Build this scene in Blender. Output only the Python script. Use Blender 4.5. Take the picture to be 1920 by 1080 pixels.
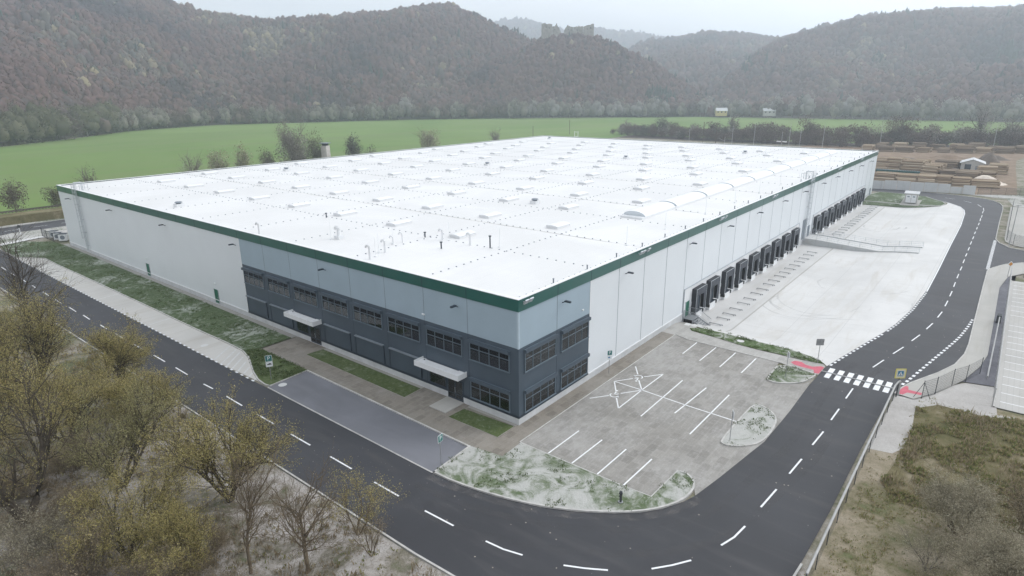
import bpy, bmesh, math, random
import numpy as np
from mathutils import Vector, Matrix
from mathutils.geometry import tessellate_polygon

for o in list(bpy.data.objects):
    bpy.data.objects.remove(o)
SC = bpy.context.scene
COL = SC.collection
PI = math.pi
R = math.radians

# ------------------------------------------------------------------ camera
cam_d = bpy.data.cameras.new('camera')
cam = bpy.data.objects.new('camera', cam_d)
COL.objects.link(cam)
cam_d.sensor_width = 36.0
cam_d.lens = 1164.23 / 1920 * 36
cam_d.clip_start = 0.5
cam_d.clip_end = 9000
PITCH, ROLL, YAW = 0.30855, -0.00887, 0.67934
f_ = Vector((math.cos(YAW) * math.cos(PITCH), math.sin(YAW) * math.cos(PITCH), -math.sin(PITCH)))
r_ = f_.cross(Vector((0, 0, 1))).normalized()
u_ = r_.cross(f_)
r2 = r_ * math.cos(ROLL) + u_ * math.sin(ROLL)
u2 = u_ * math.cos(ROLL) - r_ * math.sin(ROLL)
M = Matrix((r2, u2, -f_)).transposed().to_4x4()
M.translation = Vector((-40.55, -32.05, 30.02))
cam.matrix_world = M
SC.camera = cam

# ------------------------------------------------------------------ sky, sun, exposure
SUN_EL, SUN_AZ = R(38), R(-30)          # azimuth from +X, counter-clockwise
W = bpy.data.worlds.new("World")
SC.world = W
W.use_nodes = True
wn = W.node_tree.nodes
wl = W.node_tree.links
for n in list(wn):
    wn.remove(n)
w_out = wn.new('ShaderNodeOutputWorld')
w_bg = wn.new('ShaderNodeBackground')
w_bg.inputs['Strength'].default_value = 0.10
w_sky = wn.new('ShaderNodeTexSky')
w_sky.sky_type = 'NISHITA'
w_sky.sun_disc = False
w_sky.sun_elevation = SUN_EL
w_sky.sun_rotation = PI / 2 - SUN_AZ
w_sky.air_density = 1.5
w_sky.dust_density = 3.0
w_tc = wn.new('ShaderNodeTexCoord')
w_map = wn.new('ShaderNodeMapping')
w_map.inputs['Scale'].default_value = (1, 1, 3.2)
w_noise = wn.new('ShaderNodeTexNoise')
w_noise.inputs['Scale'].default_value = 2.6
w_noise.inputs['Detail'].default_value = 6
w_noise.inputs['Roughness'].default_value = 0.55
w_ramp = wn.new('ShaderNodeValToRGB')
w_ramp.color_ramp.elements[0].position = 0.34
w_ramp.color_ramp.elements[0].color = (8.1, 8.55, 9.3, 1)
w_ramp.color_ramp.elements[1].position = 0.68
w_ramp.color_ramp.elements[1].color = (10.0, 10.1, 10.3, 1)
w_mix = wn.new('ShaderNodeMix')
w_mix.data_type = 'RGBA'
w_mix.inputs['Factor'].default_value = 0.93
wl.new(w_tc.outputs['Generated'], w_map.inputs['Vector'])
wl.new(w_map.outputs['Vector'], w_noise.inputs['Vector'])
wl.new(w_noise.outputs['Fac'], w_ramp.inputs['Fac'])
wl.new(w_sky.outputs['Color'], w_mix.inputs[6])
# the cloud deck is brighter towards the veiled sun
w_dot = wn.new('ShaderNodeVectorMath')
w_dot.operation = 'DOT_PRODUCT'
w_dot.inputs[1].default_value = (math.cos(SUN_EL) * math.cos(SUN_AZ), math.cos(SUN_EL) * math.sin(SUN_AZ), math.sin(SUN_EL))
wl.new(w_tc.outputs['Generated'], w_dot.inputs[0])
w_glow = wn.new('ShaderNodeMapRange')
w_glow.interpolation_type = 'SMOOTHSTEP'
w_glow.inputs['From Min'].default_value = -0.1
w_glow.inputs['From Max'].default_value = 1.0
w_glow.inputs['To Min'].default_value = 0.99
w_glow.inputs['To Max'].default_value = 1.45
wl.new(w_dot.outputs['Value'], w_glow.inputs['Value'])
w_vm = wn.new('ShaderNodeVectorMath')
w_vm.operation = 'SCALE'
wl.new(w_ramp.outputs['Color'], w_vm.inputs[0])
wl.new(w_glow.outputs['Result'], w_vm.inputs['Scale'])
wl.new(w_vm.outputs['Vector'], w_mix.inputs[7])
wl.new(w_mix.outputs[2], w_bg.inputs['Color'])
wl.new(w_bg.outputs['Background'], w_out.inputs['Surface'])

sun_d = bpy.data.lights.new('sun', 'SUN')
sun = bpy.data.objects.new('sun', sun_d)
COL.objects.link(sun)
sun_d.energy = 1.3
sun_d.angle = R(25)
sun_d.color = (1.0, 0.97, 0.93)
sdir = Vector((math.cos(SUN_EL) * math.cos(SUN_AZ), math.cos(SUN_EL) * math.sin(SUN_AZ), math.sin(SUN_EL)))
sun.rotation_euler = sdir.to_track_quat('Z', 'Y').to_euler()
sun.location = (0, 0, 500)

SC.view_settings.view_transform = 'Standard'
SC.view_settings.look = 'None'
SC.view_settings.gamma = 1
SC.view_settings.exposure = 0.20
SC.render.engine = 'CYCLES'
SC.cycles.max_bounces = 6
SC.cycles.diffuse_bounces = 3
SC.cycles.volume_bounces = 3
SC.cycles.transparent_max_bounces = 16
SC.cycles.use_denoising = True

# ------------------------------------------------------------------ materials
MATS = {}


def new_mat(name):
    m = bpy.data.materials.new(name)
    m.use_nodes = True
    nt = m.node_tree
    b = nt.nodes['Principled BSDF']
    MATS[name] = m
    return m, nt, b


def ramp(nt, stops):
    n = nt.nodes.new('ShaderNodeValToRGB')
    e = n.color_ramp.elements
    while len(e) < len(stops):
        e.new(0.5)
    for k, (p, c) in enumerate(stops):
        e[k].position = p
        e[k].color = (c[0], c[1], c[2], 1)
    return n


def coords(nt, kind='Position', scale=(1, 1, 1)):
    if kind == 'Position':
        g = nt.nodes.new('ShaderNodeNewGeometry')
        s = g.outputs['Position']
    else:
        g = nt.nodes.new('ShaderNodeTexCoord')
        s = g.outputs['Object']
    mp = nt.nodes.new('ShaderNodeMapping')
    mp.inputs['Scale'].default_value = scale
    nt.links.new(s, mp.inputs['Vector'])
    return mp.outputs['Vector']


def noise(nt, vec, scale, detail=5, rough=0.6, dist=0.0):
    n = nt.nodes.new('ShaderNodeTexNoise')
    n.inputs['Scale'].default_value = scale
    n.inputs['Detail'].default_value = detail
    n.inputs['Roughness'].default_value = rough
    n.inputs['Distortion'].default_value = dist
    nt.links.new(vec, n.inputs['Vector'])
    return n.outputs['Fac']


def mix(nt, fac, a, b, blend='MIX'):
    n = nt.nodes.new('ShaderNodeMix')
    n.data_type = 'RGBA'
    n.blend_type = blend
    for s, v in ((0, fac), (6, a), (7, b)):
        if hasattr(v, 'is_output'):
            nt.links.new(v, n.inputs[s])
        elif s == 0:
            n.inputs[0].default_value = v
        else:
            n.inputs[s].default_value = (v[0], v[1], v[2], 1)
    return n.outputs[2]


def thresh(nt, sock, a, b):
    n = nt.nodes.new('ShaderNodeMapRange')
    n.interpolation_type = 'SMOOTHSTEP'
    n.inputs['From Min'].default_value = a
    n.inputs['From Max'].default_value = b
    nt.links.new(sock, n.inputs['Value'])
    return n.outputs['Result']


def mathn(nt, op, a, b=None, c=None):
    n = nt.nodes.new('ShaderNodeMath')
    n.operation = op
    for k, v in enumerate((a, b, c)):
        if v is None:
            continue
        if hasattr(v, 'is_output'):
            nt.links.new(v, n.inputs[k])
        else:
            n.inputs[k].default_value = v
    return n.outputs[0]


def bump(nt, b, sock, strength=0.3, dist=0.02):
    n = nt.nodes.new('ShaderNodeBump')
    n.inputs['Strength'].default_value = strength
    n.inputs['Distance'].default_value = dist
    nt.links.new(sock, n.inputs['Height'])
    nt.links.new(n.outputs['Normal'], b.inputs['Normal'])


def setc(nt, b, c):
    if hasattr(c, 'is_output'):
        nt.links.new(c, b.inputs['Base Color'])
    else:
        b.inputs['Base Color'].default_value = (c[0], c[1], c[2], 1)


def flat_mat(name, c, rough=0.5, metal=0.0, var=0.12, scale=1.5, spec=0.3, kind='Object'):
    m, nt, b = new_mat(name)
    v = coords(nt, kind)
    n = noise(nt, v, scale, 5)
    lo = [x * (1 - var) for x in c]
    hi = [min(1, x * (1 + var)) for x in c]
    r = ramp(nt, [(0.3, lo), (0.7, hi)])
    nt.links.new(n, r.inputs['Fac'])
    setc(nt, b, r.outputs['Color'])
    b.inputs['Roughness'].default_value = rough
    b.inputs['Metallic'].default_value = metal
    b.inputs['Specular IOR Level'].default_value = spec
    return m


def asphalt(name, base, warm, speck=0.5):
    m, nt, b = new_mat(name)
    v = coords(nt)
    big = noise(nt, v, 0.09, 6, 0.6, 0.6)
    streak = noise(nt, coords(nt, scale=(0.5, 0.09, 1)), 1.0, 5, 0.6, 0.8)
    fine = noise(nt, v, 14, 3, 0.7)
    c = mix(nt, thresh(nt, big, 0.35, 0.72), [x * 0.8 for x in base], [x * 1.3 for x in base])
    c = mix(nt, mathn(nt, 'MULTIPLY', thresh(nt, streak, 0.48, 0.75), 0.75), c, warm)
    c = mix(nt, mathn(nt, 'MULTIPLY', fine, 0.55), c, [x * 1.35 for x in base])
    vo = nt.nodes.new('ShaderNodeTexVoronoi')
    vo.inputs['Scale'].default_value = 0.9
    nt.links.new(v, vo.inputs['Vector'])
    d = mathn(nt, 'LESS_THAN', vo.outputs['Distance'], 0.055)
    sp = nt.nodes.new('ShaderNodeSeparateColor')
    nt.links.new(vo.outputs['Color'], sp.inputs['Color'])
    leaf = mathn(nt, 'MULTIPLY', d, mathn(nt, 'LESS_THAN', sp.outputs[0], speck))
    c = mix(nt, leaf, c, (0.30, 0.27, 0.23))
    v2 = nt.nodes.new('ShaderNodeTexVoronoi')
    v2.inputs['Scale'].default_value = 1.7
    nt.links.new(v, v2.inputs['Vector'])
    crumb = mathn(nt, 'MULTIPLY', mathn(nt, 'LESS_THAN', v2.outputs['Distance'], 0.07), mathn(nt, 'MULTIPLY', thresh(nt, big, 0.45, 0.6), speck))
    c = mix(nt, crumb, c, (0.22, 0.21, 0.20))
    setc(nt, b, c)
    b.inputs['Roughness'].default_value = 0.66
    b.inputs['Specular IOR Level'].default_value = 0.42
    bump(nt, b, fine, 0.4, 0.01)
    return m


def turf(name, pale=0.35, green=(0.055, 0.10, 0.03), green2=(0.10, 0.15, 0.055), palec=(0.50, 0.51, 0.47), scale=0.42):
    m, nt, b = new_mat(name)
    v = coords(nt)
    sw = noise(nt, v, scale, 7, 0.62, 2.6)
    big = noise(nt, v, 0.16, 3, 0.5)
    fine = noise(nt, v, 7, 4, 0.7)
    g = mix(nt, thresh(nt, noise(nt, v, 1.6, 5, 0.7, 1.0), 0.3, 0.7), green, green2)
    g = mix(nt, mathn(nt, 'MULTIPLY', fine, 0.6), g, [x * 0.55 for x in green])
    s = mathn(nt, 'ADD', sw, mathn(nt, 'MULTIPLY', mathn(nt, 'SUBTRACT', big, 0.5), 0.9))
    s = mathn(nt, 'ADD', s, mathn(nt, 'MULTIPLY', mathn(nt, 'SUBTRACT', fine, 0.5), 0.25))
    t = thresh(nt, s, 0.66 - pale * 0.6, 0.98 - pale * 0.6)
    st = noise(nt, v, 0.9, 6, 0.7, 3.2)
    t = mathn(nt, 'MAXIMUM', t, mathn(nt, 'MULTIPLY', thresh(nt, st, 0.50, 0.72), 0.38 + 0.4 * pale))
    pc = mix(nt, noise(nt, v, 2.2, 6, 0.7), [x * 0.72 for x in palec], palec)
    c = mix(nt, t, g, pc)
    setc(nt, b, c)
    b.inputs['Roughness'].default_value = 0.95
    b.inputs['Specular IOR Level'].default_value = 0.1
    bump(nt, b, mathn(nt, 'ADD', fine, sw), 0.7, 0.08)
    return m


def litter(name, cols, scale=2.0, dist=0.5, spots=(0.06, 0.05, 0.035), amount=0.5, stretch=(1, 1, 1)):
    m, nt, b = new_mat(name)
    v = coords(nt, scale=stretch)
    n1 = noise(nt, v, 0.22, 6, 0.65, dist)
    n2 = noise(nt, v, scale, 7, 0.75, 0.6)
    n3 = noise(nt, v, scale * 4, 4, 0.8, 1.5)
    s = mathn(nt, 'ADD', mathn(nt, 'MULTIPLY', n1, 0.7), mathn(nt, 'MULTIPLY', n2, 0.3))
    r = ramp(nt, [(0.34 + 0.32 * k / max(1, len(cols) - 1), c) for k, c in enumerate(cols)])
    nt.links.new(s, r.inputs['Fac'])
    c = mix(nt, mathn(nt, 'MULTIPLY', thresh(nt, n3, 0.52, 0.66), amount), r.outputs['Color'], spots)
    setc(nt, b, c)
    b.inputs['Roughness'].default_value = 0.95
    b.inputs['Specular IOR Level'].default_value = 0.1
    bump(nt, b, mathn(nt, 'ADD', n2, n3), 0.8, 0.08)
    return m


def paver(name, c1, c2, mortar, bw=0.2, bh=0.1, stain=0.5, pale=(0.42, 0.41, 0.38)):
    m, nt, b = new_mat(name)
    v = coords(nt)
    br = nt.nodes.new('ShaderNodeTexBrick')
    br.inputs['Scale'].default_value = 1.0
    br.inputs['Brick Width'].default_value = bw
    br.inputs['Row Height'].default_value = bh
    br.inputs['Mortar Size'].default_value = 0.012
    br.inputs['Color1'].default_value = (*c1, 1)
    br.inputs['Color2'].default_value = (*c2, 1)
    br.inputs['Mortar'].default_value = (*mortar, 1)
    nt.links.new(v, br.inputs['Vector'])
    big = noise(nt, v, 0.13, 4, 0.55, 0.4)
    blot = noise(nt, v, 0.75, 4, 0.65, 0.3)
    b2 = nt.nodes.new('ShaderNodeTexBrick')
    b2.inputs['Scale'].default_value = 1.0
    b2.inputs['Brick Width'].default_value = 1.2
    b2.inputs['Row Height'].default_value = 0.8
    b2.inputs['Mortar Size'].default_value = 0.03
    b2.inputs['Color1'].default_value = (*[x * 0.80 for x in c1], 1)
    b2.inputs['Color2'].default_value = (*[min(1, x * 1.15) for x in c2], 1)
    b2.inputs['Mortar'].default_value = (*[min(1, x * 1.25) for x in c2], 1)
    nt.links.new(v, b2.inputs['Vector'])
    c = mix(nt, 0.55, br.outputs['Color'], b2.outputs['Color'])
    c = mix(nt, mathn(nt, 'MULTIPLY', thresh(nt, blot, 0.42, 0.66), 0.28), c, [x * 0.66 for x in c1])
    rows = noise(nt, coords(nt, scale=(1.1, 2.2, 1)), 1.0, 6, 0.8, 0.2)
    t = mathn(nt, 'MULTIPLY', thresh(nt, mathn(nt, 'ADD', rows, mathn(nt, 'MULTIPLY', big, 0.4)), 0.66, 0.86), stain)
    c = mix(nt, t, c, pale)
    c = mix(nt, mathn(nt, 'MULTIPLY', thresh(nt, big, 0.4, 0.7), 0.35), c, pale)
    setc(nt, b, c)
    b.inputs['Roughness'].default_value = 0.85
    b.inputs['Specular IOR Level'].default_value = 0.25
    return m


def island_mat(name, stops, rough=0.8, spec=0.15, attr=None, transl=0.0):
    """colour varies per loose piece (leaf, log, blade) or by a per-tree attribute"""
    m, nt, b = new_mat(name)
    if attr:
        a = nt.nodes.new('ShaderNodeAttribute')
        a.attribute_name = attr
        s = a.outputs['Fac']
        g = nt.nodes.new('ShaderNodeNewGeometry')
        s = mathn(nt, 'ADD', s, mathn(nt, 'MULTIPLY', mathn(nt, 'SUBTRACT', g.outputs['Random Per Island'], 0.5), 0.10))
    else:
        g = nt.nodes.new('ShaderNodeNewGeometry')
        s = g.outputs['Random Per Island']
    r = ramp(nt, stops)
    nt.links.new(s, r.inputs['Fac'])
    setc(nt, b, r.outputs['Color'])
    b.inputs['Roughness'].default_value = rough
    b.inputs['Specular IOR Level'].default_value = spec
    if transl:
        ts = nt.nodes.new('ShaderNodeBsdfTranslucent')
        nt.links.new(r.outputs['Color'], ts.inputs['Color'])
        ms = nt.nodes.new('ShaderNodeMixShader')
        ms.inputs[0].default_value = transl
        nt.links.new(b.outputs[0], ms.inputs[1])
        nt.links.new(ts.outputs[0], ms.inputs[2])
        nt.links.new(ms.outputs[0], nt.nodes['Material Output'].inputs['Surface'])
    return m


flat_mat('window_frame', (0.115, 0.15, 0.18), 0.4, var=0.08)
flat_mat('corner_grey', (0.42, 0.50, 0.56), 0.5, var=0.05)
flat_mat('white_cladding', (0.68, 0.71, 0.735), 0.45, var=0.03, scale=0.15, spec=0.4)
flat_mat('grey_cladding', (0.315, 0.395, 0.455), 0.5, var=0.05, scale=0.25, spec=0.4)
flat_mat('dark_cladding', (0.062, 0.084, 0.108), 0.5, var=0.10, scale=0.3, spec=0.4)
flat_mat('green_band', (0.015, 0.095, 0.080), 0.28, var=0.08, scale=0.3, spec=0.6)
flat_mat('dark_metal', (0.035, 0.048, 0.065), 0.45, var=0.1)
flat_mat('mid_metal', (0.20, 0.23, 0.26), 0.45, var=0.1)
flat_mat('zinc', (0.46, 0.49, 0.52), 0.4, 0.4, var=0.15, scale=4)
flat_mat('white_paint', (0.74, 0.75, 0.76), 0.5, var=0.05)
flat_mat('marking_white', (0.74, 0.75, 0.76), 0.7, var=0.10, scale=3, kind='Position')
flat_mat('marking_worn', (0.58, 0.58, 0.57), 0.8, var=0.12, scale=3, kind='Position')
flat_mat('marking_red', (0.52, 0.13, 0.17), 0.8, var=0.12, scale=2, kind='Position')
flat_mat('kerb_stone', (0.46, 0.45, 0.43), 0.85, var=0.18, scale=1.2, kind='Position')
flat_mat('plinth_concrete', (0.52, 0.53, 0.54), 0.85, var=0.12, scale=0.7)
flat_mat('dock_black', (0.028, 0.031, 0.037), 0.65, var=0.25, scale=2)
flat_mat('dock_front', (0.055, 0.062, 0.075), 0.65, var=0.2, scale=2)
flat_mat('rubber', (0.015, 0.015, 0.016), 0.8)
flat_mat('door_grey', (0.11, 0.14, 0.17), 0.5)
flat_mat('door_green', (0.012, 0.12, 0.075), 0.45)
flat_mat('sign_blue', (0.03, 0.17, 0.32), 0.4)
flat_mat('sign_green', (0.03, 0.16, 0.15), 0.4)
flat_mat('sign_white', (0.72, 0.74, 0.75), 0.4, var=0.03)
flat_mat('sign_yellow', (0.62, 0.55, 0.10), 0.4)
flat_mat('sign_cream', (0.62, 0.58, 0.46), 0.4)
flat_mat('sign_orange', (0.55, 0.25, 0.06), 0.4)
flat_mat('sign_back', (0.30, 0.31, 0.31), 0.5, 0.3)
flat_mat('post_grey', (0.30, 0.31, 0.32), 0.5, 0.3)
flat_mat('stair_steel', (0.30, 0.315, 0.33), 0.5, 0.2, var=0.15)
flat_mat('paper', (0.86, 0.80, 0.77), 0.9, var=0.2, scale=3)
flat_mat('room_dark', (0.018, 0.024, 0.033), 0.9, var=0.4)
flat_mat('old_wall', (0.50, 0.47, 0.44), 0.9, var=0.35, scale=0.25, kind='Object')
flat_mat('stone_ruin', (0.29, 0.27, 0.245), 0.95, var=0.35, scale=0.3)
flat_mat('house_wall', (0.46, 0.45, 0.43), 0.9)
flat_mat('house_yellow', (0.55, 0.46, 0.22), 0.9)
flat_mat('house_roof', (0.55, 0.56, 0.57), 0.7)
flat_mat('red_roof', (0.30, 0.14, 0.10), 0.8)
flat_mat('wood_pole', (0.11, 0.085, 0.065), 0.9)
flat_mat('conveyor_green', (0.02, 0.10, 0.10), 0.6, var=0.3)
flat_mat('sand', (0.66, 0.58, 0.50), 0.95, var=0.1)
flat_mat('earth_dark', (0.13, 0.105, 0.085), 0.95, var=0.25)
flat_mat('fence_dark', (0.045, 0.05, 0.055), 0.6)
flat_mat('rail_pale', (0.38, 0.38, 0.375), 0.6)
flat_mat('rail_steel', (0.10, 0.09, 0.08), 0.6, 0.3)

asphalt('asphalt', (0.0345, 0.0355, 0.041), (0.066, 0.064, 0.065), 0.95)
asphalt('asphalt_bay', (0.142, 0.145, 0.162), (0.165, 0.165, 0.178), 0.05)
turf('lawn_turf', 0.32, (0.075, 0.112, 0.048), (0.135, 0.175, 0.09), (0.42, 0.45, 0.39))
turf('plot_turf', 0.16, (0.072, 0.105, 0.036), (0.135, 0.165, 0.072), (0.34, 0.37, 0.29))
turf('island_turf', 0.66, (0.10, 0.14, 0.07), (0.18, 0.215, 0.13), (0.50, 0.50, 0.475), 0.30)
turf('grit_turf', 0.62, (0.08, 0.10, 0.05), (0.12, 0.15, 0.075), (0.50, 0.49, 0.47), 0.8)
litter('land', [(0.10, 0.13, 0.06), (0.17, 0.17, 0.11), (0.30, 0.275, 0.23), (0.42, 0.40, 0.36)], 2.2)
litter('litter_pale', [(0.09, 0.12, 0.05), (0.22, 0.20, 0.16), (0.44, 0.41, 0.385), (0.56, 0.54, 0.53)], 2.4, 1.2, (0.06, 0.052, 0.042), 0.85)
litter('dry_meadow', [(0.10, 0.14, 0.055), (0.20, 0.18, 0.11), (0.32, 0.275, 0.205), (0.39, 0.34, 0.265)], 1.8, 0.8, (0.06, 0.065, 0.025), 0.65)
litter('weed_soil', [(0.075, 0.085, 0.035), (0.13, 0.12, 0.06), (0.19, 0.165, 0.095), (0.30, 0.26, 0.19)], 1.8, 0.8)
litter('grit', [(0.36, 0.34, 0.315), (0.48, 0.46, 0.44), (0.56, 0.545, 0.52)], 3.0, 0.5, (0.14, 0.13, 0.11), 0.4)
litter('gravel', [(0.13, 0.13, 0.15), (0.18, 0.18, 0.20), (0.24, 0.24, 0.26)], 5.0, 0.3, (0.08, 0.08, 0.09), 0.6)
litter('strip_gravel', [(0.33, 0.32, 0.30), (0.40, 0.39, 0.36)], 5.0, 0.3, (0.2, 0.19, 0.17), 0.4)
litter('log_yard', [(0.17, 0.12, 0.085), (0.235, 0.175, 0.125), (0.32, 0.25, 0.19)], 1.0, 0.5, (0.15, 0.115, 0.085), 0.5)
litter('bank', [(0.06, 0.10, 0.035), (0.09, 0.12, 0.05), (0.13, 0.13, 0.07)], 1.0)
paver('parking_paver', (0.252, 0.24, 0.22), (0.288, 0.276, 0.255), (0.18, 0.17, 0.155), 0.4, 0.2, 0.5, (0.40, 0.39, 0.375))
paver('plaza_paver', (0.205, 0.183, 0.155), (0.245, 0.222, 0.19), (0.14, 0.125, 0.10), 0.3, 0.15, 0.4, (0.31, 0.292, 0.265))
paver('walk_paver', (0.36, 0.35, 0.33), (0.40, 0.39, 0.37), (0.27, 0.26, 0.24), 0.2, 0.1, 0.4, (0.46, 0.45, 0.43))


def concrete(name, base, arcs=(), joint=6.0, jmix=0.4):
    m, nt, b = new_mat(name)
    v = coords(nt)
    big = noise(nt, v, 0.10, 6, 0.6, 0.8)
    st = noise(nt, coords(nt, scale=(0.06, 0.5, 1)), 1.0, 6, 0.65, 1.0)
    c = mix(nt, thresh(nt, big, 0.3, 0.7), [x * 0.92 for x in base], [min(1, x * 1.05) for x in base])
    c = mix(nt, mathn(nt, 'MULTIPLY', thresh(nt, st, 0.48, 0.75), 0.55), c, (base[0] * 0.80, base[1] * 0.76, base[2] * 0.70))
    sx = nt.nodes.new('ShaderNodeSeparateXYZ')
    nt.links.new(v, sx.inputs[0])
    for k in (0, 1):
        pp = mathn(nt, 'PINGPONG', sx.outputs[k], joint / 2)
        ln = mathn(nt, 'LESS_THAN', pp, 0.035)
        c = mix(nt, mathn(nt, 'MULTIPLY', ln, jmix), c, [x * 0.6 for x in base])
    wob = mathn(nt, 'MULTIPLY', mathn(nt, 'SUBTRACT', noise(nt, v, 0.3, 3), 0.5), 0.8)
    for (cx, cy, rad, w, a) in arcs:
        dx = mathn(nt, 'SUBTRACT', sx.outputs[0], cx)
        dy = mathn(nt, 'SUBTRACT', sx.outputs[1], cy)
        d = mathn(nt, 'SQRT', mathn(nt, 'ADD', mathn(nt, 'MULTIPLY', dx, dx), mathn(nt, 'MULTIPLY', dy, dy)))
        e = mathn(nt, 'ABSOLUTE', mathn(nt, 'ADD', mathn(nt, 'SUBTRACT', d, rad), wob))
        on = mathn(nt, 'LESS_THAN', e, w)
        side = mathn(nt, 'LESS_THAN', dx, rad * 0.25)
        on = mathn(nt, 'MULTIPLY', on, side)
        on = mathn(nt, 'MULTIPLY', on, thresh(nt, noise(nt, v, 0.12, 3), 0.42, 0.6))
        c = mix(nt, mathn(nt, 'MULTIPLY', on, a), c, [x * 0.55 for x in base])
    setc(nt, b, c)
    b.inputs['Roughness'].default_value = 0.85
    b.inputs['Specular IOR Level'].default_value = 0.2
    return m


concrete('yard_concrete', (0.605, 0.60, 0.588), [(56, -12, 7.5, 0.14, 0.42), (56, -12, 5.9, 0.14, 0.38), (60, -15, 10.5, 0.14, 0.36), (60, -15, 9.0, 0.14, 0.32), (70, -16, 6.5, 0.14, 0.3), (123, -10, 5, 0.18, 0.65), (123, -10, 3.6, 0.18, 0.6)])
concrete('layby_concrete', (0.54, 0.525, 0.495), (), 5.5, 0.12)
concrete('dock_slab', (0.565, 0.56, 0.55), (), 6.0, 0.2)
concrete('ramp_concrete', (0.47, 0.48, 0.48), (), 2.5, 0.5)
concrete('walk_concrete', (0.41, 0.40, 0.375), (), 1.5, 0.12)
concrete('carpark_paver', (0.44, 0.43, 0.41), (), 0.5, 0.22)
concrete('slab_pale', (0.60, 0.60, 0.59), (), 4.0, 0.2)
concrete('panel_concrete', (0.56, 0.57, 0.575), (), 3.0, 0.4)

# glass over dark rooms
m, nt, b = new_mat('window_glass')
mx = nt.nodes.new('ShaderNodeMixShader')
gl = nt.nodes.new('ShaderNodeBsdfGlossy')
tr = nt.nodes.new('ShaderNodeBsdfTransparent')
fr = nt.nodes.new('ShaderNodeFresnel')
fr.inputs['IOR'].default_value = 1.5
gl.inputs['Roughness'].default_value = 0.03
gl.inputs['Color'].default_value = (0.8, 0.85, 0.9, 1)
tr.inputs['Color'].default_value = (0.90, 0.93, 0.95, 1)
nt.links.new(mathn(nt, 'ADD', fr.outputs[0], 0.07), mx.inputs[0])
nt.links.new(tr.outputs[0], mx.inputs[1])
nt.links.new(gl.outputs[0], mx.inputs[2])
nt.links.new(mx.outputs[0], nt.nodes['Material Output'].inputs['Surface'])

# wire mesh (chain link, welded panels): thin wires as alpha over real panels
m, nt, b = new_mat('wire_mesh')
tc = nt.nodes.new('ShaderNodeTexCoord')
sx = nt.nodes.new('ShaderNodeSeparateXYZ')
nt.links.new(tc.outputs['UV'], sx.inputs[0])
ax = mathn(nt, 'LESS_THAN', mathn(nt, 'PINGPONG', sx.outputs[0], 0.05), 0.010)
ay = mathn(nt, 'LESS_THAN', mathn(nt, 'PINGPONG', sx.outputs[1], 0.10), 0.012)
al = mathn(nt, 'MAXIMUM', ax, ay)
nt.links.new(al, b.inputs['Alpha'])
b.inputs['Base Color'].default_value = (0.06, 0.065, 0.07, 1)
b.inputs['Roughness'].default_value = 0.6
m, nt, b = new_mat('wire_mesh_pale')
tc = nt.nodes.new('ShaderNodeTexCoord')
sx = nt.nodes.new('ShaderNodeSeparateXYZ')
nt.links.new(tc.outputs['UV'], sx.inputs[0])
ax = mathn(nt, 'LESS_THAN', mathn(nt, 'PINGPONG', sx.outputs[0], 0.10), 0.012)
ay = mathn(nt, 'LESS_THAN', mathn(nt, 'PINGPONG', sx.outputs[1], 0.10), 0.008)
nt.links.new(mathn(nt, 'MAXIMUM', ax, ay), b.inputs['Alpha'])
b.inputs['Base Color'].default_value = (0.40, 0.41, 0.42, 1)

# roof membrane
m, nt, b = new_mat('roof_membrane')
v = coords(nt)
c = mix(nt, thresh(nt, noise(nt, v, 0.07, 6, 0.6, 0.6), 0.35, 0.7), (0.635, 0.635, 0.63), (0.70, 0.70, 0.70))
sx = nt.nodes.new('ShaderNodeSeparateXYZ')
nt.links.new(v, sx.inputs[0])
ln = mathn(nt, 'LESS_THAN', mathn(nt, 'PINGPONG', sx.outputs[1], 0.75), 0.03)
c = mix(nt, mathn(nt, 'MULTIPLY', ln, 0.22), c, (0.5, 0.5, 0.5))
dirt = thresh(nt, noise(nt, coords(nt, scale=(0.9, 0.12, 1)), 1, 6, 0.7), 0.62, 0.8)
c = mix(nt, mathn(nt, 'MULTIPLY', dirt, 0.28), c, (0.5, 0.48, 0.45))
setc(nt, b, c)
b.inputs['Roughness'].default_value = 0.6
m, nt, b = new_mat('gutter_dirt')
v = coords(nt)
c = mix(nt, thresh(nt, noise(nt, coords(nt, scale=(2, 0.25, 1)), 1, 6, 0.7), 0.35, 0.65), (0.28, 0.265, 0.24), (0.70, 0.69, 0.67))
setc(nt, b, c)
flat_mat('skylight_white', (0.75, 0.76, 0.77), 0.35, var=0.02)
flat_mat('skylight_curb', (0.70, 0.71, 0.72), 0.5, var=0.03)
flat_mat('barrel_white', (0.77, 0.78, 0.79), 0.3, var=0.02)
flat_mat('barrel_end', (0.56, 0.60, 0.63), 0.3, var=0.05)

# field
m, nt, b = new_mat('field_green')
v = coords(nt)
row = noise(nt, coords(nt, scale=(0.004, 0.035, 1)), 1.0, 5, 0.6, 0.5)
c = mix(nt, thresh(nt, noise(nt, v, 0.006, 5, 0.6, 1.0), 0.3, 0.7), (0.115, 0.192, 0.05), (0.165, 0.24, 0.075))
c = mix(nt, mathn(nt, 'MULTIPLY', thresh(nt, row, 0.4, 0.65), 0.75), c, (0.15, 0.20, 0.075))
setc(nt, b, c)
b.inputs['Roughness'].default_value = 0.95
b.inputs['Specular IOR Level'].default_value = 0.1
litter('forest_floor', [(0.055, 0.044, 0.042), (0.075, 0.06, 0.055), (0.09, 0.072, 0.064)], 0.25, 0.6, (0.04, 0.035, 0.034), 0.5)

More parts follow.
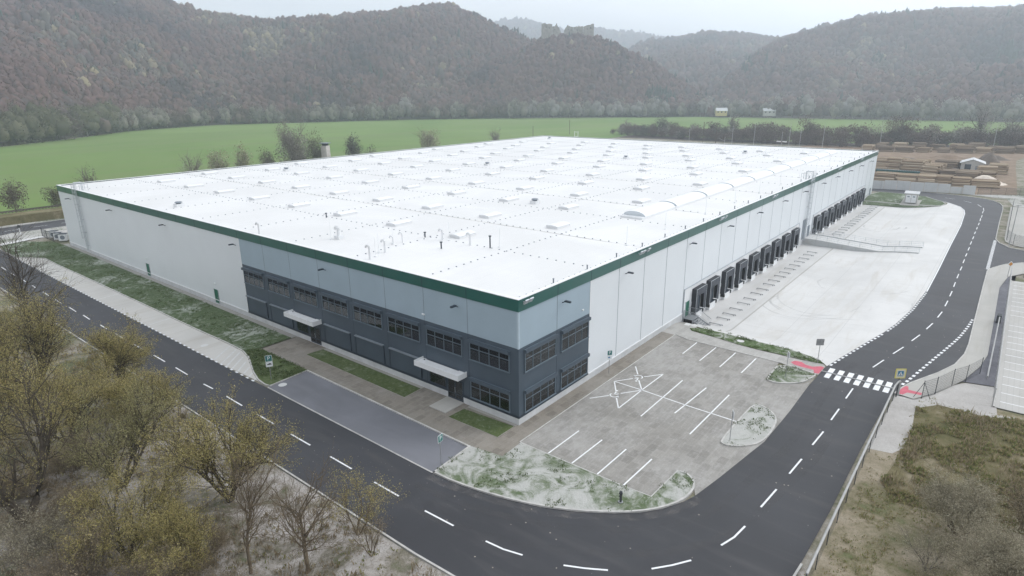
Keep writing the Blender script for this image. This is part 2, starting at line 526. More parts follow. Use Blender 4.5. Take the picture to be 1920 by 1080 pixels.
BARE = [(0.0, (0.055, 0.048, 0.053)), (0.2, (0.112, 0.072, 0.069)), (0.4, (0.14, 0.087, 0.080)), (0.55, (0.094, 0.078, 0.078)),
        (0.7, (0.165, 0.099, 0.084)), (0.82, (0.10, 0.096, 0.09)), (0.90, (0.17, 0.145, 0.12)), (0.945, (0.30, 0.25, 0.16)), (0.985, (0.05, 0.07, 0.06))]
island_mat('wood_crowns', BARE, 0.95, 0.05, 'tint')
island_mat('crown_grey', [(0, (0.14, 0.132, 0.115)), (0.5, (0.23, 0.215, 0.182)), (1, (0.34, 0.315, 0.27))], 0.95, 0.05, transl=0.35)
island_mat('crown_frosty', [(0, (0.20, 0.185, 0.175)), (0.5, (0.29, 0.275, 0.26)), (1, (0.38, 0.36, 0.34))], 0.95, 0.05, transl=0.35)
island_mat('crown_olive', [(0, (0.085, 0.088, 0.055)), (0.5, (0.14, 0.14, 0.088)), (1, (0.21, 0.20, 0.135))], 0.95, 0.05, transl=0.35)
island_mat('crown_brown', [(0, (0.085, 0.065, 0.055)), (0.5, (0.13, 0.10, 0.085)), (1, (0.19, 0.15, 0.125))], 0.95, 0.05, transl=0.35)
island_mat('crown_dark', [(0, (0.06, 0.062, 0.05)), (0.5, (0.10, 0.10, 0.08)), (1, (0.16, 0.155, 0.12))], 0.95, 0.05, transl=0.35)
island_mat('bush_green', [(0, (0.19, 0.19, 0.115)), (0.5, (0.32, 0.31, 0.20)), (1, (0.45, 0.425, 0.30))], 0.95, 0.05, transl=0.35)
island_mat('willow_leaf', [(0, (0.22, 0.195, 0.075)), (0.35, (0.36, 0.32, 0.125)), (0.7, (0.46, 0.405, 0.175)), (0.92, (0.48, 0.41, 0.20)), (1, (0.42, 0.30, 0.15))], 0.8, 0.15, transl=0.4)
island_mat('willow_leaf_green', [(0, (0.18, 0.18, 0.08)), (0.5, (0.32, 0.30, 0.14)), (1, (0.45, 0.41, 0.22))], 0.8, 0.15, transl=0.4)
island_mat('brown_leaf', [(0, (0.16, 0.128, 0.08)), (0.5, (0.27, 0.22, 0.145)), (1, (0.40, 0.335, 0.235))], 0.85, 0.1, transl=0.4)
island_mat('grey_leaf', [(0, (0.22, 0.20, 0.14)), (0.5, (0.34, 0.31, 0.225)), (1, (0.47, 0.44, 0.34))], 0.85, 0.1, transl=0.4)
island_mat('weed_leaf', [(0, (0.13, 0.165, 0.055)), (0.25, (0.22, 0.235, 0.09)), (0.5, (0.33, 0.30, 0.15)), (0.8, (0.29, 0.23, 0.14)), (1, (0.42, 0.36, 0.23))], 0.9, 0.1, transl=0.4)
island_mat('log_wood', [(0, (0.17, 0.125, 0.085)), (0.4, (0.32, 0.245, 0.17)), (0.75, (0.44, 0.355, 0.26)), (1, (0.54, 0.46, 0.36))], 0.9, 0.1)
island_mat('log_dark', [(0, (0.12, 0.09, 0.065)), (0.5, (0.24, 0.19, 0.14)), (1, (0.35, 0.285, 0.22))], 0.9, 0.1)
flat_mat('bark', (0.085, 0.072, 0.058), 0.9, var=0.35, scale=2, spec=0.1)
flat_mat('bark_grey', (0.18, 0.158, 0.132), 0.9, var=0.3, scale=2, spec=0.1)
flat_mat('bark_tan', (0.15, 0.12, 0.085), 0.9, var=0.3, scale=2, spec=0.1)
flat_mat('birch_bark', (0.50, 0.48, 0.46), 0.9, var=0.3, scale=2, spec=0.1)

# grass for tufts
island_mat('grass_blade', [(0, (0.065, 0.10, 0.035)), (0.5, (0.11, 0.155, 0.06)), (1, (0.20, 0.23, 0.12))], 0.9, 0.1, transl=0.4)

# thin dust film: patchy, lets the asphalt show through
def film(name, c, sc, lo, hi, a):
    m, nt, b = new_mat(name)
    v = coords(nt)
    f = thresh(nt, noise(nt, v, sc, 6, 0.7, 0.8), lo, hi)
    nt.links.new(mathn(nt, 'MULTIPLY', f, a), b.inputs['Alpha'])
    b.inputs['Base Color'].default_value = (*c, 1)
    b.inputs['Roughness'].default_value = 0.9


film('dust_film', (0.22, 0.205, 0.195), 0.8, 0.40, 0.80, 0.55)
film('track_film', (0.13, 0.125, 0.125), 0.35, 0.35, 0.8, 0.3)
film('damp_film', (0.018, 0.019, 0.022), 0.25, 0.40, 0.70, 0.5)
turf('strip_turf', 0.30, (0.06, 0.105, 0.03), (0.12, 0.17, 0.065), (0.45, 0.45, 0.42), 0.8)

# ------------------------------------------------------------------ helpers
class MB:
    def __init__(s):
        s.v = []
        s.f = []
        s.m = []
        s.uv = None

    def add(s, vs, fs, mi=0):
        k = len(s.v)
        s.v += [tuple(p) for p in vs]
        for f in fs:
            s.f.append(tuple(i + k for i in f))
            s.m.append(mi)

    def box(s, x0, y0, z0, x1, y1, z1, mi=0):
        if x0 > x1: x0, x1 = x1, x0
        if y0 > y1: y0, y1 = y1, y0
        if z0 > z1: z0, z1 = z1, z0
        s.add([(x0, y0, z0), (x1, y0, z0), (x1, y1, z0), (x0, y1, z0), (x0, y0, z1), (x1, y0, z1), (x1, y1, z1), (x0, y1, z1)],
              [(3, 2, 1, 0), (4, 5, 6, 7), (0, 1, 5, 4), (1, 2, 6, 5), (2, 3, 7, 6), (3, 0, 4, 7)], mi)

    def tube(s, p0, p1, r0, r1=None, n=6, mi=0, cap=True):
        r1 = r0 if r1 is None else r1
        p0, p1 = Vector(p0), Vector(p1)
        d = (p1 - p0).normalized()
        a = d.cross(Vector((0, 0, 1)))
        if a.length < 1e-4:
            a = Vector((1, 0, 0))
        a.normalize()
        b = d.cross(a)
        vs = []
        for p, r in ((p0, r0), (p1, r1)):
            for k in range(n):
                t = 2 * PI * k / n
                vs.append(p + a * (r * math.cos(t)) + b * (r * math.sin(t)))
        fs = [(k, (k + 1) % n, n + (k + 1) % n, n + k) for k in range(n)]
        if cap:
            fs += [tuple(range(n - 1, -1, -1)), tuple(range(n, 2 * n))]
        s.add(vs, fs, mi)

    def path(s, pts, r, n=6, mi=0):
        for a, b in zip(pts, pts[1:]):
            s.tube(a, b, r, r, n, mi)

    def prism(s, poly, z0, z1, mi=0):
        """poly: list of (x,y), extruded in z"""
        n = len(poly)
        ar = sum(poly[i][0] * poly[(i + 1) % n][1] - poly[(i + 1) % n][0] * poly[i][1] for i in range(n))
        if ar < 0:
            poly = poly[::-1]
        vs = [(x, y, z0) for x, y in poly] + [(x, y, z1) for x, y in poly]
        fs = [tuple(range(n - 1, -1, -1)), tuple(range(n, 2 * n))] + [(k, (k + 1) % n, n + (k + 1) % n, n + k) for k in range(n)]
        s.add(vs, fs, mi)

    def build(s, name, mats, parent=None, smooth=False, bevel=0):
        me = bpy.data.meshes.new(name)
        me.from_pydata(s.v, [], s.f)
        if not isinstance(mats, (list, tuple)):
            mats = [mats]
        for q in mats:
            me.materials.append(MATS[q] if isinstance(q, str) else q)
        if len(mats) > 1:
            me.polygons.foreach_set('material_index', s.m)
        if smooth:
            me.polygons.foreach_set('use_smooth', [True] * len(me.polygons))
        me.update()
        o = bpy.data.objects.new(name, me)
        COL.objects.link(o)
        if parent:
            o.parent = parent
        if bevel:
            md = o.modifiers.new('bevel', 'BEVEL')
            md.width = bevel
            md.segments = 2
            md.limit_method = 'ANGLE'
        return o


def tag(o, label, cat, group=None):
    o['label'] = label
    o['category'] = cat
    if group:
        o['group'] = group
    return o


def thing(name, label, cat, loc=(0, 0, 0), rz=0, group=None):
    o = bpy.data.objects.new(name, None)
    COL.objects.link(o)
    o.location = loc
    o.rotation_euler = (0, 0, rz)
    return tag(o, label, cat, group)


def dup(root, loc, rz=0, label=None, group=None, scale=None):
    r = root.copy()
    COL.objects.link(r)
    r.location = loc
    r.rotation_euler = (0, 0, rz)
    if scale:
        r.scale = scale if isinstance(scale, (tuple, list)) else (scale,) * 3
    if label:
        r['label'] = label
    if group:
        r['group'] = group
    for ch in list(root.children):
        c = ch.copy()
        COL.objects.link(c)
        c.parent = r
        for g in ch.children:
            d = g.copy()
            COL.objects.link(d)
            d.parent = c
    return r


def structure(o):
    o['kind'] = 'structure'
    return o


def sstep(a, b, x):
    t = min(1.0, max(0.0, (x - a) / (b - a)))
    return t * t * (3 - 2 * t)


def H(x, y):
    """loading yard falls to 1.1 m below the surroundings along the docks"""
    if y > 6:
        return 0.0
    return -1.1 * sstep(33, 39.5, x) * (1 - sstep(153, 162, x)) * sstep(-21, -9, y)


def sheet(name, poly, z, mat, drape=False, parent=None):
    bm = bmesh.new()
    vs = [bm.verts.new((p[0], p[1], 0)) for p in poly]
    tris = tessellate_polygon([[Vector((p[0], p[1], 0)) for p in poly]])
    for t in tris:
        try:
            bm.faces.new([vs[i] for i in t])
        except ValueError:
            pass
    if drape:
        xs = [p[0] for p in poly]
        ys = [p[1] for p in poly]
        for ax, lo, hi, a, b, st in ((0, min(xs), max(xs), 33, 40, 0.5), (0, min(xs), max(xs), 42, 162.5, 1.5), (1, min(ys), max(ys), -21, 6, 0.75)):
            c = a
            while c <= b:
                if lo < c < hi:
                    co = (c, 0, 0) if ax == 0 else (0, c, 0)
                    no = (1, 0, 0) if ax == 0 else (0, 1, 0)
                    bmesh.ops.bisect_plane(bm, geom=bm.verts[:] + bm.edges[:] + bm.faces[:], plane_co=co, plane_no=no, dist=1e-5)
                c += st
    for v in bm.verts:
        v.co.z = z + (H(v.co.x, v.co.y) if drape else 0)
    bmesh.ops.recalc_face_normals(bm, faces=bm.faces[:])
    for f in bm.faces:
        if f.normal.z < 0:
            f.normal_flip()
    me = bpy.data.meshes.new(name)
    bm.to_mesh(me)
    bm.free()
    me.materials.append(MATS[mat])
    o = bpy.data.objects.new(name, me)
    COL.objects.link(o)
    if parent:
        o.parent = parent
    return structure(o)


def offset_line(pts, d, closed=False):
    out = []
    n = len(pts)
    for i in range(n):
        if closed:
            a, b, c = pts[i - 1], pts[i], pts[(i + 1) % n]
        else:
            a, b, c = pts[max(0, i - 1)], pts[i], pts[min(n - 1, i + 1)]
        t = Vector((c[0] - a[0], c[1] - a[1])).normalized()
        out.append((b[0] - t.y * d, b[1] + t.x * d))
    return out


def band(mb, pts, d0, d1, z0, z1=None, closed=False, drape=False, mi=0):
    """a strip between two offsets of a line; solid when z1 is given"""
    A, B = offset_line(pts, d0, closed), offset_line(pts, d1, closed)
    n = len(pts)
    k = len(mb.v)
    hh = (lambda p: H(*p)) if drape else (lambda p: 0)
    top = z0 if z1 is None else z1
    mb.v += [(p[0], p[1], top + hh(p)) for p in A] + [(p[0], p[1], top + hh(p)) for p in B]
    if z1 is not None:
        mb.v += [(p[0], p[1], z0 + hh(p)) for p in A] + [(p[0], p[1], z0 + hh(p)) for p in B]
    for i in range(n if closed else n - 1):
        j = (i + 1) % n
        mb.f.append((k + i, k + j, k + n + j, k + n + i) if d1 < d0 else (k + n + i, k + n + j, k + j, k + i))
        mb.m.append(mi)
        if z1 is not None:
            mb.f += [(k + i, k + j, k + 2 * n + j, k + 2 * n + i), (k + n + i, k + n + j, k + 3 * n + j, k + 3 * n + i)]
            mb.m += [mi, mi]


def smooth_line(pts, it=2, closed=False):
    for _ in range(it):
        q = []
        n = len(pts)
        if not closed:
            q.append(pts[0])
        for i in range(n if closed else n - 1):
            a, b = pts[i], pts[(i + 1) % n]
            q.append((a[0] * .75 + b[0] * .25, a[1] * .75 + b[1] * .25))
            q.append((a[0] * .25 + b[0] * .75, a[1] * .25 + b[1] * .75))
        if not closed:
            q.append(pts[-1])
        pts = q
    return pts


def kerb(name, pts, w=0.16, h=0.12, closed=False, side=1, drape=False, mat='kerb_stone'):
    mb = MB()
    band(mb, pts, 0, side * w, -0.08, h, closed, drape)
    return structure(mb.build(name, mat))


# ------------------------------------------------------------------ ground and paving
def ground():
    bm = bmesh.new()
    xs = [-900, -300, -100, -40, 0, 20, 32] + [33 + .5 * k for k in range(15)] + [42 + 1.5 * k for k in range(81)] + [165, 180, 200, 260, 400, 800, 1500, 4200]
    ys = [-2500, -900, -300, -100, -40, -26, -22] + [-21 + .75 * k for k in range(37)] + [8, 20, 60, 130, 300, 800, 1500, 3200]
    xs = sorted(set(xs))
    vs = [[bm.verts.new((x, y, H(x, y) - 0.06)) for x in xs] for y in ys]
    for j in range(len(ys) - 1):
        for i in range(len(xs) - 1):
            bm.faces.new((vs[j][i], vs[j][i + 1], vs[j + 1][i + 1], vs[j + 1][i]))
    me = bpy.data.meshes.new('ground')
    bm.to_mesh(me)
    bm.free()
    me.materials.append(MATS['land'])
    o = bpy.data.objects.new('ground', me)
    COL.objects.link(o)
    return structure(o)


ground()

# outer bend of the road: from (-17.57,-8) round to (-3.98,-25.5)
bend_out = [(-17.7, 128), (-17.7, 60), (-17.7, 3), (-17.7, -5), (-17.55, -8.5)]
for k in range(1, 12):
    t = R(180 + 8.5 + k * 6.6)
    bend_out.append((-4.0 + 13.6 * math.cos(t), -9.6 + 16.1 * math.sin(t)))
bend_out += [(-2.6, -25.7), (4.4, -25.9), (15, -25.95), (22, -26.1), (28.3, -26.4)]
out2 = [(30.6, -26.85), (32.4, -27.4), (37.07, -29.4), (40.64, -30.6), (44.8, -31.2), (48.8, -31.35), (59.3, -31.3), (77, -31.25), (88.6, -31.25), (90.2, -31.4), (92.2, -32.0), (96, -33.6), (99.1, -36), (101, -42), (101, -60)]
out3 = [(109, -60), (109, -40), (110, -35.8), (111.1, -33.7), (114.7, -32), (118.3, -31.25), (139.5, -31.1), (160, -31.1), (165, -30.9), (169.5, -30.2), (173.5, -28.6), (176.3, -26), (178.2, -22), (180, -14.9), (183, -5.6), (185, 2.7), (188, 30), (190, 70), (186, 150)]
road_in = [(-10.4, 128), (-10.4, 105), (-10.42, 66), (-10.5, 40), (-10.4, 26), (-10.43, 0.9), (-10.3, -1.4), (-9.6, -5.2), (-8.5, -8.6), (-7.2, -11.2), (-5.7, -13.4), (-4.4, -14.9), (-3.0, -16), (-1.2, -16.9), (0.05, -17.3), (3.6, -17.9), (8.9, -18.65), (11.2, -19.0), (15.5, -19.1), (18.4, -19.15), (25.1, -19.1), (28.5, -19.25), (31, -19.35), (32, -19.5), (35.66, -20.2), (42.4, -21.6), (47, -22.6), (51.4, -23.3), (59.2, -24.1), (69.8, -24.6), (84.5, -24.6), (107, -24.45), (130, -24.4), (147.8, -23.9), (153, -23.4), (157.9, -22.2), (161.5, -20.3), (164.5, -18.2), (167, -16.2), (170, -14), (172.6, -9), (173.6, -2), (174.5, 6), (178, 30), (180, 70), (176, 143)]
big = road_in + [(176, 143), (60, 143), (7, 142.2), (2, 142.2), (-4, 143.2), (-8, 141), (-10.2, 135)]
full = bend_out[:-1] + [(28.3, -26.4)] + out2 + out3
poly = full + [(186, 151), (60, 152), (2, 152.3), (-60, 151.5), (-60, 143), (-24, 142.5), (-19.5, 140), (-17.9, 134)]
# the ring road as one sheet with the site as a hole: two halves joined along the rear road
def ring(outer, inner, name, z, mat):
    tris = tessellate_polygon([[Vector((p[0], p[1], 0)) for p in outer], [Vector((p[0], p[1], 0)) for p in inner]])
    pts = [(p[0], p[1], z) for p in outer] + [(p[0], p[1], z) for p in inner]
    me = bpy.data.meshes.new(name)
    me.from_pydata(pts, [], tris)
    me.update()
    bm = bmesh.new()
    bm.from_mesh(me)
    for f in bm.faces:
        if f.normal.z < 0:
            f.normal_flip()
    bm.to_mesh(me)
    bm.free()
    me.materials.append(MATS[mat])
    o = bpy.data.objects.new(name, me)
    COL.objects.link(o)
    return structure(o)


ring(poly, big, 'road', 0.0, 'asphalt')

# worn edge line, dust along the inside of the bend
yard = [(39.9, 0.3), (36.6, 0.3), (35.4, -1.6), (34.87, -3.7), (34.7, -6.4), (34.4, -9.2), (34.2, -12.5), (34.1, -14.7), (33.4, -17.2), (32.6, -18.6), (31.6, -19.42)] + [p for p in road_in if 32 <= p[0] <= 165 and p[1] < -18] + \
    [(163.0, -19.2), (160, -19.2), (156.6, -18.3), (154.9, -15.1), (154.4, -10.9), (153.8, -5), (153.6, 0.3)]
sheet('loading_yard', yard, 0.008, 'yard_concrete', True)
sheet('dock_slab', [(36.7, 0.2), (36.4, -2.5), (37, -5.9), (95.4, -5.9), (95.4, 0.2)], 0.014, 'dock_slab', True)
sheet('dock_slab', [(99.7, 0.2), (99.7, -5.9), (153.4, -5.9), (153.4, 0.2)], 0.014, 'dock_slab', True)
mb = MB()
band(mb, [(36.6, -6.0), (95, -6.0)], -0.12, 0.12, 0.018, None, False, False)
band(mb, [(100, -6.0), (152, -6.0)], -0.12, 0.12, 0.018, None, False, False)
for k, p in enumerate(mb.v):
    mb.v[k] = (p[0], p[1], p[2] + H(p[0], p[1]) + 0.02)
# resample so that it follows the slope
mb = MB()
for a, b_ in ((36.7, 95.3), (99.8, 153)):
    x = a
    while x < b_ - 0.4:
        z0, z1 = H(x, -6) + 0.022, H(x + .5, -6) + 0.022
        mb.add([(x, -6.12, z0), (x + .5, -6.12, z1), (x + .5, -5.9, z1), (x, -5.9, z0)], [(0, 1, 2, 3)])
        x += .5
structure(mb.build('drain_channel', 'walk_concrete'))

strip = [(33.28, -2.4), (34.6, -3.6), (34.7, -6.4), (34.46, -9.2), (34.14, -12.5), (34.0, -14.7), (33.3, -17.2), (32.5, -18.5), (31.9, -18.9), (31.7, -17.2), (31.7, -14), (31.6, -11.9), (31.7, -9.3), (32.2, -6.3), (32.6, -3)]
sheet('lawn', strip, 0.05, 'strip_turf', True)
# pavement along the building and across to the crossing
walk = [(-2.0, -1.93), (-2.35, -2.0), (0, 0.1), (36.9, 0.1), (35.6, -1.4), (34.2, -3.0), (33.2, -2.4), (32.5, -3), (32.15, -6.3), (31.6, -9.3), (31.5, -12), (31.6, -17), (31.9, -18.95), (31.3, -19.35), (28.5, -19.25), (28.6, -18.8), (29.3, -15), (29.4, -3.83), (29.9, -1.93)]
sheet('pavement', [(29.9, -1.93)] + [(29.9, 0.1), (36.9, 0.1), (35.6, -1.4), (34.2, -3.0), (33.2, -2.4), (32.5, -3), (32.15, -6.3), (31.6, -9.3), (31.5, -12), (31.6, -17), (31.9, -18.95), (31.3, -19.33), (28.5, -19.22), (28.6, -18.8), (29.3, -15), (29.4, -3.83)], 0.024, 'walk_paver', True)
sheet('pavement', [(-5.2, 36.3), (-5.24, 26.25), (-5.56, 1.3), (-5.05, -2.1), (-2.3, -2.0), (29.9, -1.93), (29.9, 0.1), (0.1, 0.1), (0.1, 36.15)], 0.02, 'plaza_paver')
park = [(-2.28, -1.96), (29.95, -1.93), (29.4, -3.83), (29.25, -14.9), (24.1, -15.05), (23.6, -16), (24.35, -17.56), (25.4, -18.56), (26.4, -19.0), (25.1, -19.1), (18.4, -19.15), (11.2, -19), (8.9, -18.65), (3.6, -17.9), (0.05, -17.3), (1.5, -16.5), (2.4, -15.6), (2.27, -14.8), (-2.22, -14.67), (-2.3, -12.25), (-2.3, -7.4)]
sheet('parking_lot', park, 0.014, 'parking_paver')
bay = [(-10.3, 26.05), (-5.24, 26.25), (-5.56, 1.22), (-10.38, 0.86)]
sheet('parking_bay', bay, 0.008, 'asphalt_bay')
lay = [(-10.35, 115), (-6.95, 110), (-7.05, 101.9), (-6.91, 87.6), (-6.8, 62.9), (-6.85, 49.4), (-6.7, 41.2), (-6.8, 37.5), (-7.4, 34.9), (-9.2, 30.7), (-9.9, 28.5), (-10.1, 26.8), (-10.4, 36)]
sheet('layby', lay, 0.008, 'layby_concrete')

ib = smooth_line([(-10.38, 0.86), (-10.3, -1.38), (-9.6, -5.2), (-8.5, -8.6), (-7.2, -11.2), (-5.7, -13.4), (-4.4, -14.9), (-3.0, -16), (-1.2, -16.85), (0.5, -17.0), (1.7, -16.6), (2.4, -15.7), (2.27, -14.81)], 1) + [(-2.22, -14.67), (-2.31, -12.25), (-2.3, -7.4), (-2.33, -2.06), (-5.05, -2.15), (-5.56, 1.22)]
sheet('lawn', ib, 0.09, 'island_turf')
kerb('kerb', ib[:25] if len(ib) > 31 else ib[:-6], side=1, h=0.13)
kerb('kerb', [(-5.56, 1.22), (-10.38, 0.86)], side=1, h=0.13)
kerb('kerb', [(2.27, -14.81), (-2.22, -14.67), (-2.31, -12.25), (-2.3, -2.0)], side=1, w=0.1, h=0.10)
i1 = [(17.7, -15.9), (13.2, -15.8), (8.8, -15.85), (8.35, -16.3), (8.7, -17.3), (9.6, -18.2), (10.45, -18.75), (12.2, -19.05), (14.7, -18.95), (16.1, -18.6), (17.0, -17.9), (17.6, -16.95)]
i1 = smooth_line(i1, 1, True)
sheet('lawn', i1, 0.09, 'island_turf')
kerb('kerb', i1, closed=True, side=1, h=0.13)
i2 = [(29.2, -14.95), (24.1, -15.05), (23.6, -15.5), (23.65, -16.4), (24.4, -17.5), (25.5, -18.45), (27.1, -18.95), (28.4, -19.15), (28.6, -18.8)]
i2 = smooth_line(i2, 1, True)
sheet('lawn', i2, 0.09, 'island_turf')
kerb('kerb', i2, closed=True, side=1, h=0.13)
for pl in ([(-2.75, 30.2), (-0.6, 30.0), (-0.5, 12.8), (-2.9, 12.7)], [(-3.0, 6.3), (-0.9, 6.2), (-0.5, 0.2), (-2.9, 0.2)]):
    sheet('lawn', pl, 0.05, 'plot_turf')
    kerb('kerb', pl, w=0.06, h=0.045, closed=True, side=-1)
tri = [(-6.8, 37.4), (-7.4, 34.9), (-9.2, 30.7), (-9.9, 28.5), (-10.1, 26.8), (-10.1, 26.15), (-5.24, 26.3), (-5.2, 36.25)]
sheet('lawn', tri, 0.09, 'plot_turf')
lawn = [(-10, 126), (-9.2, 129.5), (-5, 130.3), (-1.3, 125), (-0.9, 120.7), (-0.9, 36.3), (-5.1, 36.35), (-6.8, 37.4), (-6.7, 41.2), (-6.85, 49.4), (-6.8, 62.9), (-6.91, 87.6), (-7.05, 101.9), (-6.95, 110), (-10.2, 116)]
sheet('lawn', lawn, 0.09, 'lawn_turf')
kerb('kerb', [(-10.2, 116), (-6.95, 110), (-7.05, 101.9), (-6.91, 87.6), (-6.8, 62.9), (-6.85, 49.4), (-6.7, 41.2), (-6.8, 37.4), (-7.4, 34.9), (-9.2, 30.7), (-9.9, 28.5), (-10.1, 26.8), (-10.0, 26.1), (-5.24, 26.27), (-5.56, 1.2)], side=-1, h=0.12)
kerb('kerb', [(-10.2, 126), (-10.2, 116)], side=-1)
kerb('kerb', [(-10.35, 26), (-10.42, 0.9)], w=0.12, h=0.018, side=1)
sheet('gravel_strip', [(-0.9, 120.7), (-0.9, 36.3), (0.1, 36.3), (0.1, 120.7)], 0.03, 'strip_gravel')
sheet('gravel_strip', [(-0.5, 30), (-0.5, 12.75), (0.1, 12.75), (0.1, 30)], 0.03, 'strip_gravel')
sheet('gravel_strip', [(-0.45, 6.2), (-0.4, 0.1), (0.1, 0.1), (0.1, 6.2)], 0.03, 'strip_gravel')
kerb('kerb', [(-2.28, -1.96), (29.95, -1.93), (29.4, -3.83), (29.25, -14.9)], w=0.12, h=0.07, side=1)
# slabs before the doors and manhole lids
mb = MB()
mb.box(-2.7, 7.0, 0.0, 0.0, 9.3, 0.10)
structure(mb.build('doorstep', 'walk_concrete'))
mb = MB()
for x, y in ((35.0, -2.3), (35.9, -2.6), (34.6, -1.5)):
    mb.box(x - .45, y - .35, -0.4, x + .45, y + .35, H(x, y) + 0.12)
structure(mb.build('paving_slabs', 'slab_pale'))

# right-hand side: pavement, gravel bed, car park
sheet('pavement', [(28.6, -26.45)] + out2[:13] + [(92, -37), (88.5, -35.2), (86.7, -34.2), (78.6, -33.35), (57.9, -33.4), (46, -33.4), (41.6, -32.9), (36.1, -31.7), (30.8, -29.6), (28.3, -28.2)], 0.10, 'walk_concrete')
kerb('kerb', [(28.45, -26.4)] + out2[:13], w=0.14, h=0.13, side=-1)
sheet('gravel_bed', [(92, -37), (88.5, -35.2), (86.7, -34.2), (78.6, -33.35), (57.9, -33.4), (46, -33.4), (41.6, -32.9), (36.1, -31.7), (36.8, -34.6), (90, -34.7)], 0.03, 'gravel')
cp = [(31.3, -34.5), (84.5, -34.6), (84.5, -70), (31.3, -70)]
sheet('car_park', cp, 0.05, 'carpark_paver')
kerb('kerb', [(31.3, -34.5), (84.5, -34.6)], w=0.15, h=0.12, side=-1)
mb = MB()
x = 33.0
while x < 84:
    for y0, y1 in ((-35.0, -40), (-46, -51), (-51.2, -56)):
        if abs(x - 62.6) > 1:
            mb.add([(x - .06, y1, 0.056), (x + .06, y1, 0.056), (x + .06, y0, 0.056), (x - .06, y0, 0.056)], [(0, 1, 2, 3)])
    x += 2.42
structure(mb.build('parking_line', 'marking_white'))
sheet('pavement', [(112.5, -37), (113.5, -34.6), (116.5, -33.0), (120, -32.7), (165, -32.6), (165, -36.4), (118, -36.4), (114, -40)], 0.08, 'walk_concrete')
sheet('hardstanding', [(118.5, -36.4), (165, -36.4), (165, -90), (118.5, -90)], 0.10, 'slab_pale')
sheet('lawn', [(112.5, -37.2), (114, -36.0), (118.4, -37.2), (118.4, -50), (112, -50)], 0.09, 'lawn_turf')
kerb('kerb', out3[1:14], w=0.14, h=0.13, side=-1)
kerb('kerb', [(p[0], p[1]) for p in bend_out[:7]], w=0.14, h=0.10, side=-1)
kerb('kerb', bend_out[5:17], w=0.14, h=0.10, side=-1)
# far green island with the kiosk, far verges
isl = [(171.2, -13.2), (167, -15.6), (164, -17.9), (160, -18.9), (156.6, -18.2), (155.1, -15.1), (154.6, -10.9), (154.0, -5), (153.8, 0.0), (167, 0.0), (173.2, -1.4), (172.8, -7.5)]
sheet('lawn', isl, 0.08, 'lawn_turf', True)
kerb('kerb', isl[::-1], w=0.14, h=0.12, closed=False, side=-1)
sheet('verge', [(184.6, -16), (179.5, -31.5), (166, -33.2), (166, -36), (190, -36), (187.5, -10), (185.4, 3), (184.0, -5.6)], 0.01, 'grit_turf')
# left-hand verge, approach road, embankment
sheet('verge', [(-10.3, 134.9), (-8.6, 140.5), (-4, 142.8), (2, 142), (10, 141.9), (10, 130.2), (1, 130.2), (-1.3, 131.6), (-5, 133), (-9.5, 131.6)], 0.05, 'grit_turf')
sheet('path', [(-9.6, 131.6), (-9.4, 129.6), (-1, 132.2), (-0.8, 133.6), (-3.6, 133.4)], 0.10, 'slab_pale')
kerb('kerb', [(-10.2, 126), (-10.3, 134.9), (-8.2, 140.8), (-4, 142.9), (2, 142), (60, 142.6)], w=0.15, h=0.11, side=-1)
kerb('kerb', [(-60, 151.6), (2, 152.4), (60, 152.1), (150, 151.5)], w=0.15, h=0.10, side=1)
sheet('verge', [(-60, 151.8), (2, 152.6), (150, 151.7), (150, 157), (-60, 157)], 0.03, 'grit_turf')
# land left of the road and right of the fence
sheet('litter_ground', [(-17.9, 30), (-17.9, -5), (-17.7, -8.6)] + [(p[0] - .15, p[1] - .15) for p in bend_out[5:17]] + [(-4, -60), (-90, -60), (-90, 30)], 0.0, 'litter_pale')
sheet('dry_meadow', [(-3.5, -26.15), (28.2, -26.7), (31, -34), (31, -80), (-4, -80)], 0.004, 'dry_meadow')
sheet('grit_ground', [(15.6, -26.4), (28.3, -26.6), (28.6, -28.4), (33.95, -30.6), (36, -32), (36.6, -34.5), (29.6, -34.9), (30.2, -36.9), (28.5, -34.2), (28.6, -30.3), (26.4, -28.6), (22.2, -28.9), (17.5, -28.8), (16, -28.2)], 0.012, 'grit')
sheet('weed_ground', [(26.4, -28.6), (28.6, -30.3), (28.5, -34.2), (30.0, -37), (28, -50), (12, -50), (9.3, -33), (8.9, -31), (8.5, -29.2), (11, -28.2), (14.6, -28.6), (17.8, -28.7), (22.2, -28.9)], 0.01, 'weed_soil')

# field, log yard, track
field = [(-700, 161), (10, 163), (160, 176), (345, 176), (335, 95), (338, 40), (372, -10), (400, -60), (400, -700), (640, -700), (690, -130), (664, -30), (655, 98), (645, 253), (560, 365), (452, 487), (270, 585), (175, 552), (118, 492), (70, 450), (-30, 400), (-300, 330), (-700, 300)]
sheet('field', field, 0.06, 'field_green')
ly = [(178.6, 16), (181, -3), (183.5, -24), (189, -33.5), (213, -33), (270, -31.6), (297, -31.3), (330, -36), (372, -60), (372, -20), (345, 8), (335, 40), (335, 60), (185, 60)]
sheet('log_yard', ly, 0.02, 'log_yard')
sheet('bank', [(192, -37), (215, -36), (270, -34.8), (297, -34.5), (318, -40), (318, -160), (192, -160)], 0.03, 'bank')
# scrub ground below the hedge row
sheet('scrub_ground', [(328, 176), (352, 176), (352, 70), (360, 20), (395, -40), (420, -200), (398, -200), (376, -42), (342, 10), (334, 60), (330, 100)], 0.08, 'forest_floor')

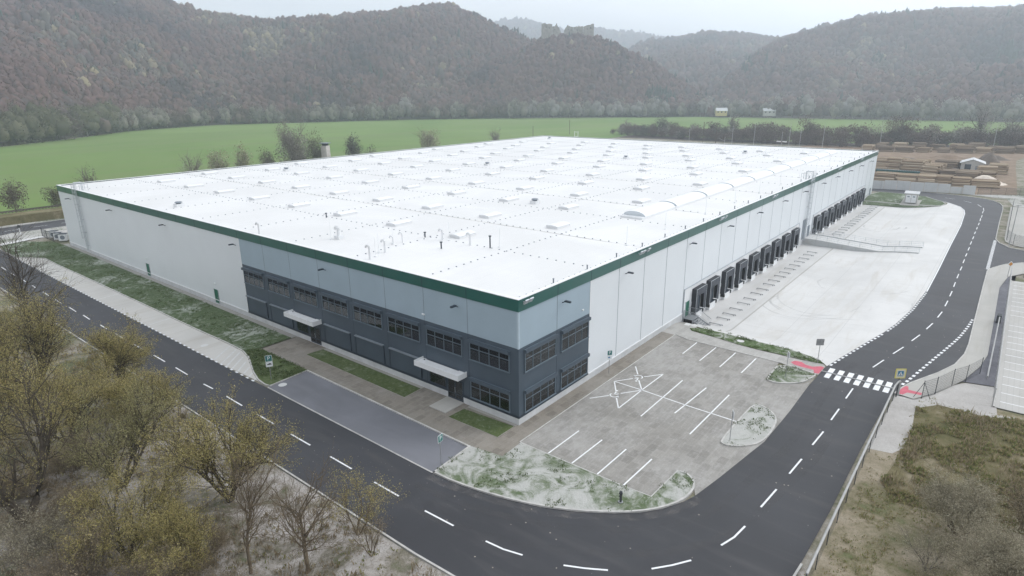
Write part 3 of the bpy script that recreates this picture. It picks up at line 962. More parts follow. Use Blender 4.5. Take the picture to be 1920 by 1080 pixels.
# ------------------------------------------------------------------ road markings
DASH = [[[-13.97, 109.18], [-14.03, 105.95]], [[-14.05, 103.16], [-14.08, 99.91]], [[-14.01, 97.36], [-14.1, 94.39]], [[-14.1, 91.09], [-14.17, 88.8]], [[-14.14, 85.37], [-14.23, 82.08]], [[-14.23, 79.23], [-14.32, 76.33]], [[-14.21, 73.42], [-14.27, 70.31]], [[-14.18, 67.76], [-14.26, 65.02]], [[-14.17, 61.39], [-14.22, 59.07]], [[-14.2, 56.43], [-14.22, 53.75]], [[-14.19, 50.53], [-14.18, 47.49]], [[-14.12, 44.77], [-14.14, 41.7]], [[-14.11, 39.02], [-14.15, 36.01]], [[-14.16, 32.29], [-14.09, 30.35]], [[-14.07, 27.5], [-14.11, 24.33]], [[-14.1, 21.51], [-14.12, 18.44]], [[-14.16, 15.58], [-14.17, 12.53]], [[-14.15, 9.62], [-14.16, 6.64]], [[-14.18, 3.7], [-14.18, 0.75]], [[-14.15, -2.13], [-14.04, -5.01]], [[-13.81, -7.89], [-13.67, -9.38], [-13.3, -10.76]], [[-12.37, -13.47], [-11.73, -14.72], [-10.94, -16.0]], [[-9.06, -18.18], [-7.94, -19.09], [-6.72, -19.9]], [[-4.09, -20.93], [-2.73, -21.34], [-1.1, -21.54]], [[1.76, -21.73], [4.73, -21.97]], [[7.51, -22.15], [10.37, -22.35]], [[13.24, -22.48], [16.24, -22.67]], [[18.91, -22.71], [21.73, -22.8]], [[24.46, -22.83], [27.35, -22.91]], [[34.38, -23.54], [37.38, -24.15]], [[40.03, -24.68], [43.05, -25.33]], [[45.88, -25.81], [48.8, -26.34]], [[51.61, -26.72], [54.55, -27.11]], [[57.51, -27.35], [60.6, -27.59]], [[63.58, -27.64], [66.63, -27.71]], [[69.26, -27.72], [72.41, -27.75]], [[75.2, -27.72], [78.25, -27.7]], [[81.0, -27.69], [84.11, -27.7]], [[86.87, -27.69], [89.82, -27.72]], [[92.7, -27.66], [95.89, -27.67]], [[98.53, -27.62], [101.25, -27.65]], [[104.1, -27.63], [107.25, -27.65]], [[110.05, -27.59], [113.44, -27.61]], [[115.78, -27.6], [118.96, -27.63]], [[121.79, -27.55], [124.72, -27.6]], [[127.6, -27.6], [130.46, -27.57]], [[133.11, -27.59], [136.39, -27.6]], [[138.62, -27.58], [141.49, -27.58]], [[143.86, -27.57], [146.89, -27.57]], [[139.73, -27.54], [142.98, -27.5]], [[144.62, -27.53], [147.8, -27.54]], [[150.56, -27.43], [154.21, -27.42]], [[155.01, -27.49], [159.38, -27.17]], [[160.91, -26.66], [164.73, -25.65]], [[166.72, -24.21], [169.18, -22.32]], [[171.15, -20.08], [172.21, -17.7]]]
mb = MB()
for d in DASH:
    band(mb, d, -0.07, 0.07, 0.012)
structure(mb.build('lane_line', 'marking_white'))
mb = MB()
for x in [[[31.44, -26.78], [31.94, -26.9]], [[32.44, -27.03], [32.94, -27.13]], [[33.39, -27.21], [33.91, -27.31]], [[34.37, -27.4], [34.89, -27.5]], [[35.45, -27.59], [35.97, -27.67]], [[36.42, -27.76], [36.94, -27.86]], [[37.45, -27.95], [37.97, -28.05]], [[38.49, -28.13], [39.01, -28.23]], [[39.52, -28.32], [40.04, -28.42]], [[40.55, -28.5], [41.07, -28.6]], [[41.56, -28.68], [42.08, -28.78]], [[42.54, -28.86], [43.06, -28.96]], [[43.52, -29.05], [44.04, -29.15]], [[44.53, -29.23], [45.05, -29.33]], [[45.55, -29.41], [46.07, -29.51]], [[46.53, -29.59], [47.05, -29.69]], [[47.52, -29.77], [48.04, -29.85]], [[48.53, -29.95], [49.05, -30.03]], [[49.48, -30.09], [50.0, -30.17]], [[50.44, -30.24], [50.96, -30.32]], [[51.46, -30.39], [51.98, -30.45]], [[52.48, -30.5], [53.0, -30.56]], [[53.52, -30.62], [54.04, -30.68]], [[54.57, -30.72], [55.09, -30.78]], [[55.63, -30.84], [56.15, -30.88]], [[56.71, -30.93], [57.23, -30.97]], [[57.79, -31.02], [58.31, -31.06]], [[58.88, -31.09], [59.4, -31.13]]]:
    band(mb, x, -0.14, 0.14, 0.012)
y = 113.0
while y > 28.5:                                      # dotted edge of the layby
    band(mb, [(-10.42, y), (-10.42, y - .5)], -0.10, 0.10, 0.014)
    y -= 1.15
k = 0
ed = [p for p in road_in if 32 <= p[0] <= 70 and p[1] < -18]
acc = 0.0
for a, b_ in zip(ed, ed[1:]):                        # dotted edge of the yard
    L = math.hypot(b_[0] - a[0], b_[1] - a[1])
    t = (1.0 - acc) % 1.0
    while t + .5 < L:
        p = (a[0] + (b_[0] - a[0]) * t / L, a[1] + (b_[1] - a[1]) * t / L)
        q = (a[0] + (b_[0] - a[0]) * (t + .5) / L, a[1] + (b_[1] - a[1]) * (t + .5) / L)
        band(mb, [p, q], -0.30, -0.06, 0.016)
        t += 1.0
    acc = (acc + L) % 1.0
x = 90.4
while x < 117:                                       # give-way row across the side road
    band(mb, [(x, -31.3), (x + .5, -31.3)], -0.25, 0.25, 0.012)
    x += 0.85
structure(mb.build('edge_line', 'marking_white'))
mb = MB()
band(mb, ed[-1:] + [p for p in road_in if p[0] > 70 and p[1] < -17 and p[0] < 165], -0.22, -0.04, 0.016)
structure(mb.build('edge_line', 'marking_white'))
mb = MB()
for q in [-20.1, -21.07, -22.03, -22.97, -23.9, -24.83, -25.7]:
    yc = q
    mb.add([(28.36, yc - .27, 0.012), (31.3, yc - .27, 0.012), (31.3, yc + .27, 0.012), (28.36, yc + .27, 0.012)], [(0, 1, 2, 3)])
structure(mb.build('zebra_crossing', 'marking_white'))
mb = MB()
for d in [[[29.23, -5.08], [24.94, -5.13]], [[29.16, -7.54], [24.22, -7.52]], [[29.02, -9.98], [23.98, -9.98]], [[28.84, -12.44], [23.95, -12.44]], [[2.63, -4.98], [-2.15, -4.93]], [[2.57, -7.48], [-2.16, -7.37]], [[2.53, -9.92], [-2.19, -9.87]], [[2.54, -12.38], [-2.19, -12.29]], [[18.12, -10.82], [11.06, -10.52]], [[18.02, -13.29], [8.31, -13.26]], [[18.26, -8.12], [8.52, -8.22]], [[18.35, -5.79], [13.54, -5.72]], [[13.54, -5.72], [8.58, -5.74]], [[13.54, -2.43], [13.52, -5.7]], [[13.52, -5.7], [13.24, -10.82]], [[13.24, -10.82], [13.13, -17.11]], [[13.54, -2.43], [15.36, -3.68]], [[16.49, -4.44], [18.35, -5.79]], [[18.32, -2.43], [16.65, -3.6]], [[15.38, -4.39], [13.53, -5.71]], [[8.63, -2.4], [10.35, -3.63]], [[11.5, -4.37], [13.47, -5.72]], [[13.54, -2.43], [11.61, -3.74]], [[10.36, -4.51], [8.58, -5.74]]]:
    band(mb, d, -0.065, 0.065, 0.020)
structure(mb.build('parking_line', 'marking_white'))
# dust at the kerb of the bend, wheel tracks, damp stretch by the outer edge
inb = [p for p in road_in if p[1] < 26 and p[0] < 40]
for d0, d1, mt in ((-0.08, -0.85, 'dust_film'), (-1.5, -2.2, 'track_film'), (-3.9, -4.6, 'track_film')):
    mb = MB()
    band(mb, smooth_line([p for p in inb if mt != 'dust_film' or p[0] < 1 and p[1] < 1], 1), d0, d1, 0.006)
    structure(mb.build('road_dust' if 'dust' in mt else 'wheel_track', mt))
# wheelchair symbols on the two wide bays
mb = MB()
for cx, cy, rz in ((16.0, -4.0, PI * .55), (10.85, -4.0, -PI * .45)):
    def P(a, b_):
        return (cx + a * math.cos(rz) - b_ * math.sin(rz), cy + a * math.sin(rz) + b_ * math.cos(rz))
    arc = [P(.42 * math.cos(R(t)), .42 * math.sin(R(t)) - .1) for t in range(150, 400, 20)]
    band(mb, arc, -.06, .06, 0.021)
    band(mb, [P(-.1, .75), P(-.05, .15), P(.35, .15), P(.55, -.35)], -.06, .06, 0.021)
    band(mb, [P(-.08, .45), P(.28, .45)], -.05, .05, 0.022)
    hd = [P(-.1 + .13 * math.cos(t * PI / 4), .98 + .13 * math.sin(t * PI / 4)) for t in range(8)]
    mb.add([(p[0], p[1], 0.021) for p in hd], [tuple(range(8))])
structure(mb.build('wheelchair_marking', 'marking_white'))
mb = MB()
for d in ([(-10.2, 28.8), (-9.75, 29.2)], [(-10.2, 30.0), (-9.3, 30.8)], [(-10.2, 31.2), (-8.8, 32.4)], [(-10.2, 32.4), (-8.3, 34.1)], [(-10.2, 33.6), (-7.8, 35.7)], [(-10.2, 34.8), (-7.3, 37.3)], [(-10.2, 36.0), (-7.1, 38.5)],
          [(-10.3, 37.6), (-7.0, 40.2)], [(-10.35, 56), (-7.0, 56.5)], [(-10.35, 74), (-7.1, 74.5)]):
    band(mb, d, -0.10, 0.10, 0.014)
structure(mb.build('layby_line', 'marking_worn'))
sheet('tactile_paving', [(30.2, -15.9), (30.95, -16.2), (31.0, -16.9), (30.5, -17.4), (30.4, -18.2), (31.1, -18.9), (31.0, -19.28), (28.9, -19.2), (28.75, -18.75), (29.6, -18.5), (29.6, -17.2), (29.75, -16.4)], 0.032, 'marking_red', True)
sheet('tactile_paving', [(28.6, -26.55), (29.7, -26.6), (30.4, -26.85), (31.1, -27.1), (31.1, -27.4), (30.3, -27.5), (30.3, -28.7), (29.7, -28.7), (29.5, -27.5), (28.7, -27.2)], 0.106, 'marking_red')
mb = MB()
for d in ([(-4.7, 147), (-1.8, 147.1)], [(1.0, 147.3), (3.9, 147.3)], [(6.7, 147.4), (9.6, 147.5)], [(-10.5, 147), (-7.6, 147)]):
    band(mb, d, -0.09, 0.09, 0.012)
structure(mb.build('lane_line', 'marking_white'))
mb = MB()
for x, y, z in ((-8.98, 25.3, 0.012), (-8.6, 121.5, 0.10), (32.9, -9.2, 0.06), (-8.9, 42.9, 0.012)):
    mb.add([(x + .45 * math.cos(t * PI / 8), y + .45 * math.sin(t * PI / 8), z + H(x, y)) for t in range(16)], [tuple(range(16))])
structure(mb.build('manhole_cover', 'slab_pale'))

# ------------------------------------------------------------------ the warehouse
LX, LY = 167.6, 119.0
wh = thing('warehouse', 'huge white warehouse with flat white roof, green roof edge and dark grey office corner', 'warehouse')
mb = MB()                                    # white walls
mb.box(-0.0, 48.1, 0.72, 0.2, LY, 11.35)
mb.box(12.05, 0.0, 0.72, LX, 0.2, 11.35)
mb.box(LX - .2, 0.2, 0.0, LX, LY, 11.35)
mb.box(0.2, LY - .2, 0.0, LX - .2, LY, 11.35)
mb.build('wall', 'white_cladding', wh)
mb = MB()
mb.box(0.2, 0.2, -1.3, LX - .2, LY - .2, 0.7)
mb.build('floor_slab', 'plinth_concrete', wh)
mb = MB()
mb.box(0, 0, 7.73, 0.2, 48.1, 11.35)
mb.box(0.2, 0, 7.73, 12.05, 0.2, 11.35)
mb.build('grey_cladding', 'grey_cladding', wh)
mb = MB()
mb.box(0, 0, 0.72, 0.2, 48.1, 7.727)
mb.box(0.2, 0, 0.72, 12.05, 0.2, 7.727)
mb.build('dark_cladding', 'dark_cladding', wh)
for x in [18 + 6 * k for k in range(25)]:    # panel joints
    mb = MB()
    mb.box(x - .035, -0.012, 0.74, x + .035, 0.0, 11.33)
    mb.build('joint_trim', 'mid_metal', wh)
mb = MB()
for x in (6.05,):
    mb.box(x - .03, -0.012, 7.74, x + .03, 0, 11.33)
for k in range(1, 8):
    mb.box(-0.012, 6 * k + .2 - .03, 7.74, 0, 6 * k + .2 + .03, 11.33)
mb.build('joint_trim', 'mid_metal', wh)
mb = MB()
for k in range(1, 8):
    mb.box(-0.012, 6 * k + .2 - .03, 0.95, 0, 6 * k + .2 + .03, 7.72)
mb.box(6.02, -0.012, 0.95, 6.08, 0, 7.72)
mb.build('joint_trim', 'dark_metal', wh)
mb = MB()
mb.box(-0.05, -0.05, 0.74, 0.14, 0.14, 7.72)
mb.build('corner_trim', 'dark_cladding', wh)
mb = MB()
mb.box(-0.05, -0.05, 7.725, 0.14, 0.14, 11.30)
mb.build('corner_trim', 'corner_grey', wh)
mb = MB()
mb.box(11.98, -0.03, 0.74, 12.12, 0.0, 11.32)
mb.box(-0.03, 48.03, 0.74, 0.0, 48.17, 11.32)
mb.build('corner_trim', 'white_paint', wh)
for k in range(1):
    mb = MB()
    mb.box(-0.09, -0.09, 11.31, 0.0, LY + .09, 12.44)
    mb.box(0.0, -0.09, 11.31, LX + .09, 0.0, 12.44)
    mb.box(LX, 0.0, 11.31, LX + .09, LY + .09, 12.44)
    mb.box(0.0, LY, 11.31, LX, LY + .09, 12.44)
    mb.build('parapet_band', 'green_band', wh)
mb = MB()
for x in [6 * k for k in range(1, 28)]:
    mb.box(x - .03, -0.10, 11.32, x + .03, -0.092, 12.43)
for y in [6 * k + .2 for k in range(1, 20)]:
    mb.box(-0.10, y - .03, 11.32, -0.092, y + .03, 12.43)
mb.build('band_joint', 'dark_metal', wh)
mb = MB()
mb.box(-0.12, -0.12, 12.44, 0.30, LY + .12, 12.50)
mb.box(0.30, -0.12, 12.44, LX + .12, 0.30, 12.50)
mb.box(LX - .3, 0.30, 12.44, LX + .12, LY + .12, 12.50)
mb.box(0.30, LY - .3, 12.44, LX - .3, LY + .12, 12.50)
mb.build('coping', 'white_paint', wh)
mb = MB()
mb.box(0.0, 0.0, 12.0, LX, LY, 12.28)
mb.build('roof', 'roof_membrane', wh)
mb = MB()                                    # plinth
mb.box(-0.04, -0.04, -0.3, 0.2, LY, 0.70)
mb.box(0.2, -0.04, -1.3, 36.2, 0.2, 0.70)
mb.build('plinth', 'plinth_concrete', wh)
for a, b_ in ((155.4, LX), (91.0, 101.6)):
    mb = MB()
    mb.box(a, -0.04, -1.3, b_, 0.2, 0.70)
    mb.build('plinth', 'plinth_concrete', wh)
mb = MB()
mb.box(-0.07, -0.07, 0.70, 0.0, 48.1, 0.78)
mb.box(0.0, -0.07, 0.70, 12.05, 0.0, 0.78)
mb.box(-0.05, -0.055, 0.79, 0.0, 48.05, 0.93)
mb.box(0.0, -0.055, 0.79, 12.0, 0.0, 0.93)
mb.build('base_trim', 'dark_metal', wh)
mb = MB()
mb.box(-0.07, 48.15, 0.68, 0.0, LY, 0.80)
mb.build('base_trim', 'white_paint', wh)
mb = MB()
mb.box(12.1, -0.07, 0.68, 36.1, 0.0, 0.80)
mb.build('base_trim', 'white_paint', wh)
# dock walls
mb = MB()
for a, b_ in ((36.2, 91.0), (101.6, 155.4)):
    mb.box(a, -0.05, -1.35, b_, 0.0, 4.05)
mb.build('dock_wall', 'white_paint', wh)
mb = MB()
for a, b_ in ((36.2, 91.0), (101.6, 155.4)):
    mb.box(a - .06, -0.12, 4.06, b_ + .06, 0.0, 4.18)
    mb.box(a - .06, -0.12, -0.4, a + .06, -0.052, 4.058)
    mb.box(b_ - .06, -0.12, -0.4, b_ + .06, -0.052, 4.058)
mb.build('dock_wall_trim', 'zinc', wh)

# loading docks
def make_dock(xc):
    mb = MB()                                # shelter: deep box with curtains
    w, t, p = 1.75, 3.55, 0.75
    mb.box(xc - w, -p, 0.0, xc - w + .10, -0.052, t, 0)
    mb.box(xc + w - .10, -p, 0.0, xc + w, -0.052, t, 0)
    mb.box(xc - w + .10, -p, t - .10, xc + w - .10, -0.052, t, 0)
    mb.box(xc - w + .10, -p + .02, t - 1.1, xc + w - .10, -p + .06, t - .10, 1)
    mb.box(xc - w + .10, -p + .02, 0.15, xc - w + .72, -p + .06, t - 1.1, 1)
    mb.box(xc + w - .72, -p + .02, 0.15, xc + w - .10, -p + .06, t - 1.1, 1)
    s = mb.build('dock_shelter', ['dock_black', 'dock_front'], wh)
    mb = MB()
    for a, b_ in ((xc - w - .02, xc - w + .05), (xc + w - .05, xc + w + .02)):
        mb.box(a, -p - .03, 0.0, b_, -p + .0, t + .02)
    mb.box(xc - w + .05, -p - .03, t - .05, xc + w - .05, -p, t + .02)
    mb.build('frame_edge', 'zinc', s)
    mb = MB()
    mb.box(xc - 1.3, -0.09, 0.0, xc + 1.3, -0.052, 2.8)
    for k in range(1, 5):
        mb.box(xc - 1.28, -0.105, k * .56 - .02, xc + 1.28, -0.09, k * .56 + .02)
    mb.build('dock_door', 'door_grey', s)
    mb = MB()                                # concrete lip with the stepped cut seen beside each dock
    mb.box(xc - 1.0, -0.55, -1.3, xc + 1.25, -0.052, -0.03)
    mb.box(xc + 1.25, -0.35, -1.3, xc + 1.8, -0.052, -0.35)
    mb.build('leveller_pit', 'white_paint', s)
    mb = MB()
    mb.box(xc - 0.98, -0.62, -0.03, xc + 1.2, -0.06, 0.03)
    mb.build('leveller', 'dark_metal', s)
    for sx in (-1.35, 1.35):
        mb = MB()
        mb.box(xc + sx - .14, -0.66, -0.55, xc + sx + .14, -0.36 if sx > 0 else -0.055, -0.05)
        mb.build('bumper', 'rubber', s)
    mb = MB()
    mb.box(xc - w - .30, -0.16, 1.2, xc - w - .15, -0.052, 1.75)
    mb.build('control_box', 'sign_white', s)


NEAR = [40.6, 45.62, 51.55, 57.5, 63.55, 69.55, 75.5, 81.55, 87.6]
FAR = [104.2, 110.15, 116.1, 122.05, 128.1, 134.2, 140.1, 145.9, 151.6]
for xc in NEAR + FAR:
    make_dock(xc)

# roof fittings
mb = MB()
mb.box(-1.5, -.95, 0, 1.5, .95, 0.30)
curb = mb.build('skylight', 'skylight_curb', wh)
mb = MB()
n = 6
rows = []
for j in range(n + 1):
    yy = -1.0 + 2.0 * j / n
    rows.append((yy, 0.30 + 0.16 * (1 - (yy / 1.0) ** 2)))
for (ya, za), (yb, zb) in zip(rows, rows[1:]):
    mb.add([(-1.55, ya, za), (1.55, ya, za), (1.55, yb, zb), (-1.55, yb, zb)], [(0, 1, 2, 3)])
mb.add([(-1.55, y, z) for y, z in rows] + [(-1.55, -1.0, .30)], [tuple(range(n + 2))])
mb.add([(1.55, y, z) for y, z in rows][::-1] + [(1.55, 1.0, .30)], [tuple(range(n + 2))])
lid = mb.build('skylight_lid', 'skylight_white', curb)
spots = []
for i, x in enumerate([16.1, 28.0, 40.5, 52.0, 64.7, 76.2, 89.9, 100.9, 114.9, 125.6, 138.4, 149.6, 161.8]):
    if i % 2 == 0:
        ys = [21.8 + 12.12 * k for k in range(8)]
    else:
        ys = [15.15 + 12.12 * k for k in range(9)]
    spots += [(x, y) for y in ys]
spots = spots[:100]
for k, (x, y) in enumerate(spots):
    if k == 0:
        curb.location = (x, y, 12.28)
        continue
    c = curb.copy()
    COL.objects.link(c)
    c.location = (x, y, 12.28)
    c.parent = wh
    l = lid.copy()
    COL.objects.link(l)
    l.parent = c
# barrel vault rooflight in segments
xs = [38.7, 49.9, 62.1, 74.5, 86.3, 98.6, 110.8, 123.0, 135.2, 147.2, 155.5]
for a, b_ in zip(xs, xs[1:]):
    y0, y1, zb, hh = 8.15, 11.65, 12.28, 0.66
    mb = MB()
    mb.box(a + .05, y0, zb, b_ - .05, y1, zb + .28)
    s = mb.build('barrel_skylight', 'skylight_curb', wh)
    n = 14
    arc = [((y0 + y1) / 2 - math.cos(PI * k / n) * (y1 - y0) / 2, zb + .28 + math.sin(PI * k / n) * hh) for k in range(n + 1)]
    mb = MB()
    x0, x1 = a + (1.0 if a < 40 else .35), b_ - .35
    for (ya, za), (yb, z2) in zip(arc, arc[1:]):
        mb.add([(x0, ya, za), (x1, ya, za), (x1, yb, z2), (x0, yb, z2)], [(0, 1, 2, 3)])
    mb.build('vault', 'barrel_white', s, smooth=True)
    for xx in (x0 + .02, x1 - .02):
        mb = MB()
        mb.add([(xx, y, z) for y, z in arc], [tuple(range(n + 1))])
        mb.build('end_panel', 'barrel_end', s)
# gutters (valleys) with dirt, conductor holders, edge posts
mb = MB()
for x in (24.25, 48.5, 72.7, 97.0, 121.2, 145.4):
    mb.add([(x - .14, 0.5, 12.284), (x + .14, 0.5, 12.284), (x + .14, LY - .5, 12.284), (x - .14, LY - .5, 12.284)], [(0, 1, 2, 3)])
mb.build('valley_gutter', 'gutter_dirt', wh)
mb = MB()
rd = random.Random(4)
def dot(x, y):
    mb.box(x - .06, y - .06, 12.28, x + .06, y + .06, 12.36)
for y in [12.25 + 12.12 * k for k in range(9)]:
    x = 1.5
    while x < LX - 1:
        dot(x, y + rd.uniform(-.05, .05))
        x += 1.15
for x in [13.0, 24.25, 37.5, 48.5, 61.5, 72.7, 85.5, 97, 109.5, 121.2, 133.5, 145.4, 157.5]:
    y = 1.8
    while y < LY - 1:
        dot(x + .3 + rd.uniform(-.05, .05), y)
        y += 1.15
for x in range(1, 167):
    dot(x, 0.62)
mb.build('conductor_holder', 'mid_metal', wh)['kind'] = 'stuff'
for x in range(6, 168, 6):
    mb = MB()
    mb.tube((x, 0.45, 12.28), (x, 0.45, 12.85), .07, .07, 6)
    mb.tube((x, 0.45, 12.85), (x, 0.45, 12.90), .10, .10, 6)
    mb.build('edge_post', 'mid_metal', wh)
for x, y in [(24.0, 2.5), (35, 2.8), (48, 2.6), (60, 2.6), (72, 2.6), (84, 2.6), (97, 2.6), (110, 2.6), (122, 2.6), (134, 2.6), (146, 2.6), (158, 2.6), (7.8, 25.6), (13.2, 21.3), (14.2, 14.0), (2.5, 22.4), (4.6, 33.6), (3.8, 23.4)]:
    mb = MB()
    mb.tube((x, y, 12.28), (x, y, 14.6), .030, .018, 5)
    mb.tube((x, y, 12.28), (x, y, 12.40), .22, .18, 8)
    mb.build('lightning_rod', 'white_paint', wh)
# vent pipes: goosenecks and straight stacks
for x, y, h, g in [(a_, b_, c_ - .45, d_) for a_, b_, c_, d_ in ((5.5, 33.2, 1.6, 2), (1.4, 22.0, 1.7, 1), (4.4, 23.0, 1.6, 1), (7.5, 25.2, 1.2, 1), (8.9, 25.1, 1.4, 1), (12.8, 22.1, 1.5, 1), (12.9, 17.5, 1.6, 1), (0.9, 44, 1.6, 1))]:
    mb = MB()
    r = .13 if g == 1 else .22
    if h < 1.0:
        r = .09
    mb.tube((x, y, 12.28), (x, y, 12.28 + h), r, r, 10)
    pts = [(x, y + .30 - .30 * math.cos(t), 12.28 + h + .30 * math.sin(t)) for t in [PI * k / 6 for k in range(7)]]
    for a, b_ in zip(pts, pts[1:]):
        mb.tube(a, b_, r, r, 10)
    if g == 2:
        mb.box(x - .4, y - .5, 12.28, x + .4, y + .5, 12.7)
    mb.build('vent_pipe', 'skylight_curb', wh, smooth=False)
for x, y, h in ((12.6, 25.0, .6), (9.6, 19.1, .75), (13.3, 14.7, 1.4), (12.9, 46.3, .6)):
    mb = MB()
    mb.tube((x, y, 12.28), (x, y, 12.28 + h), .085, .085, 10)
    mb.tube((x, y, 12.28 + h), (x, y, 12.28 + h + .1), .17, .17, 10)
    mb.build('vent_pipe', 'dark_metal', wh)
for x, y in ((40.6, 28.5), (77, 70.4), (155, 107.1), (141, 29), (41.4, 102.2), (110, 50), (4.0, 74.0)):
    mb = MB()
    mb.box(x - .6, y - .6, 12.28, x + .6, y + .6, 12.75)
    v = mb.build('roof_fan', 'skylight_curb', wh)
    mb = MB()
    mb.tube((x, y, 12.75), (x, y, 12.95), .38, .42, 10)
    mb.tube((x, y, 12.95), (x, y, 13.10), .62, .45, 10)
    mb.build('fan_cowl', 'mid_metal', v)

# windows
def window(side, a, b_, z0, z1, papers):
    """side 'L': plane x=0, a..b along y; side 'R': plane y=0, along x"""
    def put(mb, u0, u1, w0, w1, d0, d1, mi=0):
        if side == 'L':
            mb.box(-d1, u0, w0, -d0, u1, w1, mi)
        else:
            mb.box(u0, -d1, w0, u1, -d0, w1, mi)
    mb = MB()
    t = .10
    put(mb, a, b_, z1 - .05, z1, 0, .14)
    put(mb, a, a + t, z0, z1 - .05, 0, .12)
    put(mb, b_ - t, b_, z0, z1 - .05, 0, .12)
    put(mb, a - .05, b_ + .05, z0 - .10, z0 - .002, 0, .18)
    n = 4
    zt = z0 + (z1 - .3 - z0) * .64
    for k in range(1, n):
        u = a + (b_ - a) * k / n
        put(mb, u - .035, u + .035, z0, z1 - .05, .05, .10)
    put(mb, a + t, b_ - t, zt - .035, zt + .035, .051, .099)
    fr = mb.build('window', 'window_frame', wh)
    mb = MB()
    put(mb, a - .06, b_ + .06, z1 - .30, z1 + .02, .142, .34)
    mb.build('shutter_box', 'dark_cladding', fr)
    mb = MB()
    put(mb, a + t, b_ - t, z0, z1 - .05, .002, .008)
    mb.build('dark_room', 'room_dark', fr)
    if papers:
        mb = MB()
        for k in range(n):
            u0 = a + (b_ - a) * k / n + .13
            u1 = a + (b_ - a) * (k + 1) / n - .10
            if papers == 'x':
                if k % 2 == 0:
                    for q in range(2):
                        s = [(u0, z0 + .3), (u1 + .6, z0 + .9)] if q else [(u0, z0 + .85), (u1 + .6, z0 + .35)]
                        p = [((-.02, u, w) if side == 'L' else (u, -.02, w)) for u, w in s]
                        mb.tube(p[0], p[1], .022, .022, 4)
                continue
            put(mb, u0, u1, z0 + .12, zt - .10 - .12 * ((k * 7) % 3) / 3, .014, .02)
        mb.build('paper_cover', 'paper', fr)
    mb = MB()
    put(mb, a + t, b_ - t, z0, z1 - .05, .062, .066)
    mb.build('pane', 'window_glass', fr)
    return fr


def shutter(a, b_, z0, z1):
    mb = MB()
    mb.box(-.10, a, z0, 0, b_, z1)
    k = z0 + .1
    while k < z1 - .05:
        mb.box(-.112, a + .04, k, -.10, b_ - .04, k + .05)
        k += .12
    s = mb.build('shutter', 'dark_cladding', wh)
    mb = MB()
    mb.box(-.30, a - .05, z1, 0, b_ + .05, z1 + .10)
    mb.build('shutter_box', 'mid_metal', s)
    for u0, u1 in ((a - .06, a - .004), (b_ + .004, b_ + .06)):
        mb = MB()
        mb.box(-.14, u0, z0, 0, u1, z1 - .002)
        mb.build('guide_rail', 'dark_metal', s)


for k in range(8):
    a = 1.0 + 5.97 * k
    window('L', a, a + 5.0, 5.2, 7.3, True if k >= 3 else None)
    if k == 0:
        window('L', a, a + 5.0, 1.1, 3.25, None)
    elif k not in (1, 5):
        shutter(a + .1, a + 4.95, 1.0, 3.2)
window('R', 0.8, 5.8, 5.2, 7.42, 'x')
window('R', 6.75, 11.75, 5.2, 7.42, None)
window('R', 0.8, 5.8, 1.05, 3.3, None)
window('R', 6.75, 11.75, 1.05, 3.3, 'x')


def entrance(ya, yb, yd0, yd1, yw0, yw1):
    mb = MB()
    mb.box(-1.25, ya, 3.10, 0.0, yb, 3.46)
    c = mb.build('canopy', 'white_paint', wh)
    mb = MB()
    mb.box(-1.29, ya - .04, 3.05, -1.21, yb + .04, 3.62)
    mb.box(-1.21, ya - .04, 3.05, 0.0, ya + .04, 3.62)
    mb.box(-1.21, yb - .04, 3.05, 0.0, yb + .04, 3.62)
    mb.build('canopy_rim', 'white_paint', c)
    mb = MB()
    mb.box(-.12, ya + 1.0, 3.465, -.05, yb - .6, 3.50)
    mb.tube((-.3, yb - .5, 3.46), (-.3, yb - .5, 3.52), .08, .08, 8)
    mb.build('drain', 'dark_metal', c)
    mb = MB()
    mb.box(-.06, yd0, 0.10, 0.0, yd1, 2.35)
    d = mb.build('door', 'dark_metal', wh)
    mb = MB()
    mb.box(-.066, yd0 + .12, 0.3, -.062, (yd0 + yd1) / 2 - .08, 2.2)
    mb.box(-.066, (yd0 + yd1) / 2 + .08, 0.3, -.062, yd1 - .12, 2.2)
    mb.build('door_glass', 'window_glass', d)
    mb = MB()
    mb.tube((-.12, (yd0 + yd1) / 2, .9), (-.12, (yd0 + yd1) / 2, 1.5), .02, .02, 6)
    mb.build('handle', 'zinc', d)
    mb = MB()
    mb.box(-.08, yw0, 1.0, 0.0, yw1, 2.4)
    w = mb.build('side_window', 'dark_metal', wh)
    mb = MB()
    mb.box(-.086, yw0 + .1, 1.1, -.081, yw1 - .1, 2.3)
    mb.build('pane', 'window_glass', w)


entrance(6.55, 12.7, 7.05, 9.2, 9.4, 11.8)
entrance(30.6, 36.7, 31.0, 33.2, 33.5, 36.0)


def side_door(p0, p1, plane, col, z0=0.25, z1=2.35):
    mb = MB()
    if plane == 'L':
        mb.box(-.05, p0, z0, 0, p1, z1)
    else:
        mb.box(p0, -.10, z0, p1, -.052 if 36 < p0 < 91 else 0, z1)
    d = mb.build('door', col, wh)
    mb = MB()
    if plane == 'L':
        mb.box(-.08, p0 - .08, z0, 0, p0 - .003, z1 + .08)
        mb.box(-.08, p1 + .003, z0, 0, p1 + .08, z1 + .08)
        mb.tube((-.10, p0 + .12, z0 + .95), (-.10, p0 + .30, z0 + .95), .02, .02, 6)
    else:
        mb.box(p0 - .08, -.13, z0, p0 - .003, -.053, z1 + .08)
        mb.box(p1 + .003, -.13, z0, p1 + .08, -.053, z1 + .08)
        mb.tube((p1 - .12, -.14, z0 + .95), (p1 - .3, -.14, z0 + .95), .02, .02, 6)
    mb.build('handle', 'zinc', d)


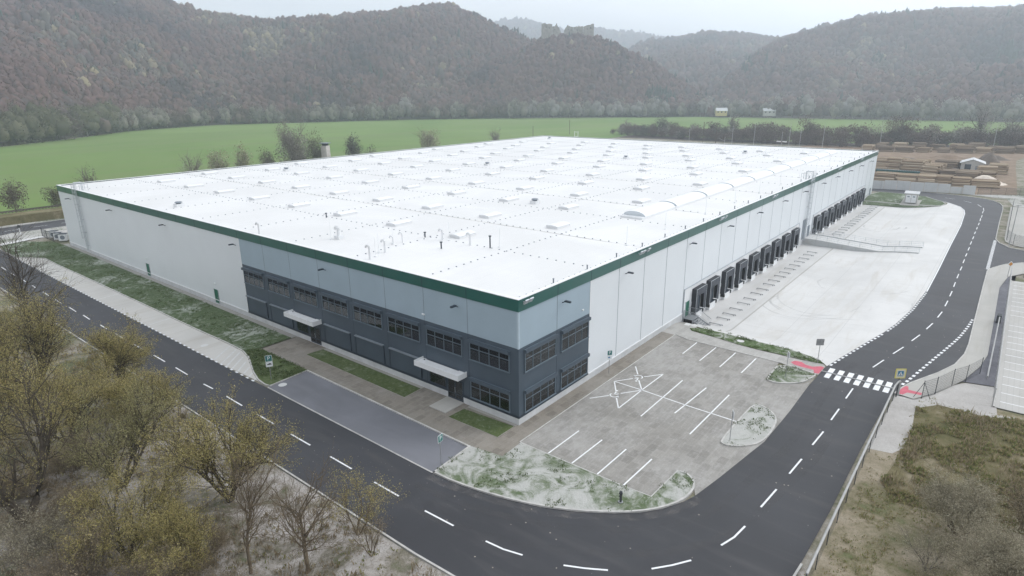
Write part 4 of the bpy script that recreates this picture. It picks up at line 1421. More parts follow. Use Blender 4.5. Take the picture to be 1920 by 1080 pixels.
side_door(56.3, 57.4, 'L', 'door_green')
side_door(79.9, 81.0, 'L', 'door_green')
side_door(36.9, 38.0, 'R', 'door_green', 0.02, 2.1)
side_door(98.2, 99.4, 'R', 'door_grey', 0.02, 2.3)
side_door(163.8, 164.9, 'R', 'door_grey', 0.02, 2.1)
mb = MB()
for y in (80.4, 56.9):
    mb.box(-.10, y - .12, 3.1, 0, y + .12, 3.35)
mb.box(-.08, 12.1, 8.3, 0, 12.5, 8.45)
mb.box(10.5, -.08, 8.4, 10.8, 0, 8.55)
mb.build('light_box', 'sign_white', wh)


def wall_lamp(x, y, z, side):
    mb = MB()
    dx, dy = (-1, 0) if side == 'L' else (0, -1)
    tx, ty = (0, 1) if side == 'L' else (1, 0)
    mb.tube((x, y, z), (x + dx * .45, y + dy * .45, z + .22), .05, .05, 6)
    c = (x + dx * .55, y + dy * .55)
    poly = [(c[0] + dx * a + tx * b_, c[1] + dy * a + ty * b_) for a, b_ in ((-.22, -.16), (.42, -.13), (.48, 0), (.42, .13), (-.22, .16))]
    mb.prism(poly, z + .16, z + .30)
    mb.build('wall_lamp', 'dark_metal', wh)


for x in (6.9, 19.4, 36.8, 50.4, 63.6, 77.5, 90.8, 104.9, 117.5, 131, 143.6, 157):
    wall_lamp(x, 0, 10.3, 'R')
for y in (7.4, 28.6, 49.0, 70.5, 91.8, 112.3):
    wall_lamp(0, y, 10.2, 'L')


def floodlight(x):
    mb = MB()
    vs = []
    for (yy, zz) in ((-.38, 11.98), (-.62, 12.38), (-.52, 12.44), (-.28, 12.04)):
        vs += [(x - .27, yy, zz), (x + .27, yy, zz)]
    mb.add(vs, [(0, 1, 3, 2), (2, 3, 5, 4), (4, 5, 7, 6), (6, 7, 1, 0), (0, 2, 4, 6), (1, 7, 5, 3)])
    mb.box(x - .04, -.40, 12.10, x + .04, -.10, 12.16)
    mb.build('floodlight', 'zinc', wh)


for x in [0.6, 1.25] + [c + d for c in (23, 47.2, 71, 95, 119, 143) for d in (-.9, -.25, .95)] + [163.5, 164.2]:
    floodlight(x)


def ladder(side, p):
    mb = MB()
    z0, z1 = (0.6 if side == 'L' else -0.3), 13.9
    def Q(a, d, z):
        return (-d, p + a, z) if side == 'L' else (p + a, -d, z)
    for a in (-.32, .32):
        mb.path([Q(a, .35, z0), Q(a, .35, z1), Q(a, -.9, z1), Q(a, -.9, 12.3)], .055, 5)
    z = z0 + .2
    while z < 12.7:
        mb.tube(Q(-.32, .35, z), Q(.32, .35, z), .03, .03, 4)
        z += .33
    for zz in (1.6, 4.2, 6.8, 9.4):
        for a in (-.32, .32):
            mb.tube(Q(a, .35, zz), Q(a, 0, zz), .035, .035, 4)
    l = mb.build('ladder', 'zinc', wh)
    mb = MB()
    zz = 3.2
    while zz < 13.9:
        pts = [Q(.42 * math.sin(t), .35 + .38 - .42 * math.cos(t) + .02, zz) for t in [-PI * .85 + PI * 1.7 * k / 8 for k in range(9)]]
        pts = [Q(.42 * math.sin(t), .55 + .35 * math.cos(t), zz) for t in [-PI * .75 + PI * 1.5 * k / 8 for k in range(9)]]
        mb.path(pts, .025, 4)
        zz += 1.1
    for t in (-1.2, -.6, 0, .6, 1.2):
        mb.tube(Q(.42 * math.sin(t), .55 + .35 * math.cos(t), 3.2), Q(.42 * math.sin(t), .55 + .35 * math.cos(t), 13.8), .022, .022, 4)
    mb.build('safety_cage', 'zinc', l)
    for a in (-.9, .9):
        mb = MB()
        mb.path([Q(a, -.2, 12.3), Q(a, -.2, 13.5), Q(a, -1.6, 13.5), Q(a, -1.6, 12.3)], .035, 4)
        mb.tube(Q(a, -.2, 12.95), Q(a, -1.6, 12.95), .025, .025, 4)
        mb.build('guard_rail', 'zinc', l)


ladder('L', 107.6)
ladder('R', 95.3)
mb = MB()
mb.box(94.0, -.08, 0.1, 96.6, 0, 4.2)
mb.build('downpipe_panel', 'mid_metal', wh)

# steel stairs at the near dock corner
st = thing('steel_stairs', 'galvanised steel stairs with railing leading up to the green side door', 'stairs', (37.4, 0, 0))
mb = MB()
mb.box(-1.0, -1.5, -0.08, 1.0, -0.06, -0.01)
for x in (-.95, .95):
    mb.box(x - .05, -1.45, -1.2, x + .05, -1.35, -0.09)
mb.build('landing', 'stair_steel', st)
for k in range(6):
    mb = MB()
    mb.box(-.85, -1.5 - .28 * k - .28, -.19 - .18 * k - .04, .85, -1.5 - .28 * k - .01, -.19 - .18 * k)
    mb.build('tread', 'stair_steel', st)
for x in (-.95, .95):
    mb = MB()
    mb.add([(x - .03, -1.5, -.05), (x - .03, -1.5, -.3), (x - .03, -3.3, -1.2), (x - .03, -3.3, -1.0), (x + .03, -1.5, -.05), (x + .03, -1.5, -.3), (x + .03, -3.3, -1.2), (x + .03, -3.3, -1.0)],
           [(0, 1, 2, 3), (7, 6, 5, 4), (0, 3, 7, 4), (1, 5, 6, 2), (3, 2, 6, 7), (0, 4, 5, 1)])
    mb.build('stringer', 'stair_steel', st)
    mb = MB()
    mb.path([(x, -.1, 1.05), (x, -1.5, 1.05), (x, -3.25, 0.0)], .035, 6)
    mb.path([(x, -.1, .12), (x, -1.5, .12), (x, -3.25, -.9)], .025, 5)
    n = 8
    for k in range(n + 1):
        y = -.1 - 1.4 * k / n
        mb.tube((x, y, .0), (x, y, 1.05), .016, .016, 4)
    for k in range(1, 11):
        y = -1.5 - 1.75 * k / 10
        mb.tube((x, y, 0.12 - 1.02 * k / 10), (x, y, 1.05 - 1.05 * k / 10), .016, .016, 4)
    if x < 0:
        mb.path([(x, -.1, 1.05), (x, -.1, 0)], .035, 6)
    mb.build('railing', 'stair_steel', st)
mb = MB()
mb.box(-.85, -1.45, -1.15, .85, -.1, -.12)  # near-black box stands in for the shade under the landing
mb.build('under_landing_shade', 'rubber', st)

# ramp with fence
rp = thing('concrete_ramp', 'long concrete ramp with side walls and thin railing between the two dock rows', 'ramp', (0, 0, 0))
def strip_box(mb, x0, x1, top, bot, ys):
    k = len(mb.v)
    for y in ys:
        zt, zb = top(y), bot(y)
        mb.v += [(x0, y, zt), (x1, y, zt), (x1, y, zb), (x0, y, zb)]
    n = len(ys)
    for i in range(n - 1):
        a, b_ = k + 4 * i, k + 4 * i + 4
        for q in range(4):
            mb.f.append((a + q, a + (q + 1) % 4, b_ + (q + 1) % 4, b_ + q))
            mb.m.append(0)
    mb.f += [(k, k + 3, k + 2, k + 1), (k + 4 * n - 4, k + 4 * n - 3, k + 4 * n - 2, k + 4 * n - 1)]
    mb.m += [0, 0]
ys = [-.06 - .5 * k for k in range(42)]
rtop = lambda y: 0.0 if y > -2.5 else max(H(97, y) + .03, 0.0 - (-y - 2.5) * 0.058)
mb = MB()
strip_box(mb, 95.9, 101.0, lambda y: rtop(y), lambda y: H(97, y) - .3, ys)
mb.build('ramp_deck', 'slab_pale', rp)
for x0, x1 in ((95.6, 95.9), (101.0, 101.3)):
    mb = MB()
    strip_box(mb, x0, x1, lambda y: rtop(y) + .16, lambda y: H(97, y) - .3, ys)
    mb.build('side_wall', 'ramp_concrete', rp)
mb = MB()
for xx in (95.75, 101.15):
    for k in range(0, 21, 2):
        y = -.6 - k
        mb.tube((xx, y, rtop(y) + .16), (xx, y, rtop(y) + 1.2), .028, .028, 5)
    for dz in (.5, .85, 1.2):
        mb.path([(xx, y, rtop(y) + dz) for y in (-.6, -2.5, -8, -14, -20.6)], .020, 4)
    for q in range(0, 200, 3):
        y = -.6 - q * .1
        mb.tube((xx, y, rtop(y) + .2), (xx, y, rtop(y) + 1.2), .008, .008, 3, cap=False)
mb.build('railing', 'zinc', rp)

# wheel guides
wg = thing('wheel_guide', 'low bent steel wheel guide in the row before the nearer loading docks', 'wheel guide', (0, 0, 0), 0, 'wheel guides before the nearer docks')
mb = MB()
mb.path([(0, -.75, 0), (0, -.75, .20), (0, .75, .20), (0, .75, 0)], .06, 8)
mb.build('guide_tube', 'post_grey', wg)
mb = MB()
mb.path([(0, -.75, .20), (.28, -.95, .16), (.28, -.95, 0)], .06, 8)
mb.build('flared_end', 'post_grey', wg)
NG = [(39.24, 42.0), (44.25, 47.0), (50.2, 52.9), (56.1, 58.95), (62.2, 64.95), (68.15, 70.95), (74, 77), (80, 83), (86.2, 88.9)]
FG = [(c - 1.35, c + 1.35) for c in FAR]
first = True
for a, b_ in NG:
    for x, fl in ((a, 1), (b_, 1)):
        if first:
            wg.location = (x, -3.5, H(x, -3.5) + .015)
            first = False
        else:
            dup(wg, (x, -3.5, H(x, -3.5) + .015))
for a, b_ in FG:
    for x in (a, b_):
        dup(wg, (x, -3.6, H(x, -3.6) + .015), 0, 'low bent steel wheel guide in the row before the farther docks beyond the ramp', 'wheel guides before the farther docks')

# ------------------------------------------------------------------ signs and posts
FACE = math.atan2(-32.05 - 0, -40.55 - 0)


def text_obj(name, body, size, parent, loc, rot, mat, depth=0.004):
    cu = bpy.data.curves.new(name, 'FONT')
    cu.body = body
    cu.size = size
    cu.extrude = depth
    cu.align_x = 'CENTER'
    cu.align_y = 'CENTER'
    cu.materials.append(MATS[mat])
    tmp = bpy.data.objects.new(name, cu)
    me = bpy.data.meshes.new_from_object(tmp)
    bpy.data.objects.remove(tmp)
    o = bpy.data.objects.new(name, me)
    COL.objects.link(o)
    o.parent = parent
    o.location = loc
    o.rotation_euler = rot
    return o


def rounded(w, h, r=.05, n=4):
    p = []
    for cx, cz, a in ((w - r, h - r, 0), (-w + r, h - r, 90), (-w + r, -h + r, 180), (w - r, -h + r, 270)):
        for k in range(n + 1):
            t = R(a + 90 * k / n)
            p.append((cx + r * math.cos(t), cz + r * math.sin(t)))
    return p


def plate(mb, poly, y0, y1, cz, mi=0):
    n = len(poly)
    vs = [(x, y0, z + cz) for x, z in poly] + [(x, y1, z + cz) for x, z in poly]
    mb.add(vs, [tuple(range(n)), tuple(range(2 * n - 1, n - 1, -1))] + [(k + n, (k + 1) % n + n, (k + 1) % n, k) for k in range(n)], mi)


def parking_sign(x, y, rz, label, hgt=2.5, extra=None, s=1.0):
    t = thing('parking_sign', label, 'road sign', (x, y, 0), rz)
    mb = MB()
    mb.tube((0, 0, -.05), (0, 0, hgt + .35 * s), .032, .032, 8)
    mb.build('post', 'post_grey', t)
    mb = MB()
    plate(mb, rounded(.36 * s, .36 * s), -.06, -.035, hgt)
    p = mb.build('sign_plate', 'sign_white', t)
    mb = MB()
    plate(mb, rounded(.325 * s, .325 * s), -.066, -.061, hgt)
    mb.build('blue_field', 'sign_green' if extra != 'blue' else 'sign_blue', p)
    text_obj('letter', 'P', .62 * s, p, (0, -.072, hgt), (PI / 2, 0, 0), 'sign_white')
    if extra in ('truck', 'small'):
        mb = MB()
        plate(mb, rounded(.36 * s, .30 * s), -.06, -.035, hgt - .70 * s)
        q = mb.build('lower_plate', 'sign_white', t)
        if extra == 'truck':
            mb = MB()                        # car pictogram
            plate(mb, [(-.24, -.05), (-.22, .03), (-.10, .05), (-.02, .12), (.14, .12), (.20, .04), (.24, .02), (.24, -.05)], -.066, -.061, hgt - .69)
            mb.build('pictogram', 'rubber', q)
        else:
            mb = MB()
            plate(mb, [(-.10 + .09 * math.cos(k), .02 + .09 * math.sin(k)) for k in [PI * 2 * i / 10 for i in range(10)]], -.066, -.061, hgt - .7 * s)
            plate(mb, [(-.02, .14), (.04, .14), (.06, -.1), (.0, -.1)], -.066, -.061, hgt - .7 * s)
            mb.build('pictogram', 'sign_blue', q)
    return t


A = FACE + PI / 2                                      # facing back along the road
parking_sign(-9.1, 27.3, R(-28), 'parking sign with car panel below, on grass beside the layby', 2.6, 'truck', .98)
parking_sign(-9.0, 1.3, R(10), 'slim parking sign at the corner kerb of the dark asphalt bay', 2.45, None, .95)
parking_sign(14.9, -0.95, -R(35), 'parking sign standing close to the white wall by the bays with wheelchair symbols', 2.5, 'small', .8)
parking_sign(9.5, -16.5, R(32), 'parking sign seen from its edge on the half-moon kerbed island', 2.6, 'blue', .95)
parking_sign(25.7, -16.6, R(35), 'sign seen edge-on in the small grass island by the red tactile paving', 2.7, 'blue', .9)

t = thing('crossing_sign', 'square pedestrian crossing sign with yellow-green rim beside the zebra crossing', 'road sign', (28.0, -26.7, 0), R(-52))
mb = MB()
mb.tube((0, 0, -.05), (0, 0, 3.1), .04, .04, 8)
mb.build('post', 'fence_dark', t)
mb = MB()
plate(mb, rounded(.52, .52, .05), -.07, -.04, 2.6)
p = mb.build('sign_plate', 'sign_yellow', t)
mb = MB()
plate(mb, rounded(.445, .445, .04), -.076, -.071, 2.6)
mb.build('pale_field', 'sign_cream', p)
mb = MB()
plate(mb, rounded(.285, .285, .03), -.082, -.077, 2.6)
mb.build('blue_square', 'sign_blue', p)
mb = MB()
plate(mb, [(-.235, -.2), (.235, -.2), (0, .22)], -.088, -.083, 2.6)
mb.build('white_triangle', 'sign_white', p)
mb = MB()                                            # walking figure
for a, b_, r in (((0, .02), (0, -.08), .025), ((0, -.08), (-.07, -.2), .018), ((0, -.08), (.07, -.2), .018), ((0, 0), (.07, -.07), .014), ((0, 0), (-.07, -.06), .014)):
    mb.tube((a[0], -.092, 2.6 + a[1]), (b_[0], -.092, 2.6 + b_[1]), r, r, 5)
mb.tube((0, -.096, 2.655), (0, -.089, 2.655), .025, .025, 8)
mb.build('walking_figure', 'rubber', p)

t = thing('sign_back', 'grey back of a square sign at the tip of the grass strip by the yard', 'road sign', (31.85, -18.35, 0), R(128))
mb = MB()
mb.tube((0, 0, -.05), (0, 0, 3.0), .035, .035, 8)
mb.build('post', 'post_grey', t)
mb = MB()
plate(mb, rounded(.44, .39, .05), -.07, -.04, 2.55)
mb.box(-.42, -.035, 2.7, .42, -.0, 2.74)
mb.box(-.42, -.035, 2.36, .42, -.0, 2.40)
mb.build('sign_plate', 'sign_back', t)

t = thing('priority_sign', 'yellow diamond sign on a tall pole at the side road corner', 'road sign', (86.45, -34.1, 0), R(-52))
mb = MB()
mb.tube((0, 0, -.05), (0, 0, 2.7), .035, .035, 8)
mb.build('post', 'post_grey', t)
mb = MB()
plate(mb, [(0, .48), (-.48, 0), (0, -.48), (.48, 0)], -.07, -.04, 2.3)
p = mb.build('sign_plate', 'sign_white', t)
mb = MB()
plate(mb, [(0, .36), (-.36, 0), (0, -.36), (.36, 0)], -.078, -.072, 2.3)
mb.build('yellow_field', 'sign_orange', p)

t = thing('hydrant', 'small dark hydrant post standing on the pale corner island', 'hydrant', (-4.3, -13.2, 0.09))
mb = MB()
mb.tube((0, 0, 0), (0, 0, .75), .09, .09, 10)
mb.tube((0, 0, .75), (0, 0, .95), .15, .10, 10)
mb.tube((-.2, 0, .62), (.2, 0, .62), .06, .06, 8)
mb.build('hydrant_body', 'fence_dark', t)
mb = MB()
mb.tube((0, 0, -.05), (0, 0, .05), .2, .2, 10)
mb.build('foot', 'post_grey', t)
t = thing('marker_post', 'white post with dark round head at the corner of the approach road', 'post', (-3.4, 139.6, 0))
mb = MB()
mb.tube((0, 0, 0), (0, 0, 1.6), .09, .09, 8)
mb.build('post', 'sign_white', t)
mb = MB()
mb.tube((0, -.08, 1.9), (0, .08, 1.9), .34, .34, 12)
mb.build('round_head', 'fence_dark', t)

# sliding-gate rail across the road at the crossing
t = thing('gate_rail', 'low pale steel gate rail laid across the road through the zebra crossing', 'gate rail', (0, 0, 0))
mb = MB()
mb.box(29.72, -26.3, 0.02, 29.84, -19.3, 0.10)
mb.build('rail', 'rail_pale', t)
mb = MB()
for y in (-26.0, -23.7, -21.4, -19.5):
    mb.box(29.69, y - .15, 0.004, 29.87, y + .15, 0.02)
mb.build('base_plate', 'mid_metal', t)


# ------------------------------------------------------------------ fences
def uv_panel(name, p, q, z0, z1, mat, parent):
    me = bpy.data.meshes.new(name)
    me.from_pydata([(p[0], p[1], z0), (q[0], q[1], z0), (q[0], q[1], z1), (p[0], p[1], z1)], [], [(0, 1, 2, 3)])
    L = math.hypot(p[0] - q[0], p[1] - q[1])
    uv = me.uv_layers.new()
    for k, c in enumerate([(0, 0), (L, 0), (L, z1 - z0), (0, z1 - z0)]):
        uv.data[k].uv = c
    me.materials.append(MATS[mat])
    o = bpy.data.objects.new(name, me)
    COL.objects.link(o)
    o.parent = parent
    return o


def fence(name, label, pts, h, postm, meshm, rail=None, rr=.05, pr=.035, z=0.0):
    t = thing(name, label, 'fence', (0, 0, 0))
    for p in pts:
        mb = MB()
        mb.tube((p[0], p[1], z - .1), (p[0], p[1], z + h), pr, pr, 6)
        mb.build('post', postm, t)
    for p, q in zip(pts, pts[1:]):
        if meshm:
            uv_panel('mesh_panel', p, q, z + .05, z + h - .02, meshm, t)
    if rail:
        mb = MB()
        for p, q in zip(pts, pts[1:]):
            mb.tube((p[0], p[1], z + h), (q[0], q[1], z + h), rr, rr, 8)
        mb.build('top_rail', rail, t)
    return t


xs = [-14.2 + 2.92 * k for k in range(15)]
t = fence('wire_fence', 'dark wire mesh fence with thick pale top rail along the right road edge', [(x, -26.6) for x in xs if x > -5.6] + [(28.0, -26.75)], 1.75, 'fence_dark', 'wire_mesh', 'rail_pale', .085)
mb = MB()
mb.path([(28.0, -26.75, 1.75), (28.35, -26.8, 1.6), (28.5, -26.82, 1.1), (28.5, -26.82, 0)], .10, 8)
mb.build('rail_end', 'rail_pale', t)
fp = [(29.1, -28.8), (30.95, -29.75), (34.2, -30.9), (36.3, -31.95), (39.5, -33.0)]
t = fence('post_fence', 'row of thin black fence posts along the curved pavement by the red mark', fp, 2.0, 'fence_dark', 'wire_mesh')
for d in (-.7, .7):
    mb = MB()
    mb.tube((29.1, -28.8, 1.8), (29.1 + d * .4, -28.8 - d, 0), .025, .025, 5)
    mb.build('brace', 'fence_dark', t)
fence('car_park_fence', 'pale welded mesh fence with steel top rail along the car park edge', [(31.2 + 2.57 * k, -34.42) for k in range(22)], 2.0, 'rail_pale', 'wire_mesh_pale', 'rail_pale', .06, .04)
t = thing('barrier_arm', 'long pale barrier arm with dark counterweight lying along the gravel bed', 'barrier', (0, 0, 0))
mb = MB()
mb.tube((38.6, -33.7, .25), (60.5, -33.9, .95), .075, .075, 8)
mb.build('arm', 'rail_pale', t)
mb = MB()
mb.box(59.6, -34.1, 0.0, 60.6, -33.6, 1.1)
mb.build('counterweight', 'fence_dark', t)
mb = MB()
mb.tube((38.7, -33.7, 0.0), (38.7, -33.7, .35), .06, .06, 8)
mb.build('rest_post', 'rail_pale', t)
t = fence('yard_fence', 'dark wire fence with braced posts around the pale hardstanding', [(119 + 4.6 * k, -33.0) for k in range(11)], 2.2, 'fence_dark', 'wire_mesh')
fence('yard_fence', 'short dark fence bending round the corner of the side road', [(118, -33.1), (114.6, -34.2), (112.6, -37), (112.2, -41)], 2.2, 'fence_dark', 'wire_mesh')
fence('side_fence', 'dark wire fence along the pavement of the side road', [(88, -36.2), (94, -38.6), (97, -42)], 2.2, 'fence_dark', 'wire_mesh')
fence('log_yard_fence', 'thin wire fence between brown log yard ground and the far road bend', [(183.8, -24.5), (185.5, -27.5), (187, -30.8), (188.5, -34), (190, -37)], 2.2, 'fence_dark', 'wire_mesh')
t = thing('lamp_post', 'tall thin grey pole standing at the corner of the side road', 'lamp post', (113.4, -33.6, 0))
mb = MB()
mb.tube((0, 0, 0), (0, 0, 8.0), .10, .06, 8)
mb.build('pole', 'rail_pale', t)
mb = MB()
mb.box(-.15, -.5, 7.9, .15, .3, 8.02)
mb.build('lamp_head', 'rail_pale', t)

# concrete panel wall of the log yard
t = thing('panel_wall', 'grey concrete panel wall between the road bend and the log yard', 'wall', (0, 0, 0))
pw = [(179.4, 16), (179.6, 2.1), (180.9, -4.4), (182.2, -14.8), (183.6, -23.9)]
for k, (p, q) in enumerate(zip(pw, pw[1:])):
    L = math.hypot(q[0] - p[0], q[1] - p[1])
    n = max(1, round(L / 3.4))
    for i in range(n):
        a = (p[0] + (q[0] - p[0]) * i / n, p[1] + (q[1] - p[1]) * i / n)
        b_ = (p[0] + (q[0] - p[0]) * (i + 1) / n, p[1] + (q[1] - p[1]) * (i + 1) / n)
        d = Vector((b_[0] - a[0], b_[1] - a[1])).normalized()
        nn = (-d.y * .1, d.x * .1)
        mb = MB()
        g = .04
        mb.prism([(a[0] + d.x * g - nn[0], a[1] + d.y * g - nn[1]), (b_[0] - d.x * g - nn[0], b_[1] - d.y * g - nn[1]), (b_[0] - d.x * g + nn[0], b_[1] - d.y * g + nn[1]), (a[0] + d.x * g + nn[0], a[1] + d.y * g + nn[1])],
                 0, [2.7, 2.5, 2.75, 2.6][(k + i) % 4] if not (k == 3 and i == 1) else 1.9)
        mb.build('wall_panel', 'panel_concrete', t)

# transformer kiosk
t = thing('transformer_kiosk', 'white transformer kiosk with double doors on the far green island', 'kiosk', (160.0, -11.0, -0.1), R(4))
mb = MB()
mb.box(-2.3, -1.5, 0, 2.3, 1.5, 2.45)
mb.build('body', 'house_wall', t)
mb = MB()
mb.box(-2.6, -1.75, 2.45, 2.6, 1.75, 2.62)
mb.build('roof', 'panel_concrete', t)
for a, b_ in ((-1.2, -.05), (.05, 1.2)):
    mb = MB()
    mb.box(-2.36, a, .12, -2.3, b_, 2.2)
    d = mb.build('door', 'white_paint', t)
    mb = MB()
    mb.box(-2.39, a + .3, 1.55, -2.36, b_ - .3, 1.85)
    mb.build('vent_grille', 'mid_metal', d)
    mb = MB()
    mb.box(-2.40, (a + .12) if a > 0 else (b_ - .16), 1.0, -2.36, (a + .16) if a > 0 else (b_ - .12), 1.2)
    mb.build('handle', 'dark_metal', d)
sheet('kiosk_pad', [(156.4, -8.9), (156.2, -13.3), (163, -13.3), (163, -8.9)], 0.10, 'walk_concrete', True)

# fenced cooling units at the far left corner
t = thing('unit_fence', 'dark bar fence around the cooling units at the far left corner', 'fence', (0, 0, 0))
pts = [(-0.9, 133.6), (-1.1, 129.6), (-1.1, 125.2), (1.6, 122.6), (3.5, 122.6)]
mb = MB()
for p, q in zip(pts, pts[1:]):
    n = max(2, int(math.hypot(q[0] - p[0], q[1] - p[1]) / .3))
    for k in range(n + 1):
        x, y = p[0] + (q[0] - p[0]) * k / n, p[1] + (q[1] - p[1]) * k / n
        mb.tube((x, y, 0), (x, y, 1.9), .016, .016, 4, cap=False)
    for z in (.2, 1.85):
        mb.tube((p[0], p[1], z), (q[0], q[1], z), .03, .03, 5)
mb.build('bars', 'fence_dark', t)
for p in pts:
    mb = MB()
    mb.tube((p[0], p[1], 0), (p[0], p[1], 2.0), .05, .05, 6)
    mb.build('post', 'fence_dark', t)
unit = thing('cooling_unit', 'white cooling unit with round fan nearest to the warehouse wall', 'cooling unit', (0.4, 124.2, 0.1), R(-35))
mb = MB()
mb.box(-.75, -.5, 0.1, .75, .5, 1.5)
mb.build('case', 'white_paint', unit)
mb = MB()
mb.tube((0, -.52, .8), (0, -.50, .8), .45, .45, 14)
mb.build('fan_grille', 'mid_metal', unit)
mb = MB()
mb.box(-.8, -.55, 1.5, .8, .55, 1.56)
mb.build('lid', 'dark_metal', unit)
dup(unit, (0.1, 126.5, .1), R(-40), 'white cooling unit in the middle behind the bar fence')
dup(unit, (0.2, 129.3, .1), R(-50), 'white cooling unit farthest from the warehouse wall behind the bar fence')

# railway embankment on the left
t = structure(sheet('embankment', [(-80, 158), (2, 158.6), (60, 158.8), (165, 158), (165, 161), (-80, 161)], 0.4, 'log_yard'))
mb = MB()
strip_pts = [(-80, 159), (3, 159.5), (165, 159)]
band(mb, [(-80, 160.2), (165, 160.2)], 0, -5.5, -0.2, 2.0)
structure(mb.build('embankment', 'weed_soil'))
t = thing('railway_track', 'dark railway track on the brown embankment at the left edge', 'railway', (0, 0, 0))
for yy in (161.6, 163.1):
    mb = MB()
    mb.box(-80, yy - .04, 2.12, 165, yy + .04, 2.28)
    mb.build('rail', 'rail_steel', t)
mb = MB()
x = -30
while x < 40:
    mb.box(x, 161.0, 2.0, x + .25, 163.7, 2.12)
    x += .7
mb.build('sleepers', 'wood_pole', t)
fence('rail_fence', 'low brown slatted fence below the railway at the left edge', [(-20 + 5.5 * k, 157.4) for k in range(9)], 1.5, 'wood_pole', None)['category'] = 'fence'
mb = MB()
for z in (.25, .6, .95, 1.3):
    mb.box(-20, 157.36, z, 24, 157.42, z + .22)
mb.build('slats', 'old_wall', bpy.data.objects['rail_fence'])

# ------------------------------------------------------------------ light masts and poles behind the warehouse
def mast(x, y, h, label, arm=0, mat='rail_pale', r=.14, grp=None, lamp=False):
    t = thing('light_mast' if mat != 'wood_pole' else 'wooden_pole', label, 'pole', (x, y, 0), 0, grp)
    mb = MB()
    mb.tube((0, 0, 0), (0, 0, h), r, r * .7, 6)
    mb.build('pole', mat, t)
    if arm:
        mb = MB()
        mb.tube((0, 0, h * .72), (-1.2, 2.6, h * .90), .06, .06, 5)
        mb.build('arm', mat, t)
    if lamp:
        for s in (-1, 1):
            mb = MB()
            mb.box(-.3, s * 1.3 - .9, h * .55, .3, s * 1.3 + .9, h * .55 + .5)
            mb.build('lamp_head', 'white_paint', t)
    return t


MS = [(290.3, 86.6, 11.5, 1), (262, 98, 11, 0), (306, 62.5, 13, 0), (309, 58, 11, 1), (300, 45.0, 13.5, 0), (331, 25, 14.5, 1), (352, -21, 12, 1), (262, 80, 8, 1), (286, 74, 13, 0)]
for k, (x, y, h, a) in enumerate(MS):
    mast(x, y, h, ('pale slim mast with a slanting arm beyond the far roof edge', 'pale straight mast beyond the far roof edge')[0 if a else 1], a, grp='masts with arm by the railway' if a else 'straight masts by the railway', lamp=False)
mast(270, 56, 10.5, 'low mast carrying twin white lamp heads just above the far roof edge', lamp=True)
mast(282, 99, 13.5, 'brown wooden pole beyond the far roof edge, left of the pale masts', mat='wood_pole', r=.2)
mast(287, 94, 13, 'brown wooden pole right beside another wooden pole beyond the roof', mat='wood_pole', r=.2)
mast(275, 205, 9, 'thin dark wooden pole in the green field left of the far roof corner', mat='wood_pole', r=.2)
mast(335, 218, 10, 'thin dark wooden pole in the green field right of the far roof corner', mat='wood_pole', r=.2)
t = thing('roof_frame', 'small white square frame standing at the far roof edge', 'frame', (167, 103, 12.5))
mb = MB()
for a, b_ in (((0, -.8, 0), (0, -.8, 2.2)), ((0, .8, 0), (0, .8, 2.2)), ((0, -.8, 1.9), (0, .8, 1.9)), ((0, -.8, .3), (0, .8, .3))):
    mb.tube(a, b_, .07, .07, 5)
mb.build('frame_tube', 'white_paint', t)

# small ruined brick tower beyond the roof
t = thing('brick_tower', 'narrow weathered tower with flat cap among bushes beyond the roof', 'tower', (104, 176, 0), R(20))
mb = MB()
mb.box(-1.2, -1.2, 0, 1.2, 1.2, 10.4)
mb.build('tower_wall', 'old_wall', t)
mb = MB()
mb.box(-1.6, -1.6, 11.2, 1.6, 1.6, 11.45)
mb.build('cap', 'mid_metal', t)
mb = MB()
mb.box(-.5, -1.1, 10.4, .5, 1.1, 11.2)
mb.build('belfry', 'room_dark', t)

# ------------------------------------------------------------------ log yard
def log_stack(x, y, w, dep, h, label, seed, mat='log_wood', grp='log stacks in the log yard'):
    rg = random.Random(seed)
    t = thing('log_stack', label, 'log stack', (x, y, 0), rg.uniform(-.14, .14), grp)
    mb = MB()
    z = 0.0
    lay = 0
    h *= 1.25
    dep *= 1.35
    w *= 1.06
    while z < h:
        r = rg.uniform(.22, .36)
        d = dep - (1.0 if lay else 0) * z * .55
        xx = -d / 2
        while xx < d / 2:
            rr = r * rg.uniform(.75, 1.25)
            j = rg.uniform(-.55, .55)
            mb.tube((xx + rr, -w / 2 + j, z + rr + rg.uniform(-.04, .04)), (xx + rr + rg.uniform(-.12, .12), w / 2 + j + rg.uniform(-.2, .2), z + rr + rg.uniform(-.05, .05)), rr, rr * .85, 6)
            xx += 2.0 * rr
        z += 1.75 * r
        lay += 1
    mb.build('logs', mat, t)
    return t


